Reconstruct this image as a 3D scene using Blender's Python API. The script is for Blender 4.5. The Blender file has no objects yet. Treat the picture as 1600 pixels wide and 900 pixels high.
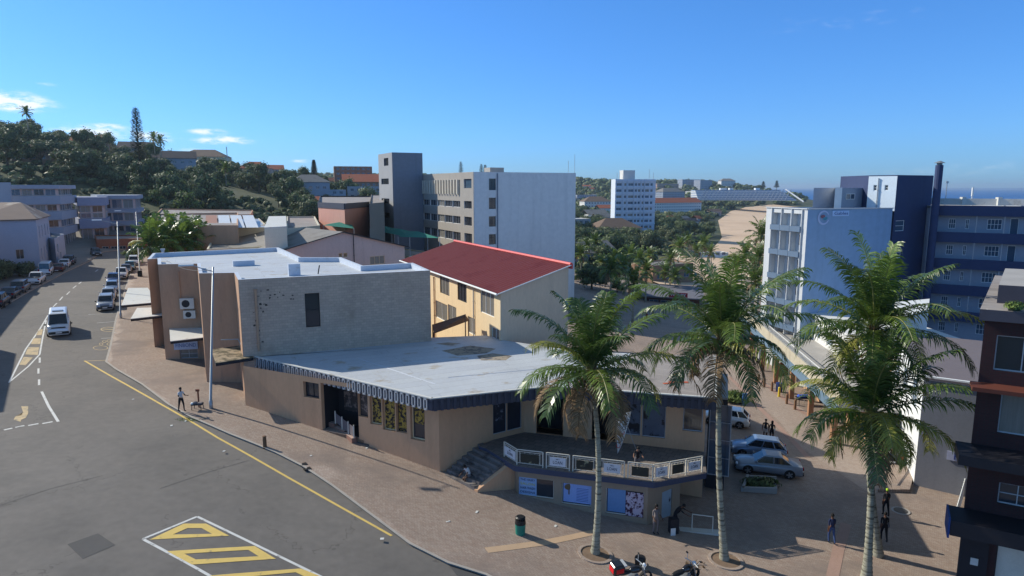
import bpy, bmesh, math, random
import numpy as np
from mathutils import Vector, Matrix, noise
R = math.radians
NOHAZE = False
random.seed(7)
sc = bpy.context.scene
COL = sc.collection

# ------------------------------------------------------------------ camera, sky, sun, exposure
F = 1020.0; PH = 293.0
TH = math.atan((450 - PH) / F); CT, ST = math.cos(TH), math.sin(TH)
CAMZ = 36.0
cam = bpy.data.cameras.new('camera'); camo = bpy.data.objects.new('camera', cam); COL.objects.link(camo)
camo.location = (0, 0, CAMZ); camo.rotation_euler = (math.pi / 2 - TH, 0, 0)
cam.sensor_width = 36; cam.lens = F / 1600 * 36; cam.clip_start = 0.3; cam.clip_end = 90000
sc.camera = camo
SUN_EL = 32.5
SUN_AZ = math.degrees(math.atan2(-math.cos(R(25)), math.sin(R(25))))      # clockwise from +Y
SKY = 0.088
sd = Vector((math.sin(R(SUN_AZ)) * math.cos(R(SUN_EL)), math.cos(R(SUN_AZ)) * math.cos(R(SUN_EL)), math.sin(R(SUN_EL))))
sun = bpy.data.lights.new('sun', 'SUN'); sun.energy = 4.1; sun.angle = R(0.5); sun.color = (1.0, .94, .82)
suno = bpy.data.objects.new('sun', sun); COL.objects.link(suno)
suno.rotation_euler = (-sd).to_track_quat('-Z', 'Y').to_euler()
suno.location = (-60, 0, 90)
sc.view_settings.view_transform = 'Standard'; sc.view_settings.look = 'None'
sc.view_settings.exposure = 0.25; sc.view_settings.gamma = 1.0
sc.view_settings.use_curve_mapping = False

def ray(px, py):
    u = (px - 800) / F; v = (450 - py) / F
    return Vector((u, CT + v * ST, v * CT - ST))
def PH_(px, py, h):                      # point of the pixel's ray that lies h below the camera
    d = ray(px, py); t = -h / d.z
    return Vector((d.x * t, d.y * t, CAMZ - h))
def PD(px, py, y):                       # point of the pixel's ray at distance y
    d = ray(px, py); t = y / d.y
    return Vector((d.x * t, y, CAMZ + d.z * t))

w = bpy.data.worlds.new('World'); sc.world = w; w.use_nodes = True
nt = w.node_tree; nt.nodes.clear()
def wn(t, **k):
    n = nt.nodes.new(t)
    for a, b in k.items(): setattr(n, a, b)
    return n
def wm(op, a, b=None, c=None):
    n = wn('ShaderNodeMath', operation=op)
    for i, v in enumerate((a, b, c)):
        if v is None: continue
        if isinstance(v, (int, float)): n.inputs[i].default_value = v
        else: nt.links.new(v, n.inputs[i])
    return n.outputs[0]
out = wn('ShaderNodeOutputWorld'); bg = wn('ShaderNodeBackground'); bg.inputs['Strength'].default_value = SKY
sky = wn('ShaderNodeTexSky', sky_type='NISHITA'); sky.sun_disc = False
sky.sun_elevation = R(SUN_EL); sky.sun_rotation = R(SUN_AZ); sky.altitude = 40
sky.air_density = 1.15; sky.dust_density = 0.35; sky.ozone_density = 3.0
hs = wn('ShaderNodeHueSaturation'); hs.inputs['Saturation'].default_value = 1.12; hs.inputs['Hue'].default_value = .508; hs.inputs['Value'].default_value = 1.0
nt.links.new(sky.outputs[0], hs.inputs['Color'])
tc = wn('ShaderNodeTexCoord'); sp = wn('ShaderNodeSeparateXYZ'); nt.links.new(tc.outputs['Generated'], sp.inputs[0])
az = wm('ARCTAN2', sp.outputs[0], sp.outputs[1]); el = wm('ARCSINE', sp.outputs[2])
cmb = wn('ShaderNodeCombineXYZ'); nt.links.new(wm('MULTIPLY', az, 40.0), cmb.inputs[0]); nt.links.new(wm('MULTIPLY', el, 110.0), cmb.inputs[1])
nz = wn('ShaderNodeTexNoise'); nz.inputs['Scale'].default_value = 1.0; nz.inputs['Detail'].default_value = 7; nz.inputs['Roughness'].default_value = .6
nt.links.new(cmb.outputs[0], nz.inputs['Vector'])
tot = None
for (px, py, wx, wy, amp) in [(6, 157, 40, 10, 1.0), (30, 166, 30, 5, .6), (345, 221, 34, 4, .75), (362, 217, 22, 3.5, .5), (325, 206, 26, 4, .7), (135, 206, 34, 9, .75), (172, 198, 18, 4, .5),
                          (235, 214, 28, 8, .6), (70, 131, 14, 3, .35), (300, 238, 30, 5, .6), (470, 252, 20, 3, .4), (1480, 268, 210, 8, .18), (1560, 252, 90, 8, .12), (1320, 33, 160, 16, .16), (1070, 122, 60, 5, .10)]:
    d = ray(px, py).normalized(); a0 = math.atan2(d.x, d.y); e0 = math.asin(d.z)
    da = wm('DIVIDE', wm('SUBTRACT', az, a0), wx / F); de = wm('DIVIDE', wm('SUBTRACT', el, e0), wy / F)
    r2 = wm('ADD', wm('MULTIPLY', da, da), wm('MULTIPLY', de, de))
    g = wm('MULTIPLY', wm('EXPONENT', wm('MULTIPLY', r2, -.9)), amp)
    tot = g if tot is None else wm('ADD', tot, g)
ms = wm('MULTIPLY', tot, wm('SUBTRACT', wm('MULTIPLY', nz.outputs[0], 4.4), 1.25))
mr = wn('ShaderNodeMapRange'); mr.interpolation_type = 'SMOOTHSTEP'
mr.inputs['From Min'].default_value = .10; mr.inputs['From Max'].default_value = 1.0
nt.links.new(ms, mr.inputs['Value'])
# clear sea air: the low sky keeps its blue
lowf = wm('EXPONENT', wm('MULTIPLY', wm('MAXIMUM', el, 0.0), -5.5))
lt = wn('ShaderNodeMixRGB', blend_type='MULTIPLY'); nt.links.new(lowf, lt.inputs[0]); nt.links.new(hs.outputs[0], lt.inputs[1]); lt.inputs[2].default_value = (1.13, .98, 1.42, 1)
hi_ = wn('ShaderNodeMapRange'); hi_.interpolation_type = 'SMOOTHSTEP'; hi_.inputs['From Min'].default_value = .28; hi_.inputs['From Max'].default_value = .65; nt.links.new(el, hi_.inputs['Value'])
gm = wn('ShaderNodeGamma'); gm.inputs[1].default_value = .80; nt.links.new(lt.outputs[0], gm.inputs[0])
sc2 = wn('ShaderNodeMixRGB', blend_type='MULTIPLY'); sc2.inputs[0].default_value = 1; nt.links.new(gm.outputs[0], sc2.inputs[1]); sc2.inputs[2].default_value = (.57, 1.31, 2.1, 1)
h2 = wn('ShaderNodeMixRGB', blend_type='MULTIPLY'); nt.links.new(hi_.outputs[0], h2.inputs[0]); nt.links.new(sc2.outputs[0], h2.inputs[1]); h2.inputs[2].default_value = (2.7, 1.22, .70, 1)  # unseen sky above the frame tinted redder to warm and brighten shaded walls
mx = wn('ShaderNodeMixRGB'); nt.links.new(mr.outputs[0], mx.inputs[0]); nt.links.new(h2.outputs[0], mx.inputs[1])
mx.inputs[2].default_value = (9.5, 10.2, 10.8, 1)
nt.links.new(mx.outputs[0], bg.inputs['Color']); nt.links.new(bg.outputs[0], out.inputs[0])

# ------------------------------------------------------------------ materials
MATS = {}
def rgb(r, g, b):                                   # linear from 0-255
    f = lambda c: ((c / 255 + .055) / 1.055) ** 2.4 if c > 10 else c / 255 / 12.92
    return (f(r), f(g), f(b))
def M(name, col=(.5, .5, .5), rough=.8, var=.12, scale=.8, bump=0., bscale=12., metal=0., spec=.35, stretch=(1, 1, 1), brick=None, fine=.06,
      stain=None, emit=None, leaf=False, trans=0., rnd=0., gain=1.12, cracks=0, orand=0., streak=None):
    if name in MATS: return MATS[name]
    m = bpy.data.materials.new(name); m.use_nodes = True; t = m.node_tree; N = t.nodes; L = t.links
    b = N['Principled BSDF']; o = N['Material Output']
    b.inputs['Roughness'].default_value = rough; b.inputs['Metallic'].default_value = metal
    b.inputs['Specular IOR Level'].default_value = spec
    co = N.new('ShaderNodeTexCoord'); mp = N.new('ShaderNodeMapping'); mp.inputs['Scale'].default_value = stretch
    L.new(co.outputs['Object'], mp.inputs[0])
    n1 = N.new('ShaderNodeTexNoise'); n1.inputs['Scale'].default_value = scale; n1.inputs['Detail'].default_value = 6; n1.inputs['Roughness'].default_value = .6
    L.new(mp.outputs[0], n1.inputs['Vector'])
    n2 = N.new('ShaderNodeTexNoise'); n2.inputs['Scale'].default_value = scale * 14; n2.inputs['Detail'].default_value = 3
    L.new(mp.outputs[0], n2.inputs['Vector'])
    def math_(op, a, b_):
        n = N.new('ShaderNodeMath'); n.operation = op
        for i, v in enumerate((a, b_)):
            if isinstance(v, (int, float)): n.inputs[i].default_value = v
            else: L.new(v, n.inputs[i])
        return n.outputs[0]
    f = math_('ADD', math_('MULTIPLY', math_('SUBTRACT', n1.outputs[0], .5), var * 4), math_('MULTIPLY', math_('SUBTRACT', n2.outputs[0], .5), fine * 4))
    if rnd:
        if leaf: ge = N.new('ShaderNodeNewGeometry'); rr = ge.outputs['Random Per Island']
        else: ge = N.new('ShaderNodeObjectInfo'); rr = ge.outputs['Random']
        f = math_('ADD', f, math_('MULTIPLY', math_('SUBTRACT', rr, .5), rnd * 2))
    if orand:
        oi = N.new('ShaderNodeObjectInfo'); f = math_('ADD', f, math_('MULTIPLY', math_('SUBTRACT', oi.outputs['Random'], .5), orand))
    if cracks:                                      # a worn network of fine cracks and polished wheel lanes
        vo_ = N.new('ShaderNodeTexVoronoi'); vo_.feature = 'DISTANCE_TO_EDGE'; vo_.inputs['Scale'].default_value = cracks
        wv = N.new('ShaderNodeVectorMath'); wv.operation = 'MULTIPLY_ADD'; L.new(n2.outputs['Color'], wv.inputs[0]); wv.inputs[1].default_value = (1.6, 1.6, 0); L.new(co.outputs['Object'], wv.inputs[2]); L.new(wv.outputs[0], vo_.inputs['Vector'])
        c1_ = math_('LESS_THAN', vo_.outputs['Distance'], .006); f = math_('SUBTRACT', f, math_('MULTIPLY', math_('MULTIPLY', c1_, math_('GREATER_THAN', n1.outputs[0], .50)), .30))
    if streak:                                      # rain streaks running down the wall
        m3 = N.new('ShaderNodeMapping'); m3.inputs['Scale'].default_value = (1.4, 1.4, .06); L.new(co.outputs['Object'], m3.inputs[0]); n3 = N.new('ShaderNodeTexNoise'); n3.inputs['Scale'].default_value = streak[0]; n3.inputs['Detail'].default_value = 5; L.new(m3.outputs[0], n3.inputs['Vector'])
        r3 = N.new('ShaderNodeMapRange'); r3.inputs['From Min'].default_value = .50; r3.inputs['From Max'].default_value = .75; L.new(n3.outputs[0], r3.inputs['Value']); f = math_('SUBTRACT', f, math_('MULTIPLY', r3.outputs[0], streak[1]))
    f = math_('ADD', f, gain)
    vm = N.new('ShaderNodeVectorMath'); vm.operation = 'SCALE'; L.new(f, vm.inputs['Scale'])
    src = None
    if brick:
        bt = N.new('ShaderNodeTexBrick'); bt.inputs['Scale'].default_value = 1
        bt.inputs['Brick Width'].default_value = brick[0]; bt.inputs['Row Height'].default_value = brick[1]
        bt.inputs['Mortar Size'].default_value = brick[2]
        bt.inputs['Color1'].default_value = (*col, 1); c2 = brick[3]; bt.inputs['Color2'].default_value = (*c2, 1)
        bt.inputs['Mortar'].default_value = (*brick[4], 1)
        if brick[5] == 'wall':
            s_ = N.new('ShaderNodeSeparateXYZ'); L.new(co.outputs['Object'], s_.inputs[0])
            c_ = N.new('ShaderNodeCombineXYZ')
            L.new(math_('ADD', math_('MULTIPLY', s_.outputs[0], .9), math_('MULTIPLY', s_.outputs[1], .44)), c_.inputs[0]); L.new(s_.outputs[2], c_.inputs[1])
            L.new(c_.outputs[0], bt.inputs['Vector'])
        else:
            m2 = N.new('ShaderNodeMapping'); m2.inputs['Rotation'].default_value = (0, 0, brick[5]); L.new(co.outputs['Object'], m2.inputs[0])
            L.new(m2.outputs[0], bt.inputs['Vector'])
        src = bt.outputs['Color']
    if stain:                                       # (colour, scale, threshold, softness): patches that belong to the surface
        ns = N.new('ShaderNodeTexNoise'); ns.inputs['Scale'].default_value = stain[1]; ns.inputs['Detail'].default_value = 8; ns.inputs['Roughness'].default_value = .65
        L.new(mp.outputs[0], ns.inputs['Vector'])
        mr = N.new('ShaderNodeMapRange'); mr.inputs['From Min'].default_value = stain[2]; mr.inputs['From Max'].default_value = stain[2] + stain[3]
        L.new(ns.outputs[0], mr.inputs['Value'])
        mxx = N.new('ShaderNodeMixRGB'); L.new(mr.outputs[0], mxx.inputs[0])
        if src is None: mxx.inputs[1].default_value = (*col, 1)
        else: L.new(src, mxx.inputs[1])
        mxx.inputs[2].default_value = (*stain[0], 1); src = mxx.outputs[0]
    if src is None: vm.inputs[0].default_value = col
    else: L.new(src, vm.inputs[0])
    L.new(vm.outputs[0], b.inputs['Base Color'])
    if bump:
        nb = N.new('ShaderNodeTexNoise'); nb.inputs['Scale'].default_value = bscale; nb.inputs['Detail'].default_value = 4
        L.new(co.outputs['Object'], nb.inputs['Vector'])
        bp = N.new('ShaderNodeBump'); bp.inputs['Strength'].default_value = bump; bp.inputs['Distance'].default_value = .03
        L.new(nb.outputs[0], bp.inputs['Height']); L.new(bp.outputs[0], b.inputs['Normal'])
    if emit:
        b.inputs['Emission Color'].default_value = (*emit, 1); b.inputs['Emission Strength'].default_value = 1
    if trans:
        tr = N.new('ShaderNodeBsdfTranslucent'); L.new(vm.outputs[0], tr.inputs[0])
        ms_ = N.new('ShaderNodeMixShader'); ms_.inputs[0].default_value = trans
        L.new(b.outputs[0], ms_.inputs[1]); L.new(tr.outputs[0], ms_.inputs[2]); L.new(ms_.outputs[0], o.inputs[0])
    MATS[name] = m
    return m

m_asph = M('asphalt', rgb(112, 107, 101), 0.85, .10, .16, bump=.5, bscale=40, stain=(rgb(103, 99, 94), .22, .48, .18), fine=.10, cracks=.16)
m_asph_dk = M('asphalt_patch', rgb(84, 82, 80), .85, .08, 1.0, bump=.4, bscale=40)
m_pave = M('brick_paving', rgb(160, 144, 130), .85, .10, .5, bump=.3, bscale=30, brick=(.22, .11, .008, rgb(146, 126, 112), rgb(118, 106, 96), .6), stain=(rgb(130, 116, 106), .22, .50, .16), fine=.08)
m_pave2 = M('road_paving', rgb(168, 152, 138), .85, .08, .3, bump=.3, bscale=30, brick=(.22, .11, .008, rgb(158, 140, 126), rgb(132, 120, 110), .2), fine=.07)
m_pinkp = M('pink_paving', rgb(160, 132, 118), .85, .10, .6, fine=.08)
m_kerb = M('kerb_concrete', rgb(165, 158, 148), .85, .12, 1.2)
m_conc = M('concrete', rgb(160, 156, 150), .85, .12, .8)
m_white_l = M('white_line_paint', rgb(205, 204, 198), .7, .12, 3, stain=(rgb(130, 127, 122), 2.5, .58, .10))
m_yell_l = M('yellow_line_paint', rgb(214, 184, 104), .7, .08, 3, stain=(rgb(140, 126, 100), 2.2, .60, .12))
m_yell_f = M('faded_yellow_paint', rgb(190, 168, 128), .75, .12, 3, stain=(rgb(120, 116, 108), 2.6, .52, .14))
m_ground = M('soil', rgb(84, 86, 60), .95, .2, .05, stain=(rgb(58, 68, 42), .03, .45, .12))
m_sand = M('sand', rgb(206, 178, 148), .95, .08, .03, stain=(rgb(186, 156, 124), .012, .5, .2))
m_tan = M('tan_plaster', rgb(182, 146, 118), .85, .10, .6, streak=(1.0, .10), stretch=(1, 1, .25), bump=.15, bscale=20, stain=(rgb(140, 120, 104), .9, .60, .14))
m_tan2 = M('brown_plaster', rgb(200, 158, 122), .8, .05, .5, streak=(1.0, .10), stretch=(1, 1, .3), bump=.1, bscale=20)
m_block = M('painted_blockwork', rgb(182, 158, 140), .85, .10, .5, streak=(1.0, .10), bump=.35, bscale=9, brick=(.42, .21, .012, rgb(196, 172, 150), rgb(170, 150, 132), 'wall'), stain=(rgb(166, 142, 120), .35, .56, .2))
m_silver = M('silver_roof_paint', rgb(182, 186, 188), .6, .09, .3, brick=(14, 1.05, .018, rgb(176, 180, 184), rgb(150, 152, 154), -.45), stain=(rgb(158, 148, 132), .5, .58, .10), fine=.05, bump=.2, bscale=3)
m_oldroof = M('weathered_roof', rgb(150, 142, 135), .8, .12, .35, stain=(rgb(118, 112, 106), .5, .5, .18), brick=(5.0, 1.5, .03, rgb(140, 132, 126), rgb(168, 160, 150), .45))
m_parap = M('parapet_silver', rgb(186, 194, 204), .6, .06, .6, stain=(rgb(150, 150, 150), .8, .6, .12))
m_navy = M('navy_paint', rgb(62, 66, 80), .5, .08, 1)
m_lgrey = M('pale_grey_paint', rgb(176, 178, 180), .6, .06, 1)
m_white = M('white_paint', rgb(222, 224, 222), .55, .05, .8)
m_white_d = M('weathered_white_paint', rgb(196, 196, 190), .7, .08, .6, stain=(rgb(150, 146, 138), .7, .58, .15))
m_cream = M('cream_plaster', rgb(226, 202, 162), .8, .05, .5, streak=(1.0, .10), stretch=(1, 1, .3))
m_cream2 = M('grey_cream_plaster', rgb(208, 186, 160), .8, .05, .5, streak=(1.0, .10), stretch=(1, 1, .3))
m_redroof = M('red_sheet_roof', rgb(98, 44, 48), .8, .10, .4, spec=.15, stain=(rgb(84, 30, 36), .4, .5, .2))
m_redtrim = M('bright_red_capping', rgb(205, 70, 66), .5, .05, 1)
m_glass = M('window_glass', (.03, .035, .045), .08, 0, 1, spec=.8, fine=0)
m_glass_b = M('bluish_glass', (.06, .10, .15), .1, .02, 1, spec=.8, fine=0)
m_glass_c = M('curtained_glass', rgb(120, 118, 112), .25, .2, 2, spec=.6, stretch=(6, 6, .3))
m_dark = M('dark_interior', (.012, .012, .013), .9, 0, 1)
m_black = M('black_plastic', (.015, .015, .016), .45, 0, 1)
m_tyre = M('tyre_rubber', (.02, .02, .021), .85, 0, 1)
m_steel = M('galvanised_steel', rgb(170, 174, 176), .45, .06, 3, metal=.6)
m_rail = M('cream_railing_paint', rgb(205, 200, 186), .5, .06, 2)
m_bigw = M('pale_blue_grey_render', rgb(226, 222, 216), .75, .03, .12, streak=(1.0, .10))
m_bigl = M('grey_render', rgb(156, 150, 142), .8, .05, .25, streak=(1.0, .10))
m_towd = M('dark_slate_render', rgb(122, 128, 138), .75, .04, .15, streak=(1.0, .10))
m_hotw = M('pale_hotel_render', rgb(190, 194, 196), .75, .04, .3, streak=(1.0, .10))
m_hotb = M('blue_hotel_render', rgb(134, 162, 190), .75, .05, .12, streak=(1.0, .10))
m_hotn = M('navy_hotel_render', rgb(52, 64, 96), .75, .05, .15, streak=(1.0, .10))
m_hots = M('grey_blue_hotel_render', rgb(150, 158, 170), .75, .05, .2)
m_band = M('slate_blue_band', rgb(92, 112, 134), .7, .05, .5)
m_redbr = M('faded_red_plaster', rgb(196, 146, 130), .85, .08, .3, streak=(1.0, .10), stretch=(1, 1, .3))
m_maroon = M('maroon_brick', rgb(66, 36, 36), .8, .12, 1, brick=(.22, .075, .01, rgb(58, 32, 32), rgb(52, 44, 42), 'wall'))
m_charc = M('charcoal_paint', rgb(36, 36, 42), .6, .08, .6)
m_teal = M('green_shade_cloth', rgb(52, 132, 116), .8, .05, .8, trans=.25)
m_roofgr = M('grey_sheet_roof', rgb(128, 124, 118), .75, .08, .3, stain=(rgb(104, 98, 92), .4, .5, .2))
m_mauve = M('mauve_plaster', rgb(206, 182, 170), .85, .05, .4, streak=(1.0, .10), stretch=(1, 1, .4))
m_terra = M('terracotta_tiles', rgb(160, 92, 66), .85, .12, .6)
m_blueish = M('pale_blue_plaster', rgb(150, 158, 170), .8, .06, .3)
m_wall_w = M('white_plaster', rgb(206, 206, 202), .8, .06, .3)
m_skin = M('skin', rgb(92, 62, 46), .6, .03, 3); m_skin2 = M('skin_light', rgb(120, 84, 64), .6, .03, 3)
m_hair = M('black_hair', (.01, .009, .008), .8, 0, 3)
m_trunk = M('palm_trunk_bark', rgb(150, 148, 130), .9, .14, 1.2, bump=.6, bscale=8, stretch=(.5, .5, 7), stain=(rgb(84, 80, 68), 1.1, .50, .10))
m_bark = M('tree_bark', rgb(84, 70, 56), .95, .15, 2)
m_lf = [M('palm_leaf_green', (.130, .195, .034), .34, .1, .8, leaf=True, rnd=.35, trans=.3, spec=.5),
        M('palm_leaf_dark', (.070, .118, .028), .34, .1, .8, leaf=True, rnd=.35, trans=.25, spec=.5),
        M('palm_leaf_yellow', (.30, .30, .06), .45, .1, .8, leaf=True, rnd=.3, trans=.35),
        M('palm_leaf_dry', (.20, .13, .065), .8, .15, .8, leaf=True, rnd=.4, trans=.15),
        M('palm_rib', (.19, .19, .06), .5, .08, 1)]
m_tl = [M('leaf_deep_green', (.085, .118, .045), .6, .15, .4, leaf=True, rnd=.5, trans=.2, orand=.45),
        M('leaf_mid_green', (.120, .155, .055), .6, .15, .4, leaf=True, rnd=.5, trans=.2, orand=.45),
        M('leaf_olive', (.150, .160, .080), .65, .15, .4, leaf=True, rnd=.5, trans=.2, orand=.45),
        M('leaf_bright', (.15, .21, .05), .6, .15, .4, leaf=True, rnd=.4, trans=.25)]
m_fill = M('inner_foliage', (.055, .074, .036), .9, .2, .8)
m_nut = M('coconut_husk', rgb(110, 112, 48), .6, .15, 4)

# ------------------------------------------------------------------ mesh helpers
class MB:
    def __init__(s): s.v = []; s.f = []; s.m = []
    def face(s, pts, mi=0):
        i = len(s.v); s.v.extend([tuple(p) for p in pts]); s.f.append(tuple(range(i, i + len(pts)))); s.m.append(mi)
    def box(s, c, size, rz=0, mi=0, mat=None):
        hx, hy, hz = size[0] / 2, size[1] / 2, size[2] / 2
        P = [Vector((x, y, z)) for z in (-hz, hz) for (x, y) in ((-hx, -hy), (hx, -hy), (hx, hy), (-hx, hy))]
        T = mat if mat is not None else Matrix.Translation(c) @ Matrix.Rotation(rz, 4, 'Z')
        i = len(s.v); s.v.extend([tuple(T @ p) for p in P])
        for q in ((3, 2, 1, 0), (4, 5, 6, 7), (0, 1, 5, 4), (1, 2, 6, 5), (2, 3, 7, 6), (3, 0, 4, 7)):
            s.f.append(tuple(i + k for k in q)); s.m.append(mi)
    def prism(s, poly, z0, z1, mi=0, top=None, cap=True):     # CCW polygon of (x, y)
        n = len(poly); i = len(s.v)
        s.v.extend([(p[0], p[1], z0) for p in poly] + [(p[0], p[1], z1) for p in poly])
        for k in range(n):
            j = (k + 1) % n; s.f.append((i + k, i + j, i + n + j, i + n + k)); s.m.append(mi)
        if cap:
            s.f.append(tuple(i + n + k for k in range(n))); s.m.append(mi if top is None else top)
            s.f.append(tuple(i + n - 1 - k for k in range(n))); s.m.append(mi)
    def tube(s, pts, r, n=8, mi=0, cap=True):
        rs = r if isinstance(r, (list, tuple)) else [r] * len(pts)
        rings = []; prev = None
        for k, p in enumerate(pts):
            p = Vector(p)
            d = (Vector(pts[min(k + 1, len(pts) - 1)]) - Vector(pts[max(k - 1, 0)])).normalized()
            a = d.cross(Vector((0, 0, 1)) if abs(d.z) < .9 else Vector((1, 0, 0))).normalized()
            if prev is not None:
                a = (prev - d * prev.dot(d))
                a = a.normalized() if a.length > 1e-6 else d.orthogonal().normalized()
            prev = a; b = d.cross(a)
            i = len(s.v)
            for q in range(n):
                t = 2 * math.pi * q / n
                s.v.append(tuple(p + a * (rs[k] * math.cos(t)) + b * (rs[k] * math.sin(t))))
            rings.append(i)
        for k in range(len(rings) - 1):
            for q in range(n):
                q2 = (q + 1) % n
                s.f.append((rings[k] + q, rings[k] + q2, rings[k + 1] + q2, rings[k + 1] + q)); s.m.append(mi)
        if cap:
            s.f.append(tuple(rings[0] + n - 1 - q for q in range(n))); s.m.append(mi)
            s.f.append(tuple(rings[-1] + q for q in range(n))); s.m.append(mi)
    def ball(s, c, r, mi=0, nu=10, nv=7):
        c = Vector(c); r = r if isinstance(r, (tuple, list)) else (r, r, r); i = len(s.v)
        for a in range(nv + 1):
            ph = math.pi * a / nv
            for b in range(nu):
                t = 2 * math.pi * b / nu
                s.v.append((c.x + r[0] * math.sin(ph) * math.cos(t), c.y + r[1] * math.sin(ph) * math.sin(t), c.z + r[2] * math.cos(ph)))
        for a in range(nv):
            for b in range(nu):
                b2 = (b + 1) % nu
                s.f.append((i + a * nu + b, i + (a + 1) * nu + b, i + (a + 1) * nu + b2, i + a * nu + b2)); s.m.append(mi)
    def mesh(s, name, mats, inv=None, smooth=False):
        me = bpy.data.meshes.new(name)
        vs = s.v
        if inv is not None:
            A = np.array(s.v, dtype=float).reshape(-1, 3); I = np.array(inv)
            A = A @ I[:3, :3].T + I[:3, 3]; vs = A.tolist()
        me.from_pydata(vs, [], s.f)
        for mt in (mats if isinstance(mats, (list, tuple)) else [mats]): me.materials.append(mt)
        me.polygons.foreach_set('material_index', s.m)
        if smooth: me.polygons.foreach_set('use_smooth', [True] * len(s.f))
        me.update()
        return me
    def build(s, name, mats, parent=None, smooth=False, origin=None):
        inv = None
        if parent is not None: inv = WM(parent).inverted()
        elif origin is not None: inv = Matrix.Translation(origin).inverted()
        o = bpy.data.objects.new(name, s.mesh(name, mats, inv, smooth)); COL.objects.link(o)
        if parent is not None: o.parent = parent
        elif origin is not None: o.location = origin
        return o
def WM(o):
    m = o.matrix_basis.copy()
    while o.parent: o = o.parent; m = o.matrix_basis @ m
    return m
def tag(o, label=None, cat=None, group=None, kind=None):
    if label: o['label'] = label
    if cat: o['category'] = cat
    if group: o['group'] = group
    if kind: o['kind'] = kind
    return o
def thing(name, label, cat, loc=(0, 0, 0), rz=0, group=None):
    o = bpy.data.objects.new(name, None); COL.objects.link(o); o.location = loc; o.rotation_euler = (0, 0, rz); o.empty_display_size = .2
    return tag(o, label, cat, group)
CH = {}
def kids(o):
    return [c for c in bpy.data.objects if c.parent == o]
def copy_tree(o, parent=None, ch=None):
    if ch is None:
        ch = {}
        for c in bpy.data.objects:
            if c.parent: ch.setdefault(c.parent, []).append(c)
    c = o.copy(); COL.objects.link(c); c.parent = parent
    for k in ch.get(o, []): copy_tree(k, c, ch)
    return c
def text_obj(txt, name, mat, parent, loc, xdir, updir, size, width=None, ext=.006, align='CENTER'):
    cu = bpy.data.curves.new(name, 'FONT'); cu.body = txt; cu.size = size; cu.align_x = align; cu.align_y = 'CENTER'; cu.extrude = ext; cu.resolution_u = 2
    t = bpy.data.objects.new(name, cu); COL.objects.link(t)
    dg = bpy.context.evaluated_depsgraph_get(); me = bpy.data.meshes.new_from_object(t.evaluated_get(dg))
    bpy.data.objects.remove(t); me.name = name; me.materials.clear(); me.materials.append(mat)
    if width and len(me.vertices):
        xs = [v.co.x for v in me.vertices]; k = width / (max(xs) - min(xs)); me.transform(Matrix.Diagonal((k, 1, 1, 1)))
    X = Vector(xdir).normalized(); U = Vector(updir).normalized(); Nn = X.cross(U)
    T = Matrix(((X.x, U.x, Nn.x, loc[0]), (X.y, U.y, Nn.y, loc[1]), (X.z, U.z, Nn.z, loc[2]), (0, 0, 0, 1)))
    o = bpy.data.objects.new(name, me); COL.objects.link(o)
    if parent is not None: o.parent = parent; T = WM(parent).inverted() @ T
    o.matrix_basis = T
    return o

# ------------------------------------------------------------------ terrain: h = metres below the camera
NEAR = [(-120, 13), (-80, 14.2), (-60, 15.0), (-46, 15.6), (-24, 16.2), (-20, 16.5), (-5, 18.3), (0, 19.2), (4.5, 19.8), (9, 20.2), (20, 20.7), (30, 21), (60, 22), (120, 24), (200, 30)]
ST_ = [(-200, NEAR), (62, NEAR),
 (85, [(-200, 8), (-120, 12), (-90, 13.5), (-60, 15), (-40, 15.4), (-20, 16.5), (0, 19), (12, 21), (25, 21.8), (60, 23.5), (120, 27), (250, 38)]),
 (120, [(-250, 0), (-160, 8), (-110, 12.5), (-80, 14.6), (-40, 15.6), (-20, 16.5), (0, 19), (15, 22), (40, 23.5), (80, 26), (150, 31), (250, 39)]),
 (170, [(-350, -22), (-220, -6), (-150, 6), (-110, 12.5), (-70, 15.2), (-40, 16), (0, 19.5), (40, 25), (100, 29.5), (140, 34), (200, 37.5), (260, 40)]),
 (250, [(-400, -40), (-300, -30), (-205, -17), (-160, -8), (-110, 3), (-60, 16), (0, 21), (60, 28.5), (110, 32.5), (150, 35), (200, 38), (300, 42)]),
 (400, [(-500, -42), (-300, -32), (-235, -18), (-190, -9), (-150, -3), (-80, 9), (0, 23), (60, 29), (120, 32.5), (170, 34.8), (215, 37), (300, 42)]),
 (700, [(-900, -40), (-549, -38), (-412, -24), (-275, -13), (-137, 4), (0, 20), (69, 25), (137, 29), (206, 32), (262, 34.5), (310, 37), (500, 45)]),
 (1000, [(-900, -30), (-580, -18), (-390, -12), (-195, -4), (0, 4), (98, 15), (196, 22), (294, 27), (340, 32), (370, 34.6), (420, 37), (600, 48)]),
 (1350, [(-1000, -30), (-530, -22), (-265, -19), (-132, -20), (130, -15), (265, -7), (344, -13), (424, -11), (500, -4), (560, 5), (596, 20), (625, 37), (700, 44), (900, 55)]),
 (2400, [(-2000, -20), (-600, -36), (-200, -30), (100, -22), (250, -10), (600, 14), (800, 40), (1200, 60)]),
 (6000, [(-6000, -20), (0, 0), (400, 40), (900, 60)])]
XL = 40 * np.sinh(np.linspace(-6, 6, 301)); YL = 30 + 40 * np.sinh(np.linspace(-2.2, 6.1, 221))
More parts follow.
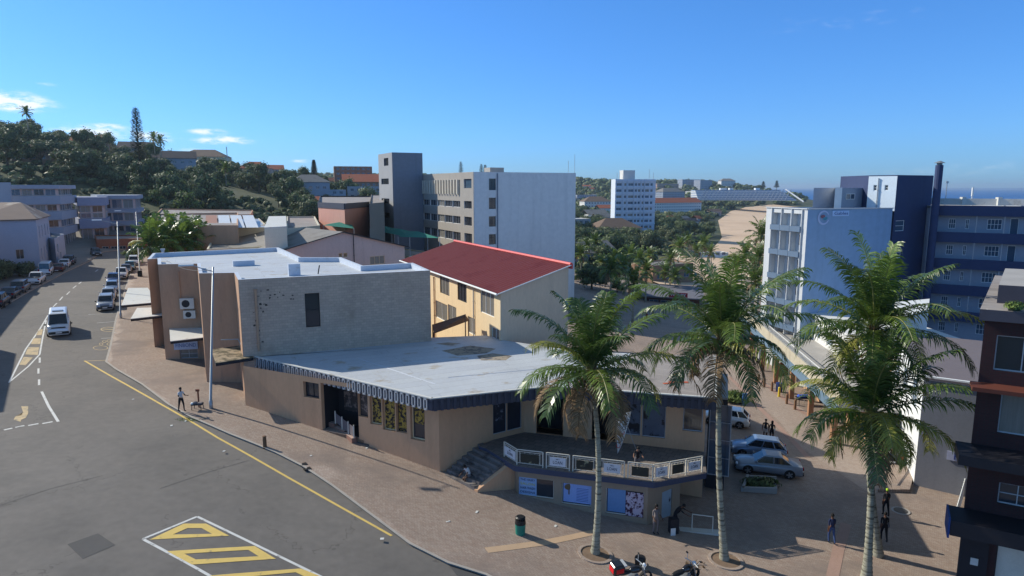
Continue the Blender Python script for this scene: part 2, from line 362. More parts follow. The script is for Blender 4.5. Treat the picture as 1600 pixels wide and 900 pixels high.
def _tab():
    prof = np.array([np.interp(XL, [a for a, _ in t], [b for _, b in t]) for _, t in ST_])
    ly = np.log(np.maximum(np.array([s for s, _ in ST_]), 12.)); T = np.zeros((len(YL), len(XL)))
    q = np.log(np.maximum(YL, 12.))
    for i in range(len(XL)): T[:, i] = np.interp(q, ly, prof[:, i])
    for _ in range(3):
        P = np.pad(T, 2, mode='edge')
        T = sum(P[a:a + T.shape[0], b:b + T.shape[1]] for a in range(5) for b in range(5)) / 25
    return T
TT = _tab()
def th(x, y):
    x = np.clip(np.asarray(x, float), XL[0], XL[-1] - 1e-6); y = np.clip(np.asarray(y, float), YL[0], YL[-1] - 1e-6)
    i = np.clip(np.searchsorted(XL, x) - 1, 0, len(XL) - 2); j = np.clip(np.searchsorted(YL, y) - 1, 0, len(YL) - 2)
    a = (x - XL[i]) / (XL[i + 1] - XL[i]); b = (y - YL[j]) / (YL[j + 1] - YL[j])
    return (TT[j, i] * (1 - a) + TT[j, i + 1] * a) * (1 - b) + (TT[j + 1, i] * (1 - a) + TT[j + 1, i + 1] * a) * b
def gz(x, y): return CAMZ - float(th(x, y))
def G(px, py, off=.1):                                # where the pixel's ray meets the ground
    h = 18.
    for _ in range(25):
        p = PH_(px, py, h); h = .5 * h + .5 * (float(th(p.x, p.y)) - off)
    return Vector((p.x, p.y, CAMZ - h))
GA, PA = .05, .17                                     # asphalt and paving above the soil sheet
def xy(p): return (p[0], p[1])

def drape(name, poly, mats, off, grid=1.5, side=0., kind='structure', sidemat=1):
    bm = bmesh.new(); vs = [bm.verts.new((p[0], p[1], 0)) for p in poly]; bm.faces.new(vs)
    bmesh.ops.triangulate(bm, faces=bm.faces[:])
    xs = [p[0] for p in poly]; ys = [p[1] for p in poly]
    for ax, lo, hi in ((0, min(xs), max(xs)), (1, min(ys), max(ys))):
        k = math.ceil(lo / grid)
        while k * grid < hi:
            co = (k * grid, 0, 0) if ax == 0 else (0, k * grid, 0); no = (1, 0, 0) if ax == 0 else (0, 1, 0)
            bmesh.ops.bisect_plane(bm, geom=bm.verts[:] + bm.edges[:] + bm.faces[:], dist=1e-5, plane_co=co, plane_no=no)
            k += 1
    bmesh.ops.recalc_face_normals(bm, faces=bm.faces[:])
    if bm.faces and sum(f.normal.z for f in bm.faces) < 0: bmesh.ops.reverse_faces(bm, faces=bm.faces[:])
    if side:
        be = [e for e in bm.edges if len(e.link_faces) == 1]
        r = bmesh.ops.extrude_edge_only(bm, edges=be)
        nv = [g for g in r['geom'] if isinstance(g, bmesh.types.BMVert)]
        for f in [g for g in r['geom'] if isinstance(g, bmesh.types.BMFace)]: f.material_index = sidemat if len(mats) > 1 else 0
        ids = set(nv)
    else: ids = set()
    co = np.array([v.co[:] for v in bm.verts]); z = CAMZ - th(co[:, 0], co[:, 1]) + off
    for v, zz in zip(bm.verts, z): v.co.z = zz - (side if v in ids else 0)
    for f in bm.faces:
        f.smooth = not side or f.normal.z > .5
    me = bpy.data.meshes.new(name); bm.to_mesh(me); bm.free()
    for m in mats: me.materials.append(m)
    o = bpy.data.objects.new(name, me); COL.objects.link(o)
    if kind: o['kind'] = kind
    return o
def stripe(pts, w):                                   # polygon of a line of width w through xy points
    P = [Vector((p[0], p[1])) for p in pts]; A, B = [], []
    for i, p in enumerate(P):
        d = (P[min(i + 1, len(P) - 1)] - P[max(i - 1, 0)]).normalized(); n = Vector((-d.y, d.x)) * w / 2
        A.append(p + n); B.append(p - n)
    return [tuple(a) for a in A] + [tuple(b) for b in reversed(B)]

# ------------------------------------------------------------------ buildings
def facade(mb, p0, p1, z0, z1, holes=(), depth=.16, mi=0, mr=None):
    """outer wall from p0 to p1 (outside on the right hand of p0->p1), real openings with reveals"""
    p0 = Vector(p0[:2]); p1 = Vector(p1[:2]); L = (p1 - p0).length; d = (p1 - p0) / L; n = Vector((d.y, -d.x)); mr = mi if mr is None else mr
    P = lambda s, z, q=0: (p0.x + d.x * s - n.x * q, p0.y + d.y * s - n.y * q, z)
    hs_ = [(max(.01, a), min(L - .01, b), max(z0 + .01, c), min(z1 - .01, e)) for a, b, c, e in holes]
    S = sorted(set([0, L] + [v for h in hs_ for v in h[:2]])); Z = sorted(set([z0, z1] + [v for h in hs_ for v in h[2:]]))
    for i in range(len(S) - 1):
        for j in range(len(Z) - 1):
            cs, cz = (S[i] + S[i + 1]) / 2, (Z[j] + Z[j + 1]) / 2
            if any(a < cs < b and c < cz < e for a, b, c, e in hs_): continue
            mb.face([P(S[i], Z[j]), P(S[i + 1], Z[j]), P(S[i + 1], Z[j + 1]), P(S[i], Z[j + 1])], mi)
    for a, b, c, e in hs_:
        mb.face([P(a, c), P(a, c, depth), P(a, e, depth), P(a, e)], mr); mb.face([P(b, c), P(b, e), P(b, e, depth), P(b, c, depth)], mr)
        mb.face([P(a, c), P(b, c), P(b, c, depth), P(a, c, depth)], mr); mb.face([P(a, e), P(a, e, depth), P(b, e, depth), P(b, e)], mr)
WC = {}
def window(parent, p0, p1, hole, depth=.12, nx=2, nz=1, fm=None, gm=None, name='window', fw=.06, pane=True, label=None):
    """frame and pane in an opening; same-sized ones share their meshes"""
    p0 = Vector(p0[:2]); p1 = Vector(p1[:2]); d = (p1 - p0).normalized(); n = Vector((d.y, -d.x))
    a, b, c, e = hole; W = round(b - a, 2); Hh = round(e - c, 2); fm = fm or m_white; gm = gm or m_glass
    key = (W, Hh, nx, nz, fm.name, gm.name, fw, name)
    if key not in WC:
        f = MB(); t = .05
        f.box((W / 2, 0, fw / 2), (W, t, fw)); f.box((W / 2, 0, Hh - fw / 2), (W, t, fw))
        for k in range(nx + 1):
            x = fw / 2 + (W - fw) * k / nx; f.box((x, .001, Hh / 2), (fw * (1 if k in (0, nx) else .7), t * .95, Hh - 2 * fw))
        for k in range(1, nz): f.box((W / 2, .002, Hh * k / nz), (W - 2 * fw, t * .9, fw * .7))
        g = MB(); g.box((W / 2, .02, Hh / 2), (W - fw, .012, Hh - fw))
        WC[key] = (f.mesh(name, fm), g.mesh('pane', gm))
    fme, gme = WC[key]
    T = Matrix(((d.x, -n.x, 0, p0.x + d.x * a - n.x * depth), (d.y, -n.y, 0, p0.y + d.y * a - n.y * depth), (0, 0, 1, c), (0, 0, 0, 1)))
    if parent is not None: T = WM(parent).inverted() @ T
    o = bpy.data.objects.new(name, fme); COL.objects.link(o); o.parent = parent; o.matrix_basis = T
    if label: o['label'] = label
    if pane:
        q = bpy.data.objects.new('pane', gme); COL.objects.link(q); q.parent = o
    return o
def sz(px, py, p0, p1):                               # pixel -> (metres along the wall, z)
    p0 = Vector(p0[:2]); p1 = Vector(p1[:2]); d = (p1 - p0).normalized(); n = Vector((d.y, -d.x))
    r = ray(px, py); t = (p0.x * n.x + p0.y * n.y) / (r.x * n.x + r.y * n.y)
    q = Vector((r.x * t, r.y * t)); return (q - p0).dot(d), CAMZ + r.z * t
def wpx(x0, x1, y0, y1, p0, p1):                      # window by its pixel box on a wall: (s0, s1, zbottom, ztop)
    ym = (y0 + y1) / 2; s0 = sz(x0, ym, p0, p1)[0]; s1 = sz(x1, ym, p0, p1)[0]; xm = (x0 + x1) / 2
    return (min(s0, s1), max(s0, s1), sz(xm, y1, p0, p1)[1], sz(xm, y0, p0, p1)[1])
def building(name, label, cat, poly, z1, wall, roofm, holes=None, parapet=.4, pt=.2, z0=None, group=None, depth=.16, capm=None, wins=True, wk=None, inner=None):
    """poly CCW; holes: {edge index: [(hole, dict(nx, nz, fm, gm))...]}; returns the root"""
    holes = holes or {}; wk = wk or {}
    cx = sum(p[0] for p in poly) / len(poly); cy = sum(p[1] for p in poly) / len(poly)
    gb = min(gz(p[0], p[1]) for p in poly)
    if z0 is None: z0 = gb - .6
    root = thing(name, label, cat, (cx, cy, max(z0, gb)), group=group)
    mb = MB(); n = len(poly); P = [Vector(p[:2]) for p in poly]
    for i in range(n):
        hl = holes.get(i, [])
        facade(mb, P[i], P[(i + 1) % n], z0, z1, [h[0] for h in hl], depth)
    if parapet:                                      # inner faces and top of the parapet
        ins = []
        for i in range(n):
            a, b, c = P[i - 1], P[i], P[(i + 1) % n]; d1 = (b - a).normalized(); d2 = (c - b).normalized()
            n1 = Vector((-d1.y, d1.x)); n2 = Vector((-d2.y, d2.x)); m_ = (n1 + n2); m_ = m_ / max(.3, m_.length) ; k = pt / max(.35, m_.dot(n1)); ins.append(b + m_ * k)
        for i in range(n):
            j = (i + 1) % n
            mb.face([(*P[i], z1), (*P[j], z1), (*ins[j], z1), (*ins[i], z1)], 1)
            mb.face([(*ins[i], z1), (*ins[j], z1), (*ins[j], z1 - parapet), (*ins[i], z1 - parapet)], 1)
        mb.build('wall', [wall, inner or capm or wall], root)
        rf = MB(); rf.face([(*p, z1 - parapet) for p in ins]); rf.build('roof', roofm, root)
    else:
        mb.build('wall', [wall], root)
        rf = MB(); rf.prism([tuple(p) for p in P], z1 + .002, z1 + .12); rf.build('roof', roofm, root)
    if wins:
        for i, hl in holes.items():
            for h in hl:
                k = dict(depth=depth - .04); k.update(wk); k.update(h[1] if len(h) > 1 else {})
                if k.pop('none', False): continue
                window(root, P[i], P[(i + 1) % n], h[0], **k)
    return root
def gable(name, label, cat, c, L, W, rz, zb, he, hr, wall, roofm, over=.35, holes=None, hip=0, group=None, wk=None, ridge='x', minlod=False):
    """house with a ridge along its local x; he = eave height, hr = ridge height above zb"""
    root = thing(name, label, cat, (c[0], c[1], zb), rz, group); T = Matrix.Translation((c[0], c[1], zb)) @ Matrix.Rotation(rz, 4, 'Z')
    q = [(-L / 2, -W / 2), (L / 2, -W / 2), (L / 2, W / 2), (-L / 2, W / 2)]; holes = holes or {}
    Pw = [T @ Vector((a, b, 0)) for a, b in q]; mb = MB()
    for i in range(4): facade(mb, Pw[i], Pw[(i + 1) % 4], zb - 2.0, zb + he, [h[0] for h in holes.get(i, [])])
    if not hip:
        for sx in (-1, 1):
            tri = [T @ Vector((sx * L / 2, -sx * -W / 2 if sx < 0 else -W / 2, he)), T @ Vector((sx * L / 2, -W / 2 if sx < 0 else W / 2, he)), T @ Vector((sx * L / 2, 0, hr))]
            mb.face(tri)
    mb.build('wall', wall, root)
    o = over; sl = (hr - he) / (W / 2); ez = he - sl * o + .03; rx = L / 2 - hip; r = MB()
    A = [Vector((-L / 2 - o, -W / 2 - o, ez)), Vector((L / 2 + o, -W / 2 - o, ez)), Vector((L / 2 + o, W / 2 + o, ez)), Vector((-L / 2 - o, W / 2 + o, ez))]
    r0 = Vector((-rx - (0 if hip else o), 0, hr + .03)); r1 = Vector((rx + (0 if hip else o), 0, hr + .03)); up = Vector((0, 0, .09))
    fs = [[A[0], A[1], r1, r0], [A[2], A[3], r0, r1]]
    if hip: fs += [[A[1], A[2], r1], [A[3], A[0], r0]]
    for f in fs: r.face([T @ (p + up) for p in f]); r.face([T @ p for p in reversed(f)])
    rim = [A[0], A[1], A[2], A[3]] if hip else [A[0], A[1], r1, A[2], A[3], r0]
    for i in range(len(rim)):
        a, b = rim[i], rim[(i + 1) % len(rim)]; r.face([T @ a, T @ b, T @ (b + up), T @ (a + up)])
    r.build('roof', roofm, root)
    for i, hl in holes.items():
        for h in hl:
            k = dict(wk or {}); k.update(h[1] if len(h) > 1 else {}); window(root, Pw[i], Pw[(i + 1) % 4], h[0], **k)
    return root
def rowholes(L, z, hgt, n, wd, m0=.8, **k):           # n windows evenly along a wall of length L, sill at z
    st = (L - 2 * m0) / n
    return [((m0 + st * (i + .5) - wd / 2, m0 + st * (i + .5) + wd / 2, z, z + hgt), k) for i in range(n)]
# ------------------------------------------------------------------ ground, sea, beach, roads
def make_ground():
    nx, ny = len(XL), len(YL); X, Y = np.meshgrid(XL, YL); Z = CAMZ - TT
    # sink the soil sheet a little under the paved town so the sheets above stay clear of it
    me = bpy.data.meshes.new('ground'); V = np.stack([X.ravel(), Y.ravel(), Z.ravel()], 1)
    f = [(j * nx + i, j * nx + i + 1, (j + 1) * nx + i + 1, (j + 1) * nx + i) for j in range(ny - 1) for i in range(nx - 1)]
    me.from_pydata(V.tolist(), [], f); me.polygons.foreach_set('use_smooth', [True] * len(f)); me.materials.append(m_ground)
    o = bpy.data.objects.new('ground', me); COL.objects.link(o); o['kind'] = 'structure'
make_ground()
m_sea = M('sea_water', (.010, .100, .300), .6, .10, .002, bump=.25, bscale=.15, stretch=(1, .25, 1), spec=.12)
s = MB(); s.face([(-2000, -60000, 0), (60000, -60000, 0), (60000, 60000, 0), (-2000, 60000, 0)]); o = s.build('sea', m_sea); o['kind'] = 'structure'

kerb_px = [(214, 392), (203, 432), (190, 470), (181, 500), (173, 540), (166, 566), (182, 578), (222, 601), (264, 633), (300, 653), (360, 679), (430, 707), (475, 730), (520, 760), (560, 790), (600, 820), (640, 850), (700, 880), (760, 899)]
kerb = [xy(G(a, b)) for a, b in kerb_px]
kerb_far = [(-66, 190), (-57, 150)]
kerb_near = [(2.5, 27), (9, 22.5), (18, 18), (30, 13), (44, 6)]
pav = kerb_far + kerb + kerb_near + [(110, 0), (110, 118), (-20, 190)]
drape('pavement', pav[::-1], [m_pave, m_kerb], PA, side=.3)
lk = [xy(G(a, b)) for a, b in [(-60, 520), (0, 482), (60, 448), (105, 424), (140, 408), (160, 394)]]
lkf = [(-84, 190)]
road = [(-120, 30), (-120, 0), (60, 0)] + kerb_near[::-1][1:] + [(k[0] + 1.2, k[1] + .4) for k in kerb[::-1]] + [(-56, 150), (-65, 190), (-86, 190)] + [(p[0] - .8, p[1]) for p in lk[::-1]]
drape('kerb', stripe(kerb + kerb_near[:3], .17), [m_kerb], PA + .006)
drape('road', road, [m_asph], GA)
lp = lkf + lk[::-1] + [(-105, 48), (-160, 48), (-160, 190)]
drape('left_pavement', lp, [M('concrete_paving', rgb(128, 122, 114), .9, .12, .4), m_kerb], PA, side=.3)
# beach sheet
bpx = [(1030, 446), (1004, 436), (1012, 424), (1050, 412), (1048, 402), (1110, 393), (1128, 372), (1122, 345), (1142, 330), (1165, 324), (1205, 321)]
bl = [xy(G(a, b)) for a, b in bpx]
beach = bl + [(500, 1010), (430, 700), (300, 400), (240, 250), (190, 190), (120, 185)]
drape('beach', beach, [m_sand], .5, grid=15)
# right-hand paved road running down between the shops
rr = [xy(G(a, b)) for a, b in [(1340, 760), (1262, 716), (1228, 664), (1180, 622), (1136, 588), (1120, 556)]]
rl = [xy(G(a, b)) for a, b in [(1200, 556), (1206, 590), (1250, 628), (1330, 676), (1420, 730)]]
def mark(name, px, m, off=.012, base=GA, world=False):
    P = px if world else [xy(G(a, b)) for a, b in px]
    A = sum(P[i][0] * P[(i + 1) % len(P)][1] - P[(i + 1) % len(P)][0] * P[i][1] for i in range(len(P)))
    if A < 0: P = P[::-1]
    return drape(name, P, [m], base + off)
mark('road_surface', [(1362, 775), (1250, 700), (1218, 660), (1185, 632), (1150, 604), (1118, 572), (1118, 552), (1183, 552), (1190, 590), (1222, 622), (1262, 645), (1330, 682), (1440, 740)], m_pave2, .014, PA)
def G2(pts): return [xy(G(a, b)) for a, b in pts]
def line(name, px, w_, m, base=GA, off=.012): return mark(name, stripe(G2(px), w_), m, off, base, True)
line('yellow_road_line', [(132, 563), (170, 585), (250, 630), (340, 683), (450, 745), (530, 790), (612, 836)], .16, m_yell_l)
line('yellow_bay_line', [(134, 563.5), (178, 561.5)], .14, m_yell_f)
for i, q in enumerate([[(138, 491), (176, 489)], [(152, 504), (192, 501)], [(158, 528), (186, 527)]]): line('bay_line', q, .10, m_white_l)
line('kerb_edge_line', [(193, 502), (188, 532), (184, 556)], .12, m_white_l)
# painted island by the van
line('island_line', [(75, 492), (62, 514), (40, 545), (14, 597)], .14, m_white_l)
line('island_line', [(72, 500), (66, 530), (62, 553)], .14, m_white_l)
line('island_line', [(62, 553), (44, 572), (16, 595)], .14, m_white_l)
for q in [[(60, 514), (67, 514), (65, 523), (56, 523)], [(52, 528), (64, 528), (63, 537), (48, 537)], [(44, 542), (61, 542), (59, 554), (39, 553)], [(37, 557), (51, 558), (40, 570), (30, 569)]]:
    mark('island_block', q, m_yell_f)
for q in [[(62, 558), (62, 566)], [(60, 575), (60, 583)], [(61, 592), (61, 601)], [(160, 466), (154, 474)], [(109, 455), (104, 460)], [(119, 446), (114, 450)], [(127, 440), (123, 443)], [(98, 463), (93, 469)], [(89, 473), (83, 479)], [(153, 421), (149, 424)], [(160, 417), (157, 419)]]:
    if q[0][0] != 160: line('lane_dash', q, .15, m_white_l)
line('junction_line', [(65, 611), (76, 634), (91, 658)], .17, m_white_l)
for q in [[(82, 658), (66, 661)], [(60, 661), (44, 664)], [(38, 664), (24, 667)], [(19, 668), (6, 671)]]: line('junction_dash', q, .22, m_white_l)
mark('turn_arrow', [(33, 634), (44, 634), (44, 645), (40, 652), (33, 655), (32, 658), (21, 655), (24, 650), (34, 648), (36, 643)], m_yell_f)
# ringed disc and lettering painted in the bay
def ring(cx, cy, rx, ry, w_, m, name='painted_ring', n=28):
    P = [G(cx + rx * math.cos(2 * math.pi * k / n), cy + ry * math.sin(2 * math.pi * k / n)) for k in range(n)]; C = G(cx, cy); mb = MB()
    for k in range(n):
        a, b = P[k], P[(k + 1) % n]; q = []
        for p, sc_ in ((a, 1), (b, 1), (b, 1 - w_), (a, 1 - w_)):
            x = C.x + (p.x - C.x) * sc_; y = C.y + (p.y - C.y) * sc_; q.append((x, y, gz(x, y) + GA + .014))
        mb.face(q[::-1] if (Vector(q[1]) - Vector(q[0])).cross(Vector(q[2]) - Vector(q[1])).z < 0 else q)
    o = mb.build(name, m); o['kind'] = 'structure'; return o
ring(169.5, 514, 12.5, 3.6, .16, m_yell_f)
line('ring_bar', [(160, 513.5), (180, 514.5)], .25, m_yell_f)
ring(157, 543, 12, 3.4, .12, m_yell_f)
for (cx, cy) in [(158, 537), (170, 532), (170, 537), (163, 533), (178, 536)]: ring(cx, cy, 3.4, 2.0, .3, m_yell_f, 'painted_symbol', 12)
# chevron island at the bottom
line('island_line', [(-300, 1500), (-300, 1501)], .1, m_white_l) if False else None
IW = .15
line('island_line', [(223, 841), (308, 806)], IW, m_white_l)
line('island_line', [(308, 806), (420, 860), (520, 909), (640, 968)], IW, m_white_l)
line('island_line', [(223, 841), (290, 877), (345, 908), (460, 975)], IW, m_white_l)
def lozenge(o_, i_):
    P = [G(*p) for p in o_]; Q = [G(*p) for p in i_]; mb = MB(); n = len(P)
    f = lambda p: (p.x, p.y, gz(p.x, p.y) + GA + .014)
    for k in range(n):
        j = (k + 1) % n; S = 4
        for t in range(S):
            a, b = P[k].lerp(P[j], t / S), P[k].lerp(P[j], (t + 1) / S); c, d = Q[k].lerp(Q[j], (t + 1) / S), Q[k].lerp(Q[j], t / S)
            q = [f(a), f(b), f(c), f(d)]
            mb.face(q[::-1] if (Vector(q[1]) - Vector(q[0])).cross(Vector(q[2]) - Vector(q[1])).z < 0 else q)
    o = mb.build('yellow_chevron', m_yell_l); o['kind'] = 'structure'
lozenge([(234, 842), (287, 817), (322, 817), (358, 836)], [(270, 834), (293, 824), (315, 824), (331, 833)])
lozenge([(261, 860), (300, 881), (431, 872), (398, 852)], [(288, 864), (306, 873), (404, 868), (388, 858)])
lozenge([(328, 898), (388, 930), (540, 915), (470, 887)], [(365, 902), (400, 920), (500, 911), (462, 893)])
mark('asphalt_patch', [(105, 849), (153, 832), (180, 850), (129, 872)], m_asph_dk, .008)
mark('asphalt_patch', [(690, 868), (720, 868), (780, 930), (740, 930)], m_asph_dk, .008)
# faint seams in the tarmac
for q in [[(0, 788), (80, 762), (160, 742)], [(250, 762), (330, 735), (390, 718)]]: line('tar_seam', q, .03, m_asph_dk)
# pink brick bands in the plaza, manhole, tree pits
line('pink_band', [(1300, 905), (1310, 860), (1322, 820)], .6, m_pinkp, PA, .012)
line('pink_band', [(1140, 590), (1180, 632), (1240, 692), (1262, 716)], .45, m_pinkp, PA, .018)
line('pale_band', [(760, 862), (850, 850), (935, 832)], .5, M('pale_brick_band', rgb(186, 158, 128), .85, .08, 1), PA, .012)
line('pink_band', [(1140, 560), (1190, 598), (1245, 640), (1300, 672)], .5, m_pinkp, PA, .018)
def disc(name, px, py, r, m, h=.03, r2=None, m2=None, label=None, cat=None, base=PA):
    c = G(px, py); mb = MB(); mb.prism([(c.x + r * math.cos(t * math.pi / 12), c.y + r * math.sin(t * math.pi / 12)) for t in range(24)], c.z - .2, gz(c.x, c.y) + base + h, 0)
    if r2: mb.prism([(c.x + r2 * math.cos(t * math.pi / 12), c.y + r2 * math.sin(t * math.pi / 12)) for t in range(24)], c.z - .2, gz(c.x, c.y) + base + h + .02, 1)
    return tag(mb.build(name, [m, m2 or m], origin=tuple(c)), label, cat)
disc('manhole_cover', 1407, 800, .55, m_conc, .03, .4, M('cast_iron', rgb(70, 68, 66), .6, .1, 4), 'round concrete manhole cover set in the shaded paving', 'manhole')
# ------------------------------------------------------------------ tan corner block with the silver roof
HR = 6.9; Z = lambda h: CAMZ - h
def pp(px, py, h): q = PH_(px, py, h); return (q.x, q.y)
W0 = pp(687, 738, 18.3)
t1 = (-20.3, 47.8)                                    # front left corner on the ground
c1 = pp(372, 437, HR); c2 = pp(672, 422.5, HR)
bB0 = pp(310.7, 427, HR); bB1 = pp(366, 426, HR); bC0 = pp(246.7, 413, HR); bC1 = pp(308, 411.7, HR); bD0 = pp(230, 405, HR); bD1 = pp(246, 403.5, HR)
bk0 = pp(239, 395.5, HR); bk1 = pp(435, 386.5, HR); s1 = pp(470, 402, HR); s2 = pp(533, 402, HR); s3 = pp(567, 415, HR); s4 = pp(645, 410.5, HR)
tan_poly = [c1, c2, s4, s3, s2, s1, bk1, bk0, bD0, bD1, bC0, bC1, bB0, bB1]
n_t = len(tan_poly)
eC = (bC0, bC1); eF = (c1, c2)
win_main = wpx(477, 500, 458, 511, *eF)
holes = {0: [(win_main, dict(nx=1, nz=2, fm=m_charc, gm=m_glass))]}
fin_w = wpx(281, 309, 546, 560, *eC)
holes[10] = [(fin_w, dict(nx=2, nz=2, fm=m_lgrey, gm=m_glass_c, fw=.05))]
tan = building('corner_block', 'tan two storey block with silver painted flat roof, stepped along the street', 'building', tan_poly, Z(HR), m_tan, m_silver, holes, parapet=.45, pt=.28, z0=Z(17.2), depth=.22, inner=m_parap)
# blockwork front panel proud of the plaster
fr = MB(); d_ = (Vector(c2) - Vector(c1)).normalized(); nn = Vector((d_.y, -d_.x)) * .012
q1 = Vector(c1) + nn + d_ * .02; q2 = Vector(c2) + nn - d_ * .02
facade(fr, q1, q2, Z(17.1), Z(HR) - .03, [(win_main[0] - .02, win_main[1] - .02, win_main[2], win_main[3])], .012); fr.build('front_wall', m_block, tan, )
# stacks on the roof
def roofbox(px, py, w_, d__, h_, hh, name, m, rz=.45, root=None, label=None):
    c = PH_(px, py, hh); b = MB(); b.box((c.x, c.y, c.z + h_ / 2), (w_, d__, h_), rz); o = b.build(name, m, root)
    if label: o['label'] = label
    return o
roofbox(460, 430.5, .95, .5, 1.0, HR + .45, 'chimney_stack', m_parap, root=tan)
roofbox(381, 415, 1.9, .7, .5, HR + .45, 'roof_hatch', m_parap, root=tan)
v = PH_(255, 401, HR + .45); vb = MB(); vb.tube([(v.x, v.y, v.z), (v.x, v.y, v.z + .7)], .16); vb.tube([(v.x, v.y, v.z + .7), (v.x, v.y, v.z + .85)], .24); vb.build('vent_pipe', m_steel, tan)
v = PH_(497, 428, HR + .45); vb = MB(); vb.tube([(v.x, v.y, v.z), (v.x + .15, v.y, v.z + .75)], .05); vb.build('vent_pipe', m_charc, tan)
# vent bricks in the white parapet ends, downpipes with their stains
for (a, b, hb) in [(s4, s3, 0), (s2, s1, 0)]: pass
def pipe(px0, py0, px1, py1, p0, p1, r, m, parent, name='downpipe', off=.1):
    a = Vector(p0[:2]); b = Vector(p1[:2]); d = (b - a).normalized(); n = Vector((d.y, -d.x)); s0, z0 = sz(px0, py0, a, b); s1_, z1_ = sz(px1, py1, a, b)
    q0 = a + d * s0 + n * off; mb = MB(); mb.tube([(q0.x, q0.y, z0), (q0.x, q0.y, z1_)], r); k = z0
    while k > z1_: mb.box((q0.x, q0.y, k), (r * 2.6, r * 2.6, .05)); k -= 1.4
    return mb.build(name, m, parent)
pipe(399, 452, 405, 548, c1, c2, .09, m_tan, tan); pipe(279, 424, 283, 470, bC0, bC1, .05, m_tan, tan)
st = MB(); 
for k in range(16):
    s_, z_ = sz(395 + random.random() * 22, 450 + random.random() * 90, c1, c2); p = Vector(c1) + d_ * s_ + nn * 1.6
    w_ = .08 + random.random() * .16; h_ = .05 + random.random() * .2; st.face([(p.x, p.y, z_), (p.x + d_.x * w_, p.y + d_.y * w_, z_ + .02), (p.x + d_.x * w_ * .7, p.y + d_.y * w_ * .7, z_ + h_), (p.x, p.y, z_ + h_ * .8)])
for k in range(10):
    s_, z_ = sz(418 + random.random() * 40, 455 + random.random() * 16, c1, c2); p = Vector(c1) + d_ * s_ + nn * 1.6
    w_ = .06 + random.random() * .14; st.face([(p.x, p.y, z_), (p.x + d_.x * w_, p.y + d_.y * w_, z_ + .01), (p.x + d_.x * w_ * .7, p.y + d_.y * w_ * .7, z_ + .09), (p.x, p.y, z_ + .1)])
st.build('mould_stain', M('mould', rgb(72, 64, 58), .9, .1, 2), tan)
# air conditioners on the bay wall (each a thing)
def aircon(px0, px1, py0, py1, p0, p1, label):
    a = Vector(p0[:2]); d = (Vector(p1[:2]) - a).normalized(); n = Vector((d.y, -d.x)); s0, _ = sz(px0, (py0 + py1) / 2, p0, p1); s1_, _ = sz(px1, (py0 + py1) / 2, p0, p1)
    _, zt = sz((px0 + px1) / 2, py0, p0, p1); _, zb = sz((px0 + px1) / 2, py1, p0, p1); c = a + d * (s0 + s1_) / 2 + n * .2; rz = math.atan2(d.y, d.x)
    t = thing('air_conditioner', label, 'air conditioner', (c.x, c.y, zb), rz, 'air conditioner units on the tan wall')
    W_, H_ = s1_ - s0, zt - zb; b = MB(); b.box((c.x, c.y, (zt + zb) / 2), (W_, .32, H_), rz); b.build('casing', m_white_d, t)
    g = MB(); q = c + n * .165 - d * W_ * .08
    ang = [k * math.pi / 9 for k in range(18)]
    g.face([(q.x + d.x * H_ * .36 * math.cos(k), q.y + d.y * H_ * .36 * math.cos(k), (zt + zb) / 2 + H_ * .36 * math.sin(k)) for k in ang]); g.build('fan_grille', m_charc, t)
    for k in (-1, 1):
        u = MB(); e = c + d * k * W_ * .35; u.box((e.x - n.x * .05, e.y - n.y * .05, zb - .04), (.05, .42, .06), rz); u.build('bracket', m_steel, t)
aircon(282.5, 304.5, 465.5, 481.5, bC0, bC1, 'larger upper air conditioner on the tan bay wall')
aircon(288, 307, 484.5, 496.5, bC0, bC1, 'smaller lower air conditioner just under another one')
# street canopies: pale sheets with a dark front edge
def canopy(px, h, label, th_=.22, m=m_white_d):
    P = [PH_(a, b, h) for a, b in px]; A = sum(P[i].x * P[(i + 1) % len(P)].y - P[(i + 1) % len(P)].x * P[i].y for i in range(len(P)))
    if A < 0: P = P[::-1]
    c = sum(P, Vector()) / len(P); t = thing('canopy', label, 'canopy', tuple(c), group='flat canopies over the pavement')
    b = MB(); b.prism([(p.x, p.y) for p in P], Z(h) - .05, Z(h)); b.build('sheet', m, t)
    e = MB(); C2 = Vector((c.x, c.y)); Q = [C2 + (Vector((p.x, p.y)) - C2) * .995 for p in P]
    e.prism([tuple(q) for q in Q], Z(h) - th_ - .05, Z(h) - .052); e.build('fascia_board', m_charc, t)
    return t
canopy([(264, 502), (315.5, 501), (344, 524), (266, 533)], 12.9, 'pale canopy sheet above the bank sign, with a leaf shadow')
canopy([(214, 481), (251, 480), (275, 490), (204, 498)], 12.4, 'thin pale canopy sheet jutting out by the second bay')
canopy([(200, 450), (231, 449.5), (246, 472), (189.5, 477)], 12.2, 'wide pale canopy sheet nearest to the parked cars')
ct = canopy([(330, 546), (378, 539), (396, 558), (337, 567)], 12.9, 'dirty brown topped canopy beside the lamp post', m=M('dirty_canopy', rgb(150, 134, 110), .9, .1, 1, stain=(rgb(88, 80, 60), 1.2, .45, .1)))
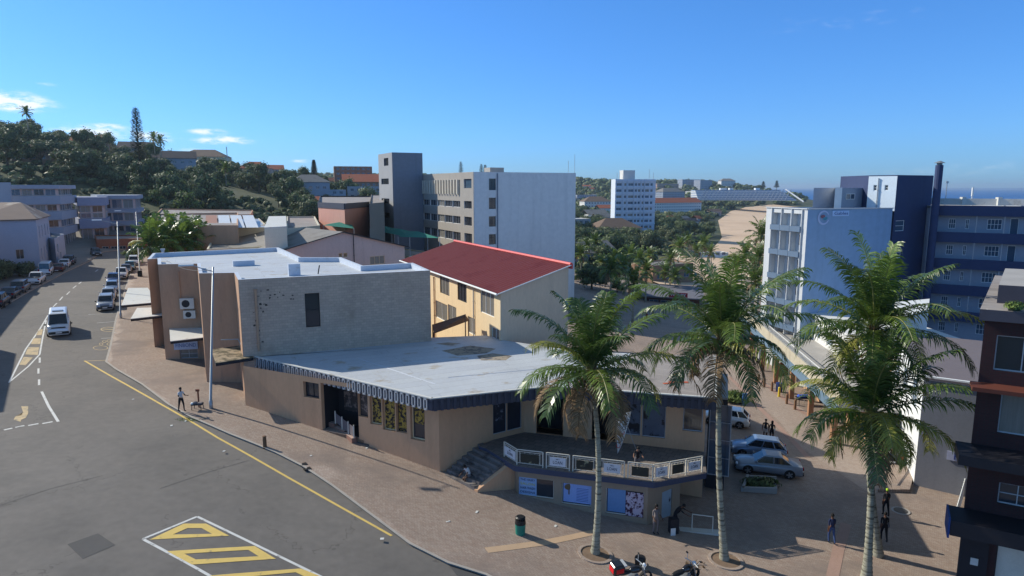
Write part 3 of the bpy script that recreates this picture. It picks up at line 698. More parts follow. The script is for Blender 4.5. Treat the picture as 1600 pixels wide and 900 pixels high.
# bank sign
a_ = Vector(bC0); s0, zt = sz(272, 533.5, bC0, bC1); s1_, zb = sz(310, 544.5, bC0, bC1); d2 = (Vector(bC1) - a_).normalized(); n2 = Vector((d2.y, -d2.x)); c = a_ + d2 * (s0 + s1_) / 2 + n2 * .12
sg = thing('bank_sign', 'pale sign board lettered in blue under the canopy', 'sign', (c.x, c.y, (zt + zb) / 2), math.atan2(d2.y, d2.x))
b = MB(); b.box((c.x, c.y, (zt + zb) / 2), (s1_ - s0, .08, zt - zb), math.atan2(d2.y, d2.x)); b.build('board', M('sign_blue_grey', rgb(176, 188, 208), .6, .03, 1), sg)
text_obj('FINBOND', 'lettering', M('sign_blue', rgb(70, 96, 150), .6, 0), sg, (c.x + n2.x * .05, c.y + n2.y * .05, (zt + zb) / 2), (d2.x, d2.y, 0), (0, 0, 1), .5, (s1_ - s0) * .86)
# pipework from the block down on the low roof
pw = MB(); A = PH_(345, 531, 12.2); B = PH_(372, 530, 12.2); C = PH_(383, 548, 12.6); D_ = PH_(390, 549, 12.6); E_ = PH_(391, 562, 13.2)
pw.tube([A, B, C, D_, E_], .045, 8); tag(pw.build('gutter_pipe', m_steel, origin=tuple(B)), 'thin pale pipe bent over the brown topped canopy', 'pipe')

# ------------------------------------------------------------------ low shop building with the wide flat roof
HS = 13.0; FD = .78
ra = pp(397, 557, HS); rb = pp(675, 623, HS); rc = pp(862, 603.5, HS); re_ = pp(1120, 622, HS); rf_ = pp(1116, 556, HS)
rg = pp(905, 549, HS); rh = pp(783, 531, HS); ri = pp(760, 524, HS); rj = pp(672, 527.5, HS)
W1 = pp(819, 675, 17.0); W2 = pp(1100, 706, 17.0); Wl = t1
Wi = (lambda a, b, t: (a[0] + (b[0] - a[0]) * t, a[1] + (b[1] - a[1]) * t))
shop = thing('shop_building', 'low brown shop with wide pale flat roof and ribbed dark fascia', 'building', (*W0, Z(18.3)))
roof_poly = [ra, rb, rc, re_, rf_, rg, rh, ri, rj, c1]
r = MB()
split = [pp(930, 607.5, HS), pp(985, 552, HS)]
r.prism([ra, rb, rc, split[0], split[1], rg, rh, ri, rj, Wi(c1, c2, .03)], Z(HS) - .12, Z(HS)); r.build('roof', m_silver, shop)
r = MB(); r.prism([split[0], re_, rf_, split[1]], Z(HS) - .12, Z(HS) - .02); o = r.build('roof', m_oldroof, shop); o['label'] = 'weathered grey half of the roof'
r = MB(); 
for (px, py, L_, W_, rz) in [(1060, 597, 1.3, .32, -.05), (1042, 599, .5, .25, .2)]:
    p = PH_(px, py, HS); r.box((p.x, p.y, p.z + .003), (L_, W_, .02), rz)
r.build('rust_patch', M('rust_orange', rgb(176, 92, 66), .9, .15, 2), shop)
# puddle-like bare patches by the yellow wall
r = MB()
for (pts) in [[(690, 548), (735, 540), (775, 545), (760, 552), (715, 556)], [(745, 556), (770, 552), (800, 556), (790, 563), (752, 563)], [(680, 537), (700, 535), (720, 537), (700, 540)]]:
    P = [PH_(a, b, HS) for a, b in pts][::-1]; r.prism([(p.x, p.y) for p in P], Z(HS) - .01, Z(HS) + .004)
r.build('bare_patch', M('bare_screed', rgb(152, 140, 122), .9, .2, 1.5, stain=(rgb(100, 96, 92), 2, .5, .1)), shop)
# raised repairs / ridges in the silver coat
r = MB()
for (a, b) in [((640, 565), (770, 560)), ((700, 590), (860, 575)), ((560, 560), (680, 600))]:
    A, B = PH_(*a, HS), PH_(*b, HS); r.tube([(A.x, A.y, A.z), (B.x, B.y, B.z)], .02, 5)
r.build('roof_seam', m_parap, shop)
# fascia: backing band and projecting ribs
def fascia(p0, p1, label, style, rib_m, w_=.30, gap=.22):
    p0 = Vector(p0); p1 = Vector(p1); d = (p1 - p0).normalized(); n = Vector((d.y, -d.x)); L = (p1 - p0).length; rz = math.atan2(d.y, d.x)
    c = (p0 + p1) / 2; b = MB(); b.box((c.x - n.x * .06, c.y - n.y * .06, Z(HS) - FD / 2 - .02), (L, .12, FD), rz); b.build('fascia_board', m_navy, shop)
    e = MB(); e.box((c.x, c.y, Z(HS) + .02), (L + .05, .2, .07), rz); e.build('roof_edge', m_white_d, shop)
    m = MB(); k = .1
    while k + w_ < L:
        if style == 'U':
            for dx, ww, zz, hh in ((0, .07, FD / 2, FD), (w_ - .07, .07, FD / 2, FD), (w_ / 2 - .035, w_, FD - .06, .12), (w_ / 2 - .035, w_, .06, .12)):
                q = p0 + d * (k + dx + .035) + n * .045; m.box((q.x, q.y, Z(HS) - .03 - zz), (ww, .09, hh), rz)
        else:
            q = p0 + d * (k + w_ / 2) + n * .04; m.box((q.x, q.y, Z(HS) - .03 - FD / 2), (w_, .08, FD), rz)
        k += w_ + gap
    o = m.build('fascia_ribs', rib_m, shop); o['label'] = label
fascia(ra, rb, 'pale grey ribs along the street side', 'U', m_lgrey, .30, .20)
fascia(rb, rc, 'dark ribs facing the terrace', 'r', m_navy, .20, .22)
fascia(rc, re_, 'dark ribs over the terrace', 'r', m_navy, .20, .22)
fascia(re_, rf_, 'dark ribs along the far side', 'r', m_navy, .20, .22)
so = MB(); so.prism([Wi(ra, rb, .002), rb, rc, re_, rf_, rh, rj], Z(HS) - .30, Z(HS) - .24); so.build('soffit', m_charc, shop)
# walls under the fascia
ZS = Z(HS) - .3
eS = (Wl, W0)                                        # street wall, left to right
recess = (sz(503, 650, *eS)[0], sz(560, 650, *eS)[0])
wA = MB()
hA = [wpx(474, 498, 590, 622, *eS)]
hA[0] = (hA[0][0], hA[0][1], hA[0][2], ZS - .4)
zs_ = lambda px, py: sz(px, py, *eS)[1]
wx = lambda a, b: (sz(a, 660, *eS)[0], sz(b, 660, *eS)[0])
sw = []
for a, b, zb_, gm in [(560, 576, zs_(568, 652), 'poster'), (578, 597, zs_(588, 664), 'poster'), (597.5, 618, zs_(608, 673), 'poster'), (618.5, 636, zs_(627, 676), 'poster'), (640.5, 664, zs_(652, 688), 'poster2')]:
    s0, s1_ = wx(a, b); sw.append((s0 + .03, s1_ - .03, zb_, ZS - .55, gm))
door = (recess[0], recess[1], Z(17.1), ZS - .3)
facade(wA, Wl, W0, Z(19.6), ZS, [hA[0], door] + [q[:4] for q in sw], .3)
facade(wA, W0, W1, Z(19.6), ZS, [], .2)
e12 = (Vector(W1), Vector(W2))
wt = []
tz = Z(17.0)
def w12(a, b, y0, y1): return wpx(a, b, y0, y1, *e12)
W1s = sz(770, 660, W0, W1)[0]
wA.v.clear(); wA.f.clear(); wA.m.clear()
facade(wA, Wl, W0, Z(19.6), ZS, [hA[0], door] + [q[:4] for q in sw], .3)
L01 = (Vector(W1) - Vector(W0)).length
tw = [(W1s + .02, sz(792, 660, W0, W1)[0] - .03, tz + .35, ZS - .12), (sz(792, 660, W0, W1)[0] + .03, min(L01 - .15, sz(815, 660, W0, W1)[0]), tz + .35, ZS - .12)]
facade(wA, W0, W1, Z(19.6), ZS, tw, .12)
L12 = (e12[1] - e12[0]).length
d12 = (sz(838, 655, *e12)[0], sz(880, 655, *e12)[0], tz + .01, ZS - .2)
d12b = (sz(925, 655, *e12)[0], sz(962, 655, *e12)[0], tz + .01, ZS - .15)
tw2 = [(sz(966, 660, *e12)[0], sz(1001, 660, *e12)[0], tz + .6, ZS - .12), (sz(1003, 660, *e12)[0], sz(1040, 660, *e12)[0], tz + .6, ZS - .12), (sz(1067, 660, *e12)[0], min(L12 - .1, sz(1098, 660, *e12)[0]), tz + 1.3, ZS - .12)]
facade(wA, W1, W2, Z(21.5), ZS, [d12, d12b] + tw2, .2)
W3 = (W2[0] + 1.0, W2[1] + 9.5); facade(wA, W2, W3, Z(22.5), ZS, [], .2); facade(wA, W3, Wi(c1, c2, .5), Z(22.5), ZS, [], .2)
wA.build('wall', m_tan2, shop)
# windows and posters
m_post = M('leaf_poster', rgb(170, 140, 60), .5, .3, 6, stain=(rgb(40, 34, 40), 5, .49, .03), fine=.2)
m_post2 = M('night_poster', rgb(36, 38, 50), .4, .3, 1.2, stain=(rgb(120, 124, 140), .9, .60, .03))
m_postf = M('faces_poster', rgb(190, 176, 190), .5, .05, 2, stain=(rgb(70, 36, 60), 4.5, .50, .04))
m_postb = M('blue_white_poster', rgb(150, 176, 210), .45, .08, .8)
m_postc = M('mixed_poster', rgb(72, 62, 58), .5, .25, 3, stain=(rgb(128, 110, 100), 3, .53, .03))
def poster(p0, p1, hole, m, name='poster', off=.22, mgn=.06):
    a = Vector(p0[:2]); d = (Vector(p1[:2]) - a).normalized(); n = Vector((d.y, -d.x)); s0, s1_, z0, z1 = hole; c = a + d * (s0 + s1_) / 2 - n * off
    b = MB(); b.box((c.x, c.y, (z0 + z1) / 2), (s1_ - s0 - 2 * mgn, .02, z1 - z0 - 2 * mgn), math.atan2(d.y, d.x)); return b.build(name, m, shop)
for k, q in enumerate(sw):
    fm = [m_charc, m_cream, m_cream, m_charc, m_cream][k]
    window(shop, Wl, W0, q[:4], depth=.27, nx=1, nz=1, fm=fm, gm=m_glass, name='shop_window', fw=.07)
    hh = q[:4] if k < 4 else (q[0] + .15, q[1] - .12, q[2] + 1.0, q[3])
    poster(Wl, W0, hh, m_post if k else m_postc, off=.235)
window(shop, Wl, W0, hA[0], depth=.27, nx=2, nz=1, fm=m_charc, gm=m_glass, name='shop_window')
# recessed entrance with its dark back and a poster
a = Vector(Wl); d = (Vector(W0) - a).normalized(); n = Vector((d.y, -d.x)); rz = math.atan2(d.y, d.x)
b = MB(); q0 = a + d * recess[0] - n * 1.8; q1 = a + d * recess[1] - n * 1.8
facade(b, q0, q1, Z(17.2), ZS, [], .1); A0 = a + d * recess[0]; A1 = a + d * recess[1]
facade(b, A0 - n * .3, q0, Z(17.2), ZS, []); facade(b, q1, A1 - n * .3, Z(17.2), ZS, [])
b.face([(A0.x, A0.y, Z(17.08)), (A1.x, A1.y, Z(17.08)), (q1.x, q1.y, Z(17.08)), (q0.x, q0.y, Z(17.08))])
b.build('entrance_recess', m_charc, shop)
poster(q0, q1, (.5, 2.4, Z(17.1) + 1.0, ZS - .3), m_postc, off=-.05)
window(shop, q0, q1, (2.6, 4.0, Z(17.1) + .05, ZS - .4), depth=-.06, nx=1, nz=1, fm=m_charc, gm=m_glass, name='glass_door')
for k, q in enumerate(tw):
    window(shop, W0, W1, q, depth=.1, nx=1, nz=1, fm=m_lgrey, gm=m_glass, name='shop_window'); poster(W0, W1, q, m_post2, off=.06)
for k, q in enumerate(tw2):
    window(shop, W1, W2, q, depth=.16, nx=1, nz=1, fm=m_lgrey, gm=m_glass, name='shop_window')
    if k < 2: poster(W1, W2, q, M('dark_people_poster', rgb(86, 92, 104), .4, .2, 1, stain=(rgb(34, 32, 36), 1.2, .5, .05)), off=.12)
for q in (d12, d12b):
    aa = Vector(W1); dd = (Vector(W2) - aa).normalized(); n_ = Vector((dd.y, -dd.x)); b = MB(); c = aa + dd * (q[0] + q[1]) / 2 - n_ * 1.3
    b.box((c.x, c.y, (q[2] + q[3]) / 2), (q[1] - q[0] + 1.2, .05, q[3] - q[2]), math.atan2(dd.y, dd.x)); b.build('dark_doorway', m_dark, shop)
# street entrance: low curved brick wall with posts and glass rail, brick landing, steps
pl = [pp(480, 667, 17.2), pp(500, 667, 17.25), pp(522, 674, 17.3), pp(537, 682, 17.35), pp(550, 697, 17.6)]
lw = MB()
inner_ = [Wi(p, Wl if i < 1 else W0, .02) for i, p in enumerate(pl)]
for i in range(len(pl) - 1):
    A, B = Vector(pl[i]), Vector(pl[i + 1]); dd = (B - A).normalized(); nb = Vector((-dd.y, dd.x)) * .35
    lw.prism([tuple(A), tuple(B), tuple(B + nb), tuple(A + nb)], Z(18.2), Z(16.75) - (.1 * i if i > 1 else 0), 0, top=1)
    lw.v[-1] = lw.v[-1]
tag(lw.build('entrance_wall', [M('red_brick', rgb(150, 108, 92), .9, .1, 2, brick=(.22, .075, .01, rgb(138, 96, 80), rgb(120, 104, 94), 'wall')), M('brick_coping', rgb(176, 150, 136), .9, .08, 2)], origin=(*pl[2], Z(17.5))), 'low curved red brick wall edging the shop entrance', 'wall')
posts = []
rl_ = thing('glass_railing', 'short railing of pale posts and glass on the brick wall', 'railing', (*pl[2], Z(16.8)))
for k in range(7):
    t = k / 6 * (len(pl) - 1) * .999; i = int(t); p = Vector(Wi(pl[i], pl[i + 1], t - i)); A, B = Vector(pl[i]), Vector(pl[i + 1]); dd = (B - A).normalized(); p = p + Vector((-dd.y, dd.x)) * .17
    zt = Z(16.75) - (.1 * i if i > 1 else 0); posts.append((p, zt)); b = MB(); b.box((p.x, p.y, zt + .45), (.07, .07, .95), 0); b.build('post', m_rail, rl_)
for k in range(6):
    (p, z0_), (q, z1__) = posts[k], posts[k + 1]; b = MB(); b.face([(p.x, p.y, z0_ + .1), (q.x, q.y, z1__ + .1), (q.x, q.y, z1__ + .8), (p.x, p.y, z0_ + .8)]); b.build('glass_panel', M('rail_glass', rgb(110, 105, 108), .1, 0, 1, spec=.6), rl_) if k not in (0, 2) else None
ld = MB(); e0 = a + d * (recess[0] - 1.2); e1 = a + d * (recess[1])
ld.prism([pl[0], pl[1], pl[2], pl[3], tuple(e1), tuple(e0)], Z(18.6), Z(17.07)); ld.build('entrance_landing', m_pave, shop)
stp = MB()
for k in range(4):
    f0 = Vector(Wi(pl[3], pl[4], k / 4)); f1 = Vector(Wi(pl[3], pl[4], (k + 1) / 4 + .02)); g0 = a + d * (recess[1] + .0 + k * .42); g1 = a + d * (recess[1] + .42 + k * .42)
    stp.prism([tuple(f0), tuple(f1), tuple(g1), tuple(g0)], Z(18.8), Z(17.2 + k * .2))
stp.build('entrance_steps', M('dark_brick', rgb(96, 82, 74), .9, .1, 2), shop)

# ------------------------------------------------------------------ terrace over the salon
T0 = pp(760, 701, 17.0); T1 = pp(804, 728, 17.0); T2 = pp(1022, 754, 17.0); T3 = pp(1104, 739, 17.0)
ter = thing('terrace', 'raised terrace with slate blue slab edge above the salon', 'terrace', (*T1, Z(19.5)))
S0 = pp(748, 697, 17.0)
b = MB(); b.prism([T1, T2, T3, W2, W1, Wi(W0, W1, .62), S0, T0], Z(17.35), Z(17.0), 0, top=1)
b.build('slab', [M('slab_edge_blue', rgb(64, 70, 90), .7, .06, 1), M('terrace_tiles', rgb(128, 118, 110), .8, .1, .8, brick=(.5, .5, .02, rgb(112, 104, 98), rgb(92, 86, 82), .5))], ter)
def inset(a, b, k, side=1):
    a, b = Vector(a), Vector(b); d = (b - a).normalized(); n = Vector((-d.y, d.x)) * k * side; return a + n, b + n
s_a, s_b = inset(T1, T2, .35); s_a = s_a + (s_b - s_a).normalized() * .15; s_b = s_b - (s_b - s_a).normalized() * .35
s_c = Vector(T3) + Vector((-1.3, .9)) ; s_z = Vector(Wi(T0, T1, .75)) + Vector((.4, .5))
L_ab = (s_b - s_a).length
salon_h = []
for (x0, x1, y0, y1) in [(809, 865, 748, 777), (877, 924, 757, 790), (946, 1006, 766, 806)]: salon_h.append(wpx(x0, x1, y0, y1, s_a, s_b))
dr = (sz(1034, 790, s_b, s_c)[0], sz(1050, 790, s_b, s_c)[0]); drh = (max(.3, dr[0]), max(.3, dr[0]) + .95, Z(20.25), Z(18.2))
b = MB(); zb = Z(22.5); zt = Z(17.352)
facade(b, s_z, s_a, zb, zt, []); facade(b, s_a, s_b, zb, zt, salon_h, .18); facade(b, s_b, s_c, zb, zt, [drh], .15); facade(b, s_c, (s_c.x + .6, s_c.y + 5), zb, zt, [])
b.build('salon_wall', M('salon_plaster', rgb(150, 132, 112), .85, .08, .6, stretch=(1, 1, .3)), ter)
sd_ = (s_b - s_a).normalized(); sn = Vector((sd_.y, -sd_.x))
for k, q in enumerate(salon_h):
    window(ter, s_a, s_b, q, depth=.14, nx=1, nz=1, fm=m_rail, gm=m_glass, name='salon_window', fw=.05)
def panel(q, f0, f1, m, name, par=ter, z0=0., z1=1., off=.10, A=None, B=None):
    A = Vector(A or s_a); B = Vector(B or s_b); d = (B - A).normalized(); n = Vector((d.y, -d.x)); s0 = q[0] + (q[1] - q[0]) * f0; s1_ = q[0] + (q[1] - q[0]) * f1; za = q[2] + (q[3] - q[2]) * z0; zc = q[2] + (q[3] - q[2]) * z1
    c = A + d * (s0 + s1_) / 2 - n * off; b = MB(); b.box((c.x, c.y, (za + zc) / 2), (s1_ - s0, .015, zc - za), math.atan2(d.y, d.x)); b.build(name, m, par); return c + n * .012, (za + zc) / 2, s1_ - s0, d
q = salon_h[0]; c, zz, ww, dd = panel(q, .02, .52, m_postb, 'poster', z0=.03, z1=.97)
for k, (t, col, sz_) in enumerate([('THE HAIRY', rgb(40, 60, 96), .2), ('SALON', rgb(196, 186, 70), .22), ('HAIR WASH', rgb(24, 38, 70), .22), ('DESIGNS', rgb(24, 38, 70), .2)]):
    text_obj(t, 'lettering', M('poster_ink_%d' % k, col, .6, 0), ter, (c.x, c.y, zz + .42 - k * .27), (dd.x, dd.y, 0), (0, 0, 1), sz_, ww * .82)
q = salon_h[1]; c, zz, ww, dd = panel(q, .06, 1.0, M('blue_poster', rgb(146, 170, 220), .45, .06, .7), 'poster', z0=.1, z1=.97)
b = MB(); 
for k in range(9): b.box((c.x + dd.x * ww * .18, c.y + dd.y * ww * .18, zz + .35 - k * .1), (ww * .42, .01, .03), math.atan2(dd.y, dd.x))
b.build('poster_lines', M('poster_ink_b', rgb(84, 108, 164), .6, 0), ter)
b = MB(); b.ball((c.x - dd.x * ww * .3, c.y - dd.y * ww * .3, zz + .38), (.28, .02, .2)); b.tube([(c.x - dd.x * ww * .3, c.y - dd.y * ww * .3, zz + .25), (c.x - dd.x * ww * .3, c.y - dd.y * ww * .3, zz - .1)], .04, 6); b.build('poster_emblem', M('poster_bronze', rgb(110, 92, 66), .6, .2, 4), ter)
q = salon_h[2]; panel(q, .05, .52, M('blue_film', rgb(104, 142, 186), .4, .03, .5), 'poster', z0=.08, z1=.98); panel(q, .53, .99, m_postf, 'poster', z0=.0, z1=.93, off=.09)
a3 = s_b; d3 = (s_c - s_b).normalized(); n3 = Vector((d3.y, -d3.x)); c3 = a3 + d3 * (drh[0] + .475) - n3 * .1
b = MB(); b.box((c3.x, c3.y, (drh[2] + drh[3]) / 2), (.93, .05, drh[3] - drh[2]), math.atan2(d3.y, d3.x)); dro = b.build('door', M('door_poster_blue', rgb(150, 166, 176), .6, .08, 1, stain=(rgb(60, 60, 66), 1.3, .62, .04)), ter)
b = MB(); b.ball((c3.x + d3.x * .36 + n3.x * .06, c3.y + d3.y * .36 + n3.y * .06, drh[2] + 1.0), .04); b.build('handle', m_steel, dro)
# railing around the terrace with banners
rails = thing('terrace_railing', 'cream metal terrace railing hung with small banners', 'railing', (*T1, Z(17.0)))
Tp = [Vector(Wi(T0, T1, .56)) + Vector((.16, .25)), Vector(T1) + Vector((.15, .2)), Vector(T2) + Vector((-.05, .22)), Vector(T3) + Vector((-.25, .15))]
ban = [(0, 1), (6, 1), (3, 1)]
bw = M('banner_white', rgb(205, 206, 210), .6, .04, 1); bk = M('banner_dark', rgb(48, 50, 44), .6, .3, 2, stain=(rgb(150, 150, 120), 1.6, .58, .06)); ink = M('banner_ink', rgb(30, 34, 60), .6, 0)
for e, nb in ((0, 1), (1, 5), (2, 3)):
    A, B = Tp[e], Tp[e + 1]; L = (B - A).length; d = (B - A).normalized(); n = Vector((d.y, -d.x)); rz = math.atan2(d.y, d.x); z0 = Z(17.0)
    for k in range(nb + (1 if e == 2 else 0)):
        p = A + d * L * k / nb
        for off in (0, .22) if (e == 1 and 0 < k) else (0,):
            b = MB(); q = p + d * off; b.box((q.x, q.y, z0 + .5), (.06, .06, 1.0), rz); b.build('post', m_rail, rails)
    for k in range(nb):
        p = A + d * (L * k / nb + (.22 if (e == 1 and k) else 0) + .03); W_ = L / nb - (.22 if (e == 1 and k) else 0) - .06; c = p + d * W_ / 2; b = MB()
        b.box((c.x, c.y, z0 + 1.0), (W_, .05, .05), rz)
        for zz in (.88, .14): b.box((c.x, c.y, z0 + zz), (W_, .03, .03), rz)
        for t in (.1, .9): b.box((c.x + d.x * W_ * (t - .5), c.y + d.y * W_ * (t - .5), z0 + .51), (.03, .028, .73), rz)
        for zz in (.76, .26): b.box((c.x, c.y, z0 + zz), (W_ * .8, .026, .025), rz)
        for t in (.3, .5, .7): b.box((c.x + d.x * W_ * (t - .5), c.y + d.y * W_ * (t - .5), z0 + .5), (.02, .024, .72), rz)
        b.build('rail_panel', m_rail, rails)
        white = (e == 0) or (e == 1 and k in (1, 3)) or (e == 2 and k in (0, 2))
        g = MB(); cc = c + n * .04; g.box((cc.x, cc.y, z0 + .5), (W_ * (.72 if e else .9), .02, .56), rz)
        o = g.build('banner', bw if white else bk, rails); o['label'] = 'white banner lettered LOAN' if white else 'dark photo banner'
        if white:
            tx = cc + n * .013; text_obj('LOAN', 'lettering', ink, rails, (tx.x, tx.y, z0 + .45), (d.x, d.y, 0), (0, 0, 1), .28, W_ * .42); text_obj('NEED A', 'lettering', ink, rails, (tx.x, tx.y, z0 + .66), (d.x, d.y, 0), (0, 0, 1), .09, W_ * .16)
# steps up to the terrace with their cheek wall
B0, B1 = Vector(pp(690, 741, 18.35)), Vector(pp(741, 770, 18.75)); U0, U1 = Vector(pp(752, 690, 17.0)), Vector(pp(800, 716, 17.0))
sp_ = thing('stairs', 'wide flight of grey steps climbing to the terrace', 'stairs', (*B0, Z(18.4)))
NS = 8; b = MB()
for k in range(NS):
    f0, f1 = k / NS, 1.0; a0 = B0.lerp(U0, f0); a1 = B1.lerp(U1, f0); zt_ = Z(18.5 - (k + 1) * (1.5 - .012) / NS); g0 = B0.lerp(U0, (k + 1) / NS); g1 = B1.lerp(U1, (k + 1) / NS)
    b.prism([tuple(a0), tuple(a1), tuple(g1), tuple(g0)], Z(20), zt_, 0)
b.build('steps', M('step_slate', rgb(120, 114, 110), .8, .14, 1.5, stain=(rgb(76, 72, 70), 1.2, .5, .15)), sp_)
b = MB(); nb = (B1 - B0).normalized() * .28; a0, a1 = B1, U1.lerp(B1, -.06)
P = [a0, a0 + nb, a1 + nb, a1]; zA, zB = Z(18.75) + .25, Z(16.98)
i0 = len(b.v); b.v += [(p.x, p.y, Z(20.5)) for p in P] + [(P[0].x, P[0].y, zA), (P[1].x, P[1].y, zA), (P[2].x, P[2].y, zB), (P[3].x, P[3].y, zB)]
for q in ((3, 2, 1, 0), (4, 5, 6, 7), (0, 1, 5, 4), (1, 2, 6, 5), (2, 3, 7, 6), (3, 0, 4, 7)): b.f.append(q); b.m.append(0)
b.build('cheek_wall', m_tan2, sp_)
# kiosk-like glazed shopfront right of the terrace
g0, g1 = pp(1101, 735, 18.6), pp(1136, 742, 18.6)
gl = building('glazed_stairwell', 'narrow bluish glass stairwell beside the terrace end', 'building', [pp(1102, 748, 19.6), pp(1131, 752, 19.6), pp(1131, 700, 19.6), pp(1106, 698, 19.6)], Z(13.9), m_charc, m_conc, {0: [((.08, 1.5, Z(19.3), Z(14.3)), dict(nx=2, nz=4, fm=m_lgrey, gm=m_glass_b))]}, parapet=0, z0=Z(21.5))
# ------------------------------------------------------------------ red roofed yellow building
def at(p, ang, d): return (p[0] + math.cos(R(ang)) * d, p[1] + math.sin(R(ang)) * d)
N0 = pp(782, 532, HS); hN = CAMZ - PD(782, 457, N0[1]).z
AX = 27.0
eL = PH_(631, 406, hN); Fp = (eL.x, eL.y)
dirE = (Vector(Fp) - Vector(N0)).normalized(); perp = Vector((dirE.y, -dirE.x))
wid = 6.7
M0 = tuple(Vector(N0) + perp * wid); G0 = tuple(Vector(Fp) + perp * wid)
red = thing('apartment_house', 'yellow walled house with a dark red sloping sheet roof', 'house', (*N0, Z(14)))
zN = Z(hN); zR = zN + 1.95; zb = Z(18.5); b = MB()
eY = (Fp, N0)
yw = [wpx(687.5, 702, 430, 460, *eY), wpx(715, 729, 442, 471, *eY), wpx(751, 772, 454, 492, *eY)]
yw2 = [wpx(681, 699, 473, 500, *eY), wpx(700, 713, 478, 505, *eY), wpx(731, 742, 496, 522, *eY), wpx(768, 780, 513, 530, *eY)]
yw2 = [(q[0], q[1], q[2], q[3]) for q in yw2]
facade(b, Fp, N0, zb, zN, yw + yw2, .14)
b.build('wall', m_cream, red)
b = MB(); facade(b, N0, M0, zb, zN, []); b.face([(*N0, zN), (*M0, zN), (*M0, zR)]); facade(b, M0, G0, zb, zR, []); facade(b, G0, Fp, zb, zN, []); b.face([(*G0, zN), (*Fp, zN), (*G0, zR)])
o = b.build('gable_wall', m_cream2, red)
for k, q in enumerate(yw + yw2): window(red, Fp, N0, q, depth=.1, nx=3 if k < 3 else 2, nz=1, fm=m_white if k not in (0, 1) else m_charc, gm=m_glass_c if k != 1 else m_glass, name='window')
r = MB(); ov = perp * -.35; dd = dirE * .3
A, B = Vector(N0) + ov - dd, Vector(Fp) + ov + dd; C, D_ = Vector(G0) + perp * .1 + dd, Vector(M0) + perp * .1 - dd
k = (zR - zN) / wid; zA = zN - .35 * k + .05; zC = zR + .1 * k + .05
nrib = 46; NN = nrib * 2                               # corrugation ridges run down the slope
for i in range(NN):
    t0, t1 = i / NN, (i + 1) / NN; h0 = .05 if i % 2 else 0; h1 = 0 if i % 2 else .05
    a0, a1 = A.lerp(B, t0), A.lerp(B, t1); d0, d1 = D_.lerp(C, t0), D_.lerp(C, t1)
    r.face([(*a0, zA + h0), (*d0, zC + h0), (*d1, zC + h1), (*a1, zA + h1)][::-1])
    r.face([(*a0, zA - .04), (*d0, zC - .04), (*d1, zC - .04), (*a1, zA - .04)])
r.build('roof', m_redroof, red)
r = MB(); r.tube([(*D_, zC + .06), (*C, zC + .06)], .16, 6); 
P = [D_ + perp * .03, C + perp * .03]; r.prism([tuple(P[0]), tuple(P[0] + perp * .14), tuple(P[1] + perp * .14), tuple(P[1])], zC - .35, zC + .12)
r.build('ridge_capping', m_redtrim, red)
r = MB(); r.tube([(*(A + ov * .3), zA - .06), (*(B + ov * .3), zA - .06)], .09, 8); r.tube([(*(A - perp * .0), zA - .02), (*(D_), zC - .02)], .05, 6); r.build('gutter', m_white, red)
for px in (679, 741): pipe(px, 433 if px < 700 else 447, px, 545, Fp, N0, .06, m_white_d if px > 700 else m_tan, red)
for (px, py) in [(736, 392), (803, 408), (850, 418)]:
    pass
# yard wall with the brown stair roof between block and yellow wall
pA, pB = pp(672, 520, 12.6), pp(728, 503, 12.3)
yr = MB(); P = [PH_(676, 507, 12.3), PH_(678, 519, 12.9), PH_(732, 499, 12.0), PH_(727, 491, 11.4)]
yr.face([tuple(p) for p in P]); yr.face([tuple(p - Vector((0, 0, .15))) for p in reversed(P)])
for i in range(4):
    a_, b_ = P[i], P[(i + 1) % 4]; yr.face([tuple(a_), tuple(b_), tuple(b_ - Vector((0, 0, .15))), tuple(a_ - Vector((0, 0, .15)))])
for q in P: yr.tube([q, (q.x, q.y, Z(18))], .06, 6)
tag(yr.build('lean_to_roof', M('brown_tiles', rgb(120, 100, 88), .9, .15, 3), origin=tuple(P[0])), 'small brown tiled lean-to roof beside the yellow wall', 'roof')

# ------------------------------------------------------------------ big grey office block and its dark tower
def P2(px, y): q = PD(px, 290, y); return (q.x, q.y)
g_c = P2(740, 105); dF = at((0, 0), 27, 1); dB = at((0, 0), 117, 1)
def along(p, ang, px):                                 # walk from p in direction ang until pixel column px
    u = (px - 800) / F; dx, dy = math.cos(R(ang)), math.sin(R(ang)); t = (p[0] / p[1] - u * CT0) if False else None
    lo, hi = 0., 400.
    f = lambda s: (p[0] + dx * s) / ((p[1] + dy * s)) - u_eff(px)
    s0 = f(0)
    best = None
    for k in range(4000):
        s = k * .05
        if f(s) * s0 <= 0: return (p[0] + dx * s, p[1] + dy * s)
    return (p[0] + dx * 10, p[1] + dy * 10)
def u_eff(px, py=290): r = ray(px, py); return r.x / r.y
g_r = along(g_c, 27, 899.5); g_l = along(g_c, 117, 600)
zt = PD(740, 268.5, g_c[1]).z; gb_ = Z(19.5)
gl2 = along(g_c, 117, 659)
eLft = (g_l, g_c)
hL = []
rows = [(272.5 + 0, 0)]
def zrow(py, p=(723, 0)): return sz(p[0], py, g_l, g_c)[1]
sA, sB = sz(598, 290, *eLft)[0], sz(719, 290, *eLft)[0]
wr = []
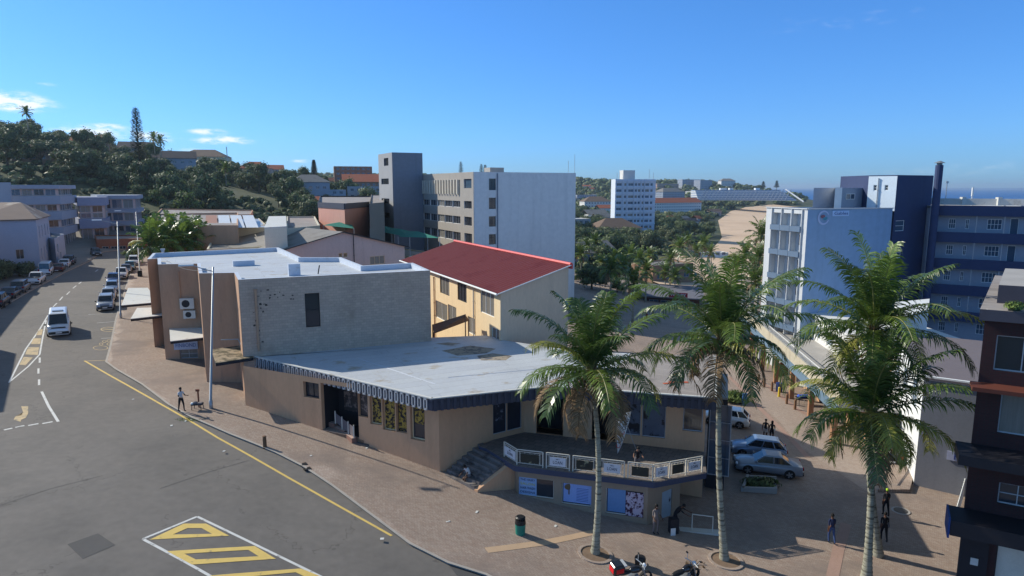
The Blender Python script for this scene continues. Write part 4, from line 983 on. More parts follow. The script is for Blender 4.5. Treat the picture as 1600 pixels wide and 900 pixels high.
for (ya, yb) in [(314, 324), (338, 350), (363, 376.5)]:
    za, zb_ = sz(718, ya, *eLft)[1], sz(718, yb, *eLft)[1]
    n = 12; sa = sz(600, 300, *eLft)[0] + .5
    for k in range(n):
        s0 = sa + (sB - sa) * k / n; s1_ = sa + (sB - sa) * (k + 1) / n; wr.append(((s0 + .03, s1_ - .03, zb_, za), dict(nx=3, nz=1, fm=m_lgrey, gm=m_glass if k % 3 else m_glass_c, fw=.05)))
    s0, s1_ = sz(725, 300, *eLft)[0], sz(737, 300, *eLft)[0]
    wr.append(((s0, s1_, zb_ - .1, za + .05), dict(nx=2, nz=1, fm=m_charc, gm=m_glass)))
s0, s1_ = sz(725, 300, *eLft)[0], sz(737, 300, *eLft)[0]
wr.append(((s0, s1_, sz(731, 294, *eLft)[1], sz(731, 279.5, *eLft)[1]), dict(nx=1, nz=1, fm=m_charc, gm=m_glass_b)))
louv = (sz(600, 290, *eLft)[0], sz(719, 290, *eLft)[0], sz(718, 303.5, *eLft)[1], sz(718, 281, *eLft)[1])
wr.append((louv, dict(none=True)))
eFr = (g_c, g_r); wf = []
for (ya, yb) in [(279, 297), (309, 326.5), (338, 354), (366, 382)]:
    wf.append((wpx(764, 775, ya, yb, *eFr), dict(nx=2, nz=3, fm=m_charc, gm=m_glass, fw=.07)))
g_br = at(g_r, 117, 30); g_bl = g_l
g_bl2 = at(g_l, 27, math.dist(g_c, g_r))
big = building('office_block', 'big pale grey office block, tall blank wall and rows of windows', 'building', [g_c, g_r, g_bl2, g_l], zt, m_bigw, m_conc, {0: wf, 3: wr}, parapet=.5, z0=gb_, depth=.25)
# its darker side wall: separate skin a little proud
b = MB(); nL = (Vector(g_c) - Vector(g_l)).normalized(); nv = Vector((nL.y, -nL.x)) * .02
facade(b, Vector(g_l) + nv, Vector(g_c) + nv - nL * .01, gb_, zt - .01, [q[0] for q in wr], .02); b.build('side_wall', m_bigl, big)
# vertical louvres
b = MB(); n = 34; sa, sb = louv[0], louv[1]; a_ = Vector(g_l)
for k in range(n):
    s_ = sa + (sb - sa) * (k + .5) / n; q = a_ + nL * s_ + Vector((nL.y, -nL.x)) * .12
    b.box((q.x, q.y, (louv[2] + louv[3]) / 2), (.28, .5, louv[3] - louv[2] + .1), math.atan2(nL.y, nL.x))
b.build('louvres', M('louvre_white', rgb(214, 206, 190), .7, .05, 1), big)
b = MB(); q0 = a_ + nL * (sa - .1) - Vector((nL.y, -nL.x)) * .24; q1 = a_ + nL * (sb + .1) - Vector((nL.y, -nL.x)) * .24; facade(b, q0, q1, louv[2] - .1, louv[3] + .1, []); b.build('louvre_back', m_charc, big)
b = MB(); p = PD(778, 300, 0 + g_c[1]); q = Vector(g_c) + (Vector(g_r) - Vector(g_c)) * ((775.6 - 740) / 160); q = Vector(along(g_c, 27, 776)); b.box((q.x + .1, q.y - .05, (zt + gb_) / 2), (.16, .12, zt - gb_ - .4), R(27)); b.build('wall_pipe', M('grey_pipe', rgb(120, 126, 136), .7, .05, 1), big)
# plant on the roof
q = Vector(along(g_c, 27, 795)); b = MB(); b.box((q.x - 2.6, q.y + 6, zt + .1), (2.6, 2.4, 1.6), R(27)); b.box((q.x - 5.5, q.y + 7, zt - .25), (2.4, 1.2, .8), R(27)); b.build('roof_plant', m_conc, big)
b = MB(); q = Vector(along(g_c, 27, 893)); 
for dx in (-.5, .6): b.tube([(q.x + dx, q.y + 1.5, zt - .4), (q.x + dx, q.y + 1.5, zt + 2.6 + dx)], .035, 5)
b.build('aerial', m_steel, big)
# tower
tr = along(g_c, 117, 661.5); tl_ = None
u614 = u_eff(614); dx, dy = math.cos(R(207)), math.sin(R(207)); s = 0
while (tr[0] + dx * s) / (tr[1] + dy * s) > u614: s += .02
tc_ = (tr[0] + dx * s, tr[1] + dy * s); tb = along(tc_, 117, 592.5); tbr = at(tb, 27, s)
ztw = PD(614, 238, tc_[1]).z; eT = (tb, tc_)
tws = [(wpx(600, 607, 247, 259, *eT), dict(nx=1, nz=2, fm=m_charc, gm=m_glass)), (wpx(596, 607.5, 279, 288, *eT), dict(nx=2, nz=1, fm=m_charc, gm=m_glass)), (wpx(596.5, 608.5, 310, 317.5, *eT), dict(nx=2, nz=1, fm=m_charc, gm=m_glass)), (wpx(597, 609, 332, 340, *eT), dict(nx=2, nz=1, fm=m_charc, gm=m_glass))]
tow = building('stair_tower', 'tall slate blue stair tower rising above the office block', 'tower', [tc_, (tr[0] - .05, tr[1] - .02), (tbr[0] - .05, tbr[1]), tb], ztw, m_towd, m_conc, {3: tws}, parapet=.4, z0=gb_, depth=.2)
b = MB(); nL2 = (Vector(tc_) - Vector(tb)).normalized(); nv = Vector((nL2.y, -nL2.x)) * .02; facade(b, Vector(tb) + nv, Vector(tc_) + nv - nL2 * .01, gb_, ztw - .01, [q[0] for q in tws], .02); b.build('side_wall', M('tower_side_render', rgb(146, 148, 150), .8, .05, .3), tow)

# ------------------------------------------------------------------ warehouse with the grey gable, white walled yards, faded red hall, shade sails
def shell(name, label, cat, pts, hgt, hb, wall, roofm, holes=None, **k):
    """building from pixel corners of its roof line (all hgt below the camera), counter clockwise"""
    P = [pp(a, b, hgt) for a, b in pts]
    A = sum(P[i][0] * P[(i + 1) % len(P)][1] - P[(i + 1) % len(P)][0] * P[i][1] for i in range(len(P)))
    if A < 0: P = P[::-1]
    return building(name, label, cat, P, Z(hgt), wall, roofm, holes, z0=Z(hb), **k), P
# grey gable: front wall runs from (452,388) to (630,384) with apex (533,363)
wy = 88.0
A = PD(430, 397, 80.); B = PD(632, 384, 92.); ap = PD(534, 362.5, 86.)
fl, fr_ = Vector((A.x, A.y)), Vector((B.x, B.y)); dfr = (fr_ - fl).normalized(); nb = Vector((-dfr.y, dfr.x)); Lf = (fr_ - fl).length; ze = min(A.z, B.z) + .1; tA = (Vector((ap.x, ap.y)) - fl).dot(dfr); zr = ap.z
fl = fl - dfr * 1.5
wh = thing('warehouse', 'wide mauve gabled warehouse with grey sheet roof', 'warehouse', (*fl, Z(17)))
Lf = (fr_ - fl).length; dep = 26; tA = (Vector((ap.x, ap.y)) - fl).dot(dfr)
bl_, br_ = fl + nb * dep, fr_ + nb * dep
b = MB(); eW = (fl, fr_); ww = [wpx(529, 535, 395.5, 402, *eW), wpx(536.5, 543, 395, 402, *eW), wpx(578, 601, 400, 413, *eW)]
ze2 = ze - .2
facade(b, fl, fr_, Z(18), ze2, ww, .12); a3 = fl + dfr * tA
b.face([(*fl, ze2), (*fr_, ze2), (*a3, zr - .05)]); facade(b, fr_, br_, Z(18), ze2, []); facade(b, br_, bl_, Z(18), ze2, []); facade(b, bl_, fl, Z(18), ze2, [])
b.face([(*br_, ze2), (*bl_, ze2), (*(a3 + nb * dep), zr - .05)])
b.build('wall', m_mauve, wh)
for q in ww: window(wh, fl, fr_, q, depth=.08, nx=3 if q[1] - q[0] > 1.5 else 1, nz=1, fm=m_cream, gm=m_glass_c if q[1] - q[0] > 1.5 else m_glass)
r = MB(); o1 = nb * -.5; e1, e2 = fl - dfr * .5 + o1, fr_ + dfr * .6 + o1; kL = (zr - ze2) / tA; kR = (zr - ze2) / (Lf - tA); apx = a3 + o1
zl = ze2 - .5 * kL + .06; zr_ = ze2 - .6 * kR + .06; D = nb * (dep + 1)
for (p, zp, q, zq) in ((e1, zl, apx, zr + .06), (apx, zr + .06, e2, zr_)):
    r.face([(*p, zp), (*q, zq), (*(q + D), zq), (*(p + D), zp)]); r.face([(*p, zp - .08), (*(p + D), zp - .08), (*(q + D), zq - .08), (*q, zq - .08)]); r.face([(*p, zp - .08), (*q, zq - .08), (*q, zq), (*p, zp)])
r.face([(*e1, zl - .08), (*e1, zl), (*(e1 + D), zl), (*(e1 + D), zl - .08)])
r.build('roof', m_roofgr, wh)
r = MB(); r.tube([(*(e1 - o1 * .1), zl - .02), (*(apx - o1 * .1), zr + .04), (*(e2 - o1 * .1), zr_ - .02)], .07, 6); r.build('barge_board', m_charc, wh)
pipe(551.5, 366, 553, 410, fl, fr_, .05, m_charc, wh)
r = MB(); 
for px in (437, 441): q = PD(px, 371, 95.); r.tube([(q.x, q.y, q.z - .6), (q.x, q.y, q.z + .4)], .12, 6)
r.build('roof_vent', m_steel, wh)
# flat roofed rows up the street behind the block
shell('flat_roof_shops', 'long low tan shops with pale flat roof along the street behind the palms', 'building', [(243, 335), (392, 335), (395, 328), (252, 326)], 5.4, 17, m_tan, m_oldroof, parapet=.3)
shell('flat_roof_hall', 'beige walled hall with grey strip roof behind the fan palms', 'building', [(323, 389), (487, 381), (482, 371), (330, 376)], 7.6, 17, M('beige_wall', rgb(196, 188, 166), .85, .06, .4), m_roofgr, parapet=.25)
_, P = shell('store_building', 'cream walled store with a corrugated grey and rust roof', 'building', [(312, 357), (420, 355), (405, 341), (316, 343)], 5.9, 17, M('beige_wall2', rgb(186, 176, 156), .85, .06, .4), m_steel, parapet=.12)
b = MB(); c0, c1_ = PH_(330, 356, 5.85), PH_(405, 354, 5.85)
for k in range(4):
    a0, a1 = PH_(322 + k * 21, 356.6, 5.85), PH_(341 + k * 21, 356.6, 5.85); b0, b1 = PH_(322 + k * 19, 344, 5.85), PH_(339 + k * 19, 344, 5.85)
    b.face([(a0.x, a0.y, a0.z + .1), (a1.x, a1.y, a1.z + .1), (b1.x, b1.y, b1.z + .9), (b0.x, b0.y, b0.z + .9)], 1 if k == 0 else 0)
o = b.build('roof_sheets', [M('roof_sheet_pale', rgb(196, 200, 202), .5, .08, 1), M('roof_sheet_rust', rgb(150, 110, 92), .8, .15, 1)], _)
shell('tan_building', 'tan block with dark recess below its parapet behind the corrugated roof', 'building', [(242, 352), (372, 352), (372, 332), (248, 334)], 5.2, 17, m_tan, m_oldroof, parapet=.3)
shell('white_plant_room', 'cream white box shaped plant room on the flat roofs', 'building', [(413, 357), (448, 355), (447, 338.5), (420, 339)], 4.9, 12, M('cream_white', rgb(214, 208, 186), .8, .05, .5), m_white_d, parapet=0)
shell('pale_annex', 'pale low annex with posts and parapet by the red hall', 'building', [(448, 357), (500, 352), (492, 338), (448, 338)], 5.6, 17, M('cream_grey', rgb(190, 186, 168), .8, .06, .5), m_oldroof, {0: [((1 + k * 1.0, 1.55 + k * 1.0, Z(7.4), Z(6.4)), dict(none=True)) for k in range(5)]}, parapet=.3)
_, P = shell('red_hall', 'faded red windowless hall with dark parapet', 'building', [(497, 316), (538, 318), (592, 314), (592, 306), (500, 306)], 2.6, 17, m_redbr, m_oldroof, parapet=.4, capm=m_charc)
for i in range(len(P)):
    pass
b = MB()
for (a_, c_) in (((497, 316), (538, 318)), ((538, 318), (592, 314))):
    p, q = Vector(pp(*a_, 2.6)), Vector(pp(*c_, 2.6)); d = (q - p).normalized(); n = Vector((d.y, -d.x)); c = (p + q) / 2 + n * .06; b.box((c.x, c.y, Z(2.6) - .45), ((q - p).length, .1, .95), math.atan2(d.y, d.x))
b.build('parapet_band', m_navy, _)
shell('grey_wall_building', 'drab olive grey windowless building beside the dark tower', 'building', [(577, 318), (600, 316), (600, 304), (580, 304)], 2.2, 17, M('olive_grey', rgb(124, 118, 106), .85, .06, .4), m_oldroof, parapet=.3)
# green shade sails on poles
def sail(pts, label):
    P = [PD(a, b, y) for a, b, y in pts]; c = sum(P, Vector()) / len(P); t = thing('shade_sail', label, 'shade sail', (c.x, c.y, Z(17)), group='green shade sails'); top = c + Vector((0, 0, .55)); b = MB()
    n = len(P)
    for i in range(n):
        a_, d_ = P[i], P[(i + 1) % n]; S = 6
        for k in range(S):
            u0, u1 = a_.lerp(d_, k / S), a_.lerp(d_, (k + 1) / S); b.face([u0, u1, top])
    b.build('canopy', m_teal, t)
    for q in P: s_ = MB(); s_.tube([(q.x, q.y, Z(18)), (q.x, q.y, q.z)], .05, 6); s_.build('pole', m_lgrey, t)
sail([(505, 352, 106), (553, 357, 104), (550, 351, 112), (515, 349.5, 114)], 'green shade sail in front of the red hall')
sail([(578, 358, 108), (612, 365, 103), (616, 357, 112), (592, 352, 113)], 'first green shade sail at the foot of the tower')
sail([(600, 363, 104), (640, 371, 98), (640, 361, 108), (612, 356, 110)], 'middle green shade sail below the windows')
sail([(622, 370, 99), (687, 372, 93), (668, 366, 101), (640, 361, 105)], 'last green shade sail nearest the red roof')
bw_ = [pp(596, 383, 7.2), pp(640, 392, 7.2), pp(686, 382, 7.2), pp(640, 372, 7.2)]
building('low_cream_wing', 'low cream wing with windows under the shade sails', 'building', [P2(585, 106), P2(636, 100), P2(690, 104), P2(630, 112)], Z(10.4), M('cream_wing', rgb(206, 196, 166), .8, .08, .6), m_conc, {0: rowholes(6.5, Z(13.4), 1.6, 4, .9), 1: rowholes(6.5, Z(13.4), 1.6, 3, .9)}, parapet=.2, z0=Z(18))

# ------------------------------------------------------------------ left side of the street
def bandblock(name, label, pts, y_top, levels, wall, hb, proj=1.0, n=8, gm=None):
    """office block of solid bands and recessed window strips; pts CCW world xy; levels = [(z0,z1,kind)]"""
    P = [Vector(p) for p in pts]; root = thing(name, label, 'building', (*P[0], hb)); b = MB(); g = MB()
    cx = sum((p for p in P), Vector((0, 0))) / len(P)
    small = [cx + (p - cx) * (1 - proj / max(1, (p - cx).length)) for p in P]
    for (z0, z1, kd) in levels:
        if kd == 'band': b.prism([tuple(p) for p in P], z0, z1)
        else: g.prism([tuple(p) for p in small], z0, z1)
    b.build('wall', wall, root); g.build('recessed_wall', m_mauve if gm is None else gm, root)
    for (z0, z1, kd) in levels:
        if kd == 'win':
            for e in range(len(P)):
                p, q = small[e], small[(e + 1) % len(P)]; d = (q - p).normalized(); nn_ = Vector((d.y, -d.x)); L = (q - p).length
                if nn_.dot(-(p + q) / 2) < 0: continue
                k = max(2, int(L / 2.2)); 
                for i in range(k): window(root, p, q, (.2 + (L - .4) * i / k, .2 + (L - .4) * (i + .86) / k, z0 + .15, z1 - .08), depth=-.08, nx=2, nz=1, fm=m_lgrey, gm=[m_glass, m_glass_b, m_glass_c][(i * 7 + int(z0)) % 3])
    return root
y0_ = 112.
def q3(px, py, y): return PD(px, py, y)
zt1 = q3(100, 290, 112).z
def zz(py, y=146, px=100): return q3(px, py, y).z
lv = [(zz(295), zz(289), 'band'), (zz(306), zz(295), 'win'), (zz(319), zz(306), 'band'), (zz(330), zz(319), 'win'), (zz(343), zz(330), 'band'), (zz(355), zz(343), 'win'), (zz(367), zz(355), 'band'), (Z(16), zz(367), 'win')]
bandblock('office_building', 'pale four storey office building with banded balconies at the street bend', [P2(8, 138), P2(92, 145), P2(118, 160), P2(20, 170)], 0, lv, m_blueish, Z(15))
b = MB(); fin = [P2(-6, 132), P2(15, 132), P2(17, 137), P2(-6, 137)]; b.prism(fin, Z(16), q3(5, 285, 133).z); tag(b.build('wall_slab', m_blueish, origin=(*fin[0], Z(16))), 'tall pale slab wall with a dark slot at the left edge', 'wall')
lv2 = [(q3(180, 311, 176).z, q3(180, 305, 176).z, 'band'), (q3(180, 326, 176).z, q3(180, 311, 176).z, 'win'), (q3(180, 332, 176).z, q3(180, 326, 176).z, 'band'), (q3(180, 345, 176).z, q3(180, 332, 176).z, 'win'), (q3(180, 352, 176).z, q3(180, 345, 176).z, 'band'), (Z(16), q3(180, 352, 176).z, 'win')]
bandblock('flats_building', 'bluish three storey flats with balconies beyond the office building', [P2(150, 172), P2(212, 176), P2(222, 190), P2(140, 194)], 0, lv2, m_blueish, Z(15))
lv3 = [(q3(150, 321, 162).z, q3(150, 308, 162).z, 'band'), (q3(150, 332, 162).z, q3(150, 321, 162).z, 'win'), (q3(150, 356, 162).z, q3(150, 341, 162).z, 'band'), (q3(150, 341, 162).z, q3(150, 332, 162).z, 'win'), (Z(16), q3(150, 356, 162).z, 'win')]
bandblock('corner_flats', 'small mauve flats with a terrace between the two larger blocks', [P2(118, 158), P2(163, 162), P2(168, 174), P2(112, 176)], 0, lv3, M('mauve_blue', rgb(140, 146, 166), .8, .06, .3), Z(15))
building('orange_shop', 'brown orange shop front at the end of the street', 'shop', [P2(142, 146), P2(224, 150), P2(228, 160), P2(140, 160)], q3(180, 373, 148).z, M('orange_brown', rgb(150, 92, 66), .8, .2, .8, stain=(rgb(176, 130, 92), .6, .56, .1)), m_oldroof, {0: rowholes(10, Z(15.2), 2.1, 5, 1.3, gm=m_glass)}, parapet=.3, z0=Z(17))
# pitched house near the left edge
hA_, hB_, hC_, hD_ = P2(-60, 104), P2(50, 110), P2(70, 124), P2(-40, 132)
def hip_from(poly, ze, zr, wall, roofm, name, label, cat, holes, over=.5, z0=None):
    root = thing(name, label, cat, (*poly[0], z0)); b = MB(); P = [Vector(p) for p in poly]
    for i in range(4): facade(b, P[i], P[(i + 1) % 4], z0, ze, [h[0] for h in holes.get(i, [])])
    b.build('wall', wall, root); c = sum(P, Vector((0, 0))) / 4; Q = [c + (p - c) * (1 + over / (p - c).length) for p in P]
    m0, m1 = (Q[0] + Q[3]) / 2, (Q[1] + Q[2]) / 2; r0, r1 = m0.lerp(m1, .3), m0.lerp(m1, .7); r = MB()
    for f in ([(*Q[0], ze), (*Q[1], ze), (*r1, zr), (*r0, zr)], [(*Q[1], ze), (*Q[2], ze), (*r1, zr)], [(*Q[2], ze), (*Q[3], ze), (*r0, zr), (*r1, zr)], [(*Q[3], ze), (*Q[0], ze), (*r0, zr)]): r.face(f)
    r.prism([tuple(q) for q in Q], ze - .18, ze - .005); r.build('roof', roofm, root)
    for i, hl in holes.items():
        for h in hl: window(root, P[i], P[(i + 1) % 4], h[0], **(h[1] if len(h) > 1 else {}))
    return root
L1 = math.dist(hB_, hC_); L0 = math.dist(hA_, hB_)
hip_from([hA_, hB_, hC_, hD_], q3(50, 342, 110).z, q3(0, 316, 118).z, M('house_blue_white', rgb(160, 168, 182), .8, .05, .4), M('mixed_roof', rgb(112, 96, 86), .85, .1, .5, stain=(rgb(150, 140, 128), .12, .55, .05)), 'pitched_house', 'white two storey house with brown hipped roof at the left edge', 'house',
   {1: rowholes(L1, q3(60, 369, 116).z, 2.0, 4, .9, nx=2, fm=m_lgrey) + rowholes(L1, q3(60, 402, 116).z, 2.0, 4, .9, nx=2, fm=m_lgrey), 0: rowholes(L0, q3(30, 405, 108).z, 1.6, 2, 1.1, nx=2, fm=m_lgrey)}, z0=Z(16))
building('white_parapet_shop', 'narrow white shop with a raised parapet by the white van', 'shop', [P2(58, 124), P2(76, 119), P2(92, 131), P2(70, 136)], q3(80, 371, 122).z, M('shop_blue_white', rgb(172, 178, 190), .8, .05, .4), m_oldroof, {1: [((2.0, 4.0, Z(12.0), Z(10.4)), {}), ((5.2, 7.0, Z(15.2), Z(12.2)), {})]}, parapet=.5, z0=Z(16))
# building off the left edge whose shade lies over the road
building('corner_building', 'grey two storey building just off the left edge', 'building', [(-51, 51.5), (-61, 66.5), (-80, 58), (-70, 43)], Z(5.4), m_mauve, m_oldroof, {}, z0=Z(17))
building('row_building', 'long building off the left edge beside the shaded cars', 'building', [(-66, 71), (-84, 104), (-104, 96), (-86, 62)], Z(5.4), m_mauve, m_oldroof, {}, z0=Z(17)) 

# ------------------------------------------------------------------ blue hotel on the right
HA = 16.0
h0 = P2(1265, 74); hl_ = P2(1200, 81); hlz = PD(1265, 327, 74).z
eH = (hl_, h0); dH = (Vector(h0) - Vector(hl_)).normalized(); nH = Vector((dH.y, -dH.x)); LH = (Vector(h0) - Vector(hl_)).length
hr_ = along(h0, math.degrees(math.atan2(dH.x, -dH.y)) if False else math.degrees(math.atan2(-dH.x, dH.y)) + 0 if False else 16, 1398)
eB = (h0, hr_); hb2 = (hr_[0] + (hl_[0] - h0[0]), hr_[1] + (hl_[1] - h0[1]))
hotel = thing('hotel', 'blue hotel block with pale balcony grid on its sunlit side', 'hotel', (*h0, Z(22)))
b = MB(); facade(b, h0, hr_, Z(23.5), hlz, []); facade(b, hr_, hb2, Z(23.5), hlz, []); facade(b, hb2, hl_, Z(23.5), hlz, []); b.build('blue_wall', m_hotb, hotel)
bays = 3; m0 = LH * .17; m1 = LH * .10; bw0 = (LH - m0 - m1) / bays; st_h = 2.92; nst = 6
hh_ = []
zt0 = hlz - .55
for k in range(bays):
    for j in range(nst): hh_.append((m0 + k * bw0 + .10, m0 + (k + 1) * bw0 - .10, zt0 - 1.75 * 0 - (j) * st_h - 1.55 if j == 0 else zt0 - 1.55 - j * st_h, zt0 if j == 0 else zt0 - 1.55 - (j - 1) * st_h - .42))
b = MB(); facade(b, hl_, h0, Z(23.5), hlz - .02, hh_, .6); b.build('balcony_wall', m_hotw, hotel)
b = MB(); q0, q1 = Vector(hl_) - nH * .6, Vector(h0) - nH * .6; facade(b, q0, q1 - dH * .02, Z(23.5), hlz - .1, [], .1); b.build('recessed_wall', m_hotw, hotel)
for k in range(bays):
    for j in range(nst):
        q = hh_[k * nst + j]; c = Vector(hl_) + dH * (q[0] + q[1]) / 2 + nH * .08; p = MB()
        p.box((c.x, c.y, q[2] - .2), (q[1] - q[0] + .16, .5, .62), math.atan2(dH.y, dH.x)); p.build('balcony_band', m_band, hotel)
        if j: window(hotel, q0, q1, (q[0] + .62, q[1] - .22, q[2] + .8, q[3] - .5), depth=-.06, nx=1, nz=2, fm=m_charc, gm=m_dark)
b = MB()
for k in range(bays + 1):
    c = Vector(hl_) + dH * (m0 + k * bw0) + nH * .10; b.box((c.x, c.y, (hlz + Z(23)) / 2), (.09, .2, hlz - Z(23) - .1), math.atan2(dH.y, dH.x))
b.build('pilasters', m_hotw, hotel)
b = MB(); b.face([(*h0, hlz - .35), (*hr_, hlz - .35), (*hb2, hlz - .35), (*hl_, hlz - .35)]); b.build('roof', m_conc, hotel)
b = MB()
for (p, q) in ((hl_, h0), (h0, hr_)): 
    p, q = Vector(p), Vector(q); d = (q - p).normalized(); c = (p + q) / 2; b.box((c.x, c.y, hlz + .04), ((q - p).length + .1, .3, .1), math.atan2(d.y, d.x))
b.build('coping', m_hotw, hotel)
# emblem and name board on the blue wall
dBl = (Vector(hr_) - Vector(h0)).normalized(); nB = Vector((dBl.y, -dBl.x)); sgn = thing('hotel_sign', 'round swirl emblem with a pale name board on the blue wall', 'sign', (*h0, hlz - 1.5))
def wp(s_, z_, off=.06): q = Vector(h0) + dBl * s_ + nB * off; return (q.x, q.y, z_)
s1_, z1_ = sz(1306, 336, *eB); s0_, z0_ = sz(1287, 340, *eB)
b = MB(); b.box(wp(s1_ + .6, sz(1306, 333.5, *eB)[1]), (2.3, .06, .62), math.atan2(dBl.y, dBl.x)); b.build('board', M('board_blue', rgb(170, 196, 226), .6, .05, 1), sgn)
text_obj('Gables', 'lettering', M('sign_navy', rgb(40, 66, 130), .6, 0), sgn, wp(s1_ + .65, sz(1306, 333.5, *eB)[1], .1), (*dBl, 0), (0, 0, 1), .5, 1.9)
b = MB(); n = 28
for k in range(n - 4):
    t0 = .5 + 2 * math.pi * k / n; t1 = .5 + 2 * math.pi * (k + 1) / n; r0 = .62; r1 = .62 + .12 + .12 * math.sin(math.pi * k / (n - 4))
    b.face([wp(s0_ + r * math.cos(t), z0_ + r * math.sin(t)) for r, t in ((r0, t0), (r1, t0), (r1, t1), (r0, t1))])
b.build('emblem_ring', M('emblem_pale', rgb(176, 190, 216), .5, .05, 1), sgn)
b = MB(); 
for k, (dx, dz, rr_, mi) in enumerate([(-.15, .12, .3, 0), (.12, -.12, .26, 1), (.35, -.05, .14, 1)]): b.face([wp(s0_ + dx + rr_ * math.cos(t * math.pi / 8), z0_ + dz + rr_ * .7 * math.sin(t * math.pi / 8), .07 + k * .006) for t in range(16)], mi)
b.build('emblem_swirl', [M('emblem_red', rgb(140, 92, 100), .5, .1, 3), M('emblem_teal', rgb(70, 140, 160), .5, .1, 3)], sgn)
# roof penthouse and stair tower
def ptw(px, y): return P2(px, y)
pz = PD(1320, 293.5, 82).z
ph = building('penthouse', 'pale blue penthouse with red door on the hotel roof', 'building', [P2(1272, 80), P2(1362, 84), P2(1362, 90), P2(1272, 88)], pz, m_hots, m_conc, {0: []}, parapet=.15, z0=hlz - .4)
pe = (P2(1272, 80), P2(1362, 84)); dpe = (Vector(pe[1]) - Vector(pe[0])).normalized(); npe = Vector((dpe.y, -dpe.x))
def onp(px, py0, py1, px1, m, name, par, e, off=.05, th_=.05):
    p0 = Vector(e[0]); d = (Vector(e[1]) - p0).normalized(); n = Vector((d.y, -d.x)); a = wpx(px, px1, py0, py1, *e); c = p0 + d * (a[0] + a[1]) / 2 + n * off; b = MB(); b.box((c.x, c.y, (a[2] + a[3]) / 2), (a[1] - a[0], th_, a[3] - a[2]), math.atan2(d.y, d.x)); return b.build(name, m, par)
onp(1347, 303, 327, 1352.5, M('door_red', rgb(150, 60, 50), .6, .08, 1), 'door', ph, pe)
window(ph, *pe, wpx(1321, 1335, 302.5, 311.5, *pe), depth=-.06, nx=2, gm=m_glass_b)
b = MB(); q = Vector(P2(1311, 79.5)); b.prism([P2(1305.5, 79.5), P2(1316.5, 80), P2(1316.5, 82.2), P2(1305.5, 81.8)], hlz - .4, pz + .05); b.build('white_pier', m_white, ph)
st0, st1, st2 = P2(1356.5, 82), P2(1401, 79.5), P2(1457.5, 83)
stz = PD(1401, 275, 79.5).z; eST = (st0, st1); eSN = (st1, st2)
sw_ = [(wpx(1364.5, 1370, 289, 298, *eST), dict(nx=1, nz=2)), (wpx(1382, 1388, 289, 297.5, *eST), dict(nx=1, nz=2))]
hstw = thing('hotel_stair_tower', 'hotel stair tower, bright white on one side and navy on the other', 'tower', (*st1, Z(22)))
st3 = (st2[0] - 3.5, st2[1] + 9); st4 = (st0[0] + .5, st0[1] + 8)
b = MB(); facade(b, st0, st1, hlz - .4, stz, [q[0] for q in sw_]); b.build('white_wall', M('stair_white_render', rgb(214, 226, 232), .75, .03, .4), hstw)  # plain white render on this face of the tower
nw = [(wpx(1399, 1413, 344.5, 361, *eSN), dict(nx=1, nz=2, gm=m_glass_b)), (wpx(1399, 1408, 386, 403, *eSN), dict(nx=1, nz=2, gm=m_glass_b))]
nw = [((max(.15, a[0]), a[1], a[2], a[3]), k) for a, k in nw]
b = MB(); facade(b, st1, st2, Z(23.5), stz, [q[0] for q in nw], .15); facade(b, st2, st3, Z(23.5), stz, []); facade(b, st3, st4, Z(23.5), stz, []); facade(b, st4, st0, hlz - .5, stz, []); b.build('navy_wall', m_hotn, hstw)
b = MB(); b.prism([st0, st1, st2, st3, st4], stz, stz + .12); b.build('roof', m_hotn, hstw)
for a, k in sw_: window(hstw, st0, st1, a, depth=.1, **k)
for a, k in nw: window(hstw, st1, st2, a, depth=.1, **k)
pipe(1373.5, 279, 1370, 326, st0, st1, .07, m_steel, hstw)
# flue
fx, fy = PD(1461, 330, 80).x, 80.; b = MB(); b.tube([(fx, fy, Z(21)), (fx, fy, PD(1466, 258, 80).z)], .42, 12); fo = b.build('flue', m_hotn, origin=(fx, fy, Z(21))); tag(fo, 'thick round navy flue rising beside the hotel tower', 'chimney')
b = MB(); ztp = PD(1466, 258, 80).z; b.tube([(fx, fy, ztp), (fx, fy, ztp + .25)], .3, 10); b.tube([(fx, fy, ztp + .25), (fx, fy, ztp + .5)], [.62, .12], 12); b.build('cowl', M('cowl_grey', rgb(120, 126, 130), .5, .1, 1), fo)
# rear wing with access balconies
wl, wr2 = P2(1457, 82), P2(1640, 76); wz = PD(1465, 321, 81).z; eWg = (wl, wr2); dW = (Vector(wr2) - Vector(wl)).normalized(); nW = Vector((dW.y, -dW.x)); LW = (Vector(wr2) - Vector(wl)).length
wing = thing('hotel_wing', 'long hotel wing with dark blue access balconies', 'hotel', (*wl, Z(22)))
hw_ = []; sth = 3.22; 
def cpx(px, yy=81): return sz(px, 400, *eWg)[0]
for j in range(5):
    zf = wz - 1.3 - j * sth
    for (xa, xb, zb_, zt_, k) in [(1477, 1488, 1.35, 2.35, dict(nx=3, nz=2)), (1503, 1509, 1.35, 2.35, dict(nx=2, nz=2)), (1537, 1560, 1.35, 2.4, dict(nx=4, nz=2)), (1572.5, 1586, .0, 2.55, dict(nx=1, nz=1))]:
        hw_.append(((cpx(xa), cpx(xb), zf - sth + zb_ + .35, zf - sth + zt_ + .55), k))
hw_ = [(q, dict(k, fm=m_white, gm=m_glass_b)) for q, k in hw_]
b = MB(); facade(b, wl, wr2, Z(23.5), wz, [q[0] for q in hw_], .12); e3, e4 = at(wr2, 90, 12), at(wl, 90, 12); facade(b, wr2, e3, Z(23.5), wz, []); facade(b, e3, e4, Z(23.5), wz, []); facade(b, e4, wl, Z(23.5), wz, []); b.build('wall', m_hots, wing)
for q, k in hw_: window(wing, wl, wr2, q, depth=.08, **k)
b = MB(); b.prism([wl, wr2, e3, e4], wz - .35, wz - .15); b.build('roof', m_conc, wing)
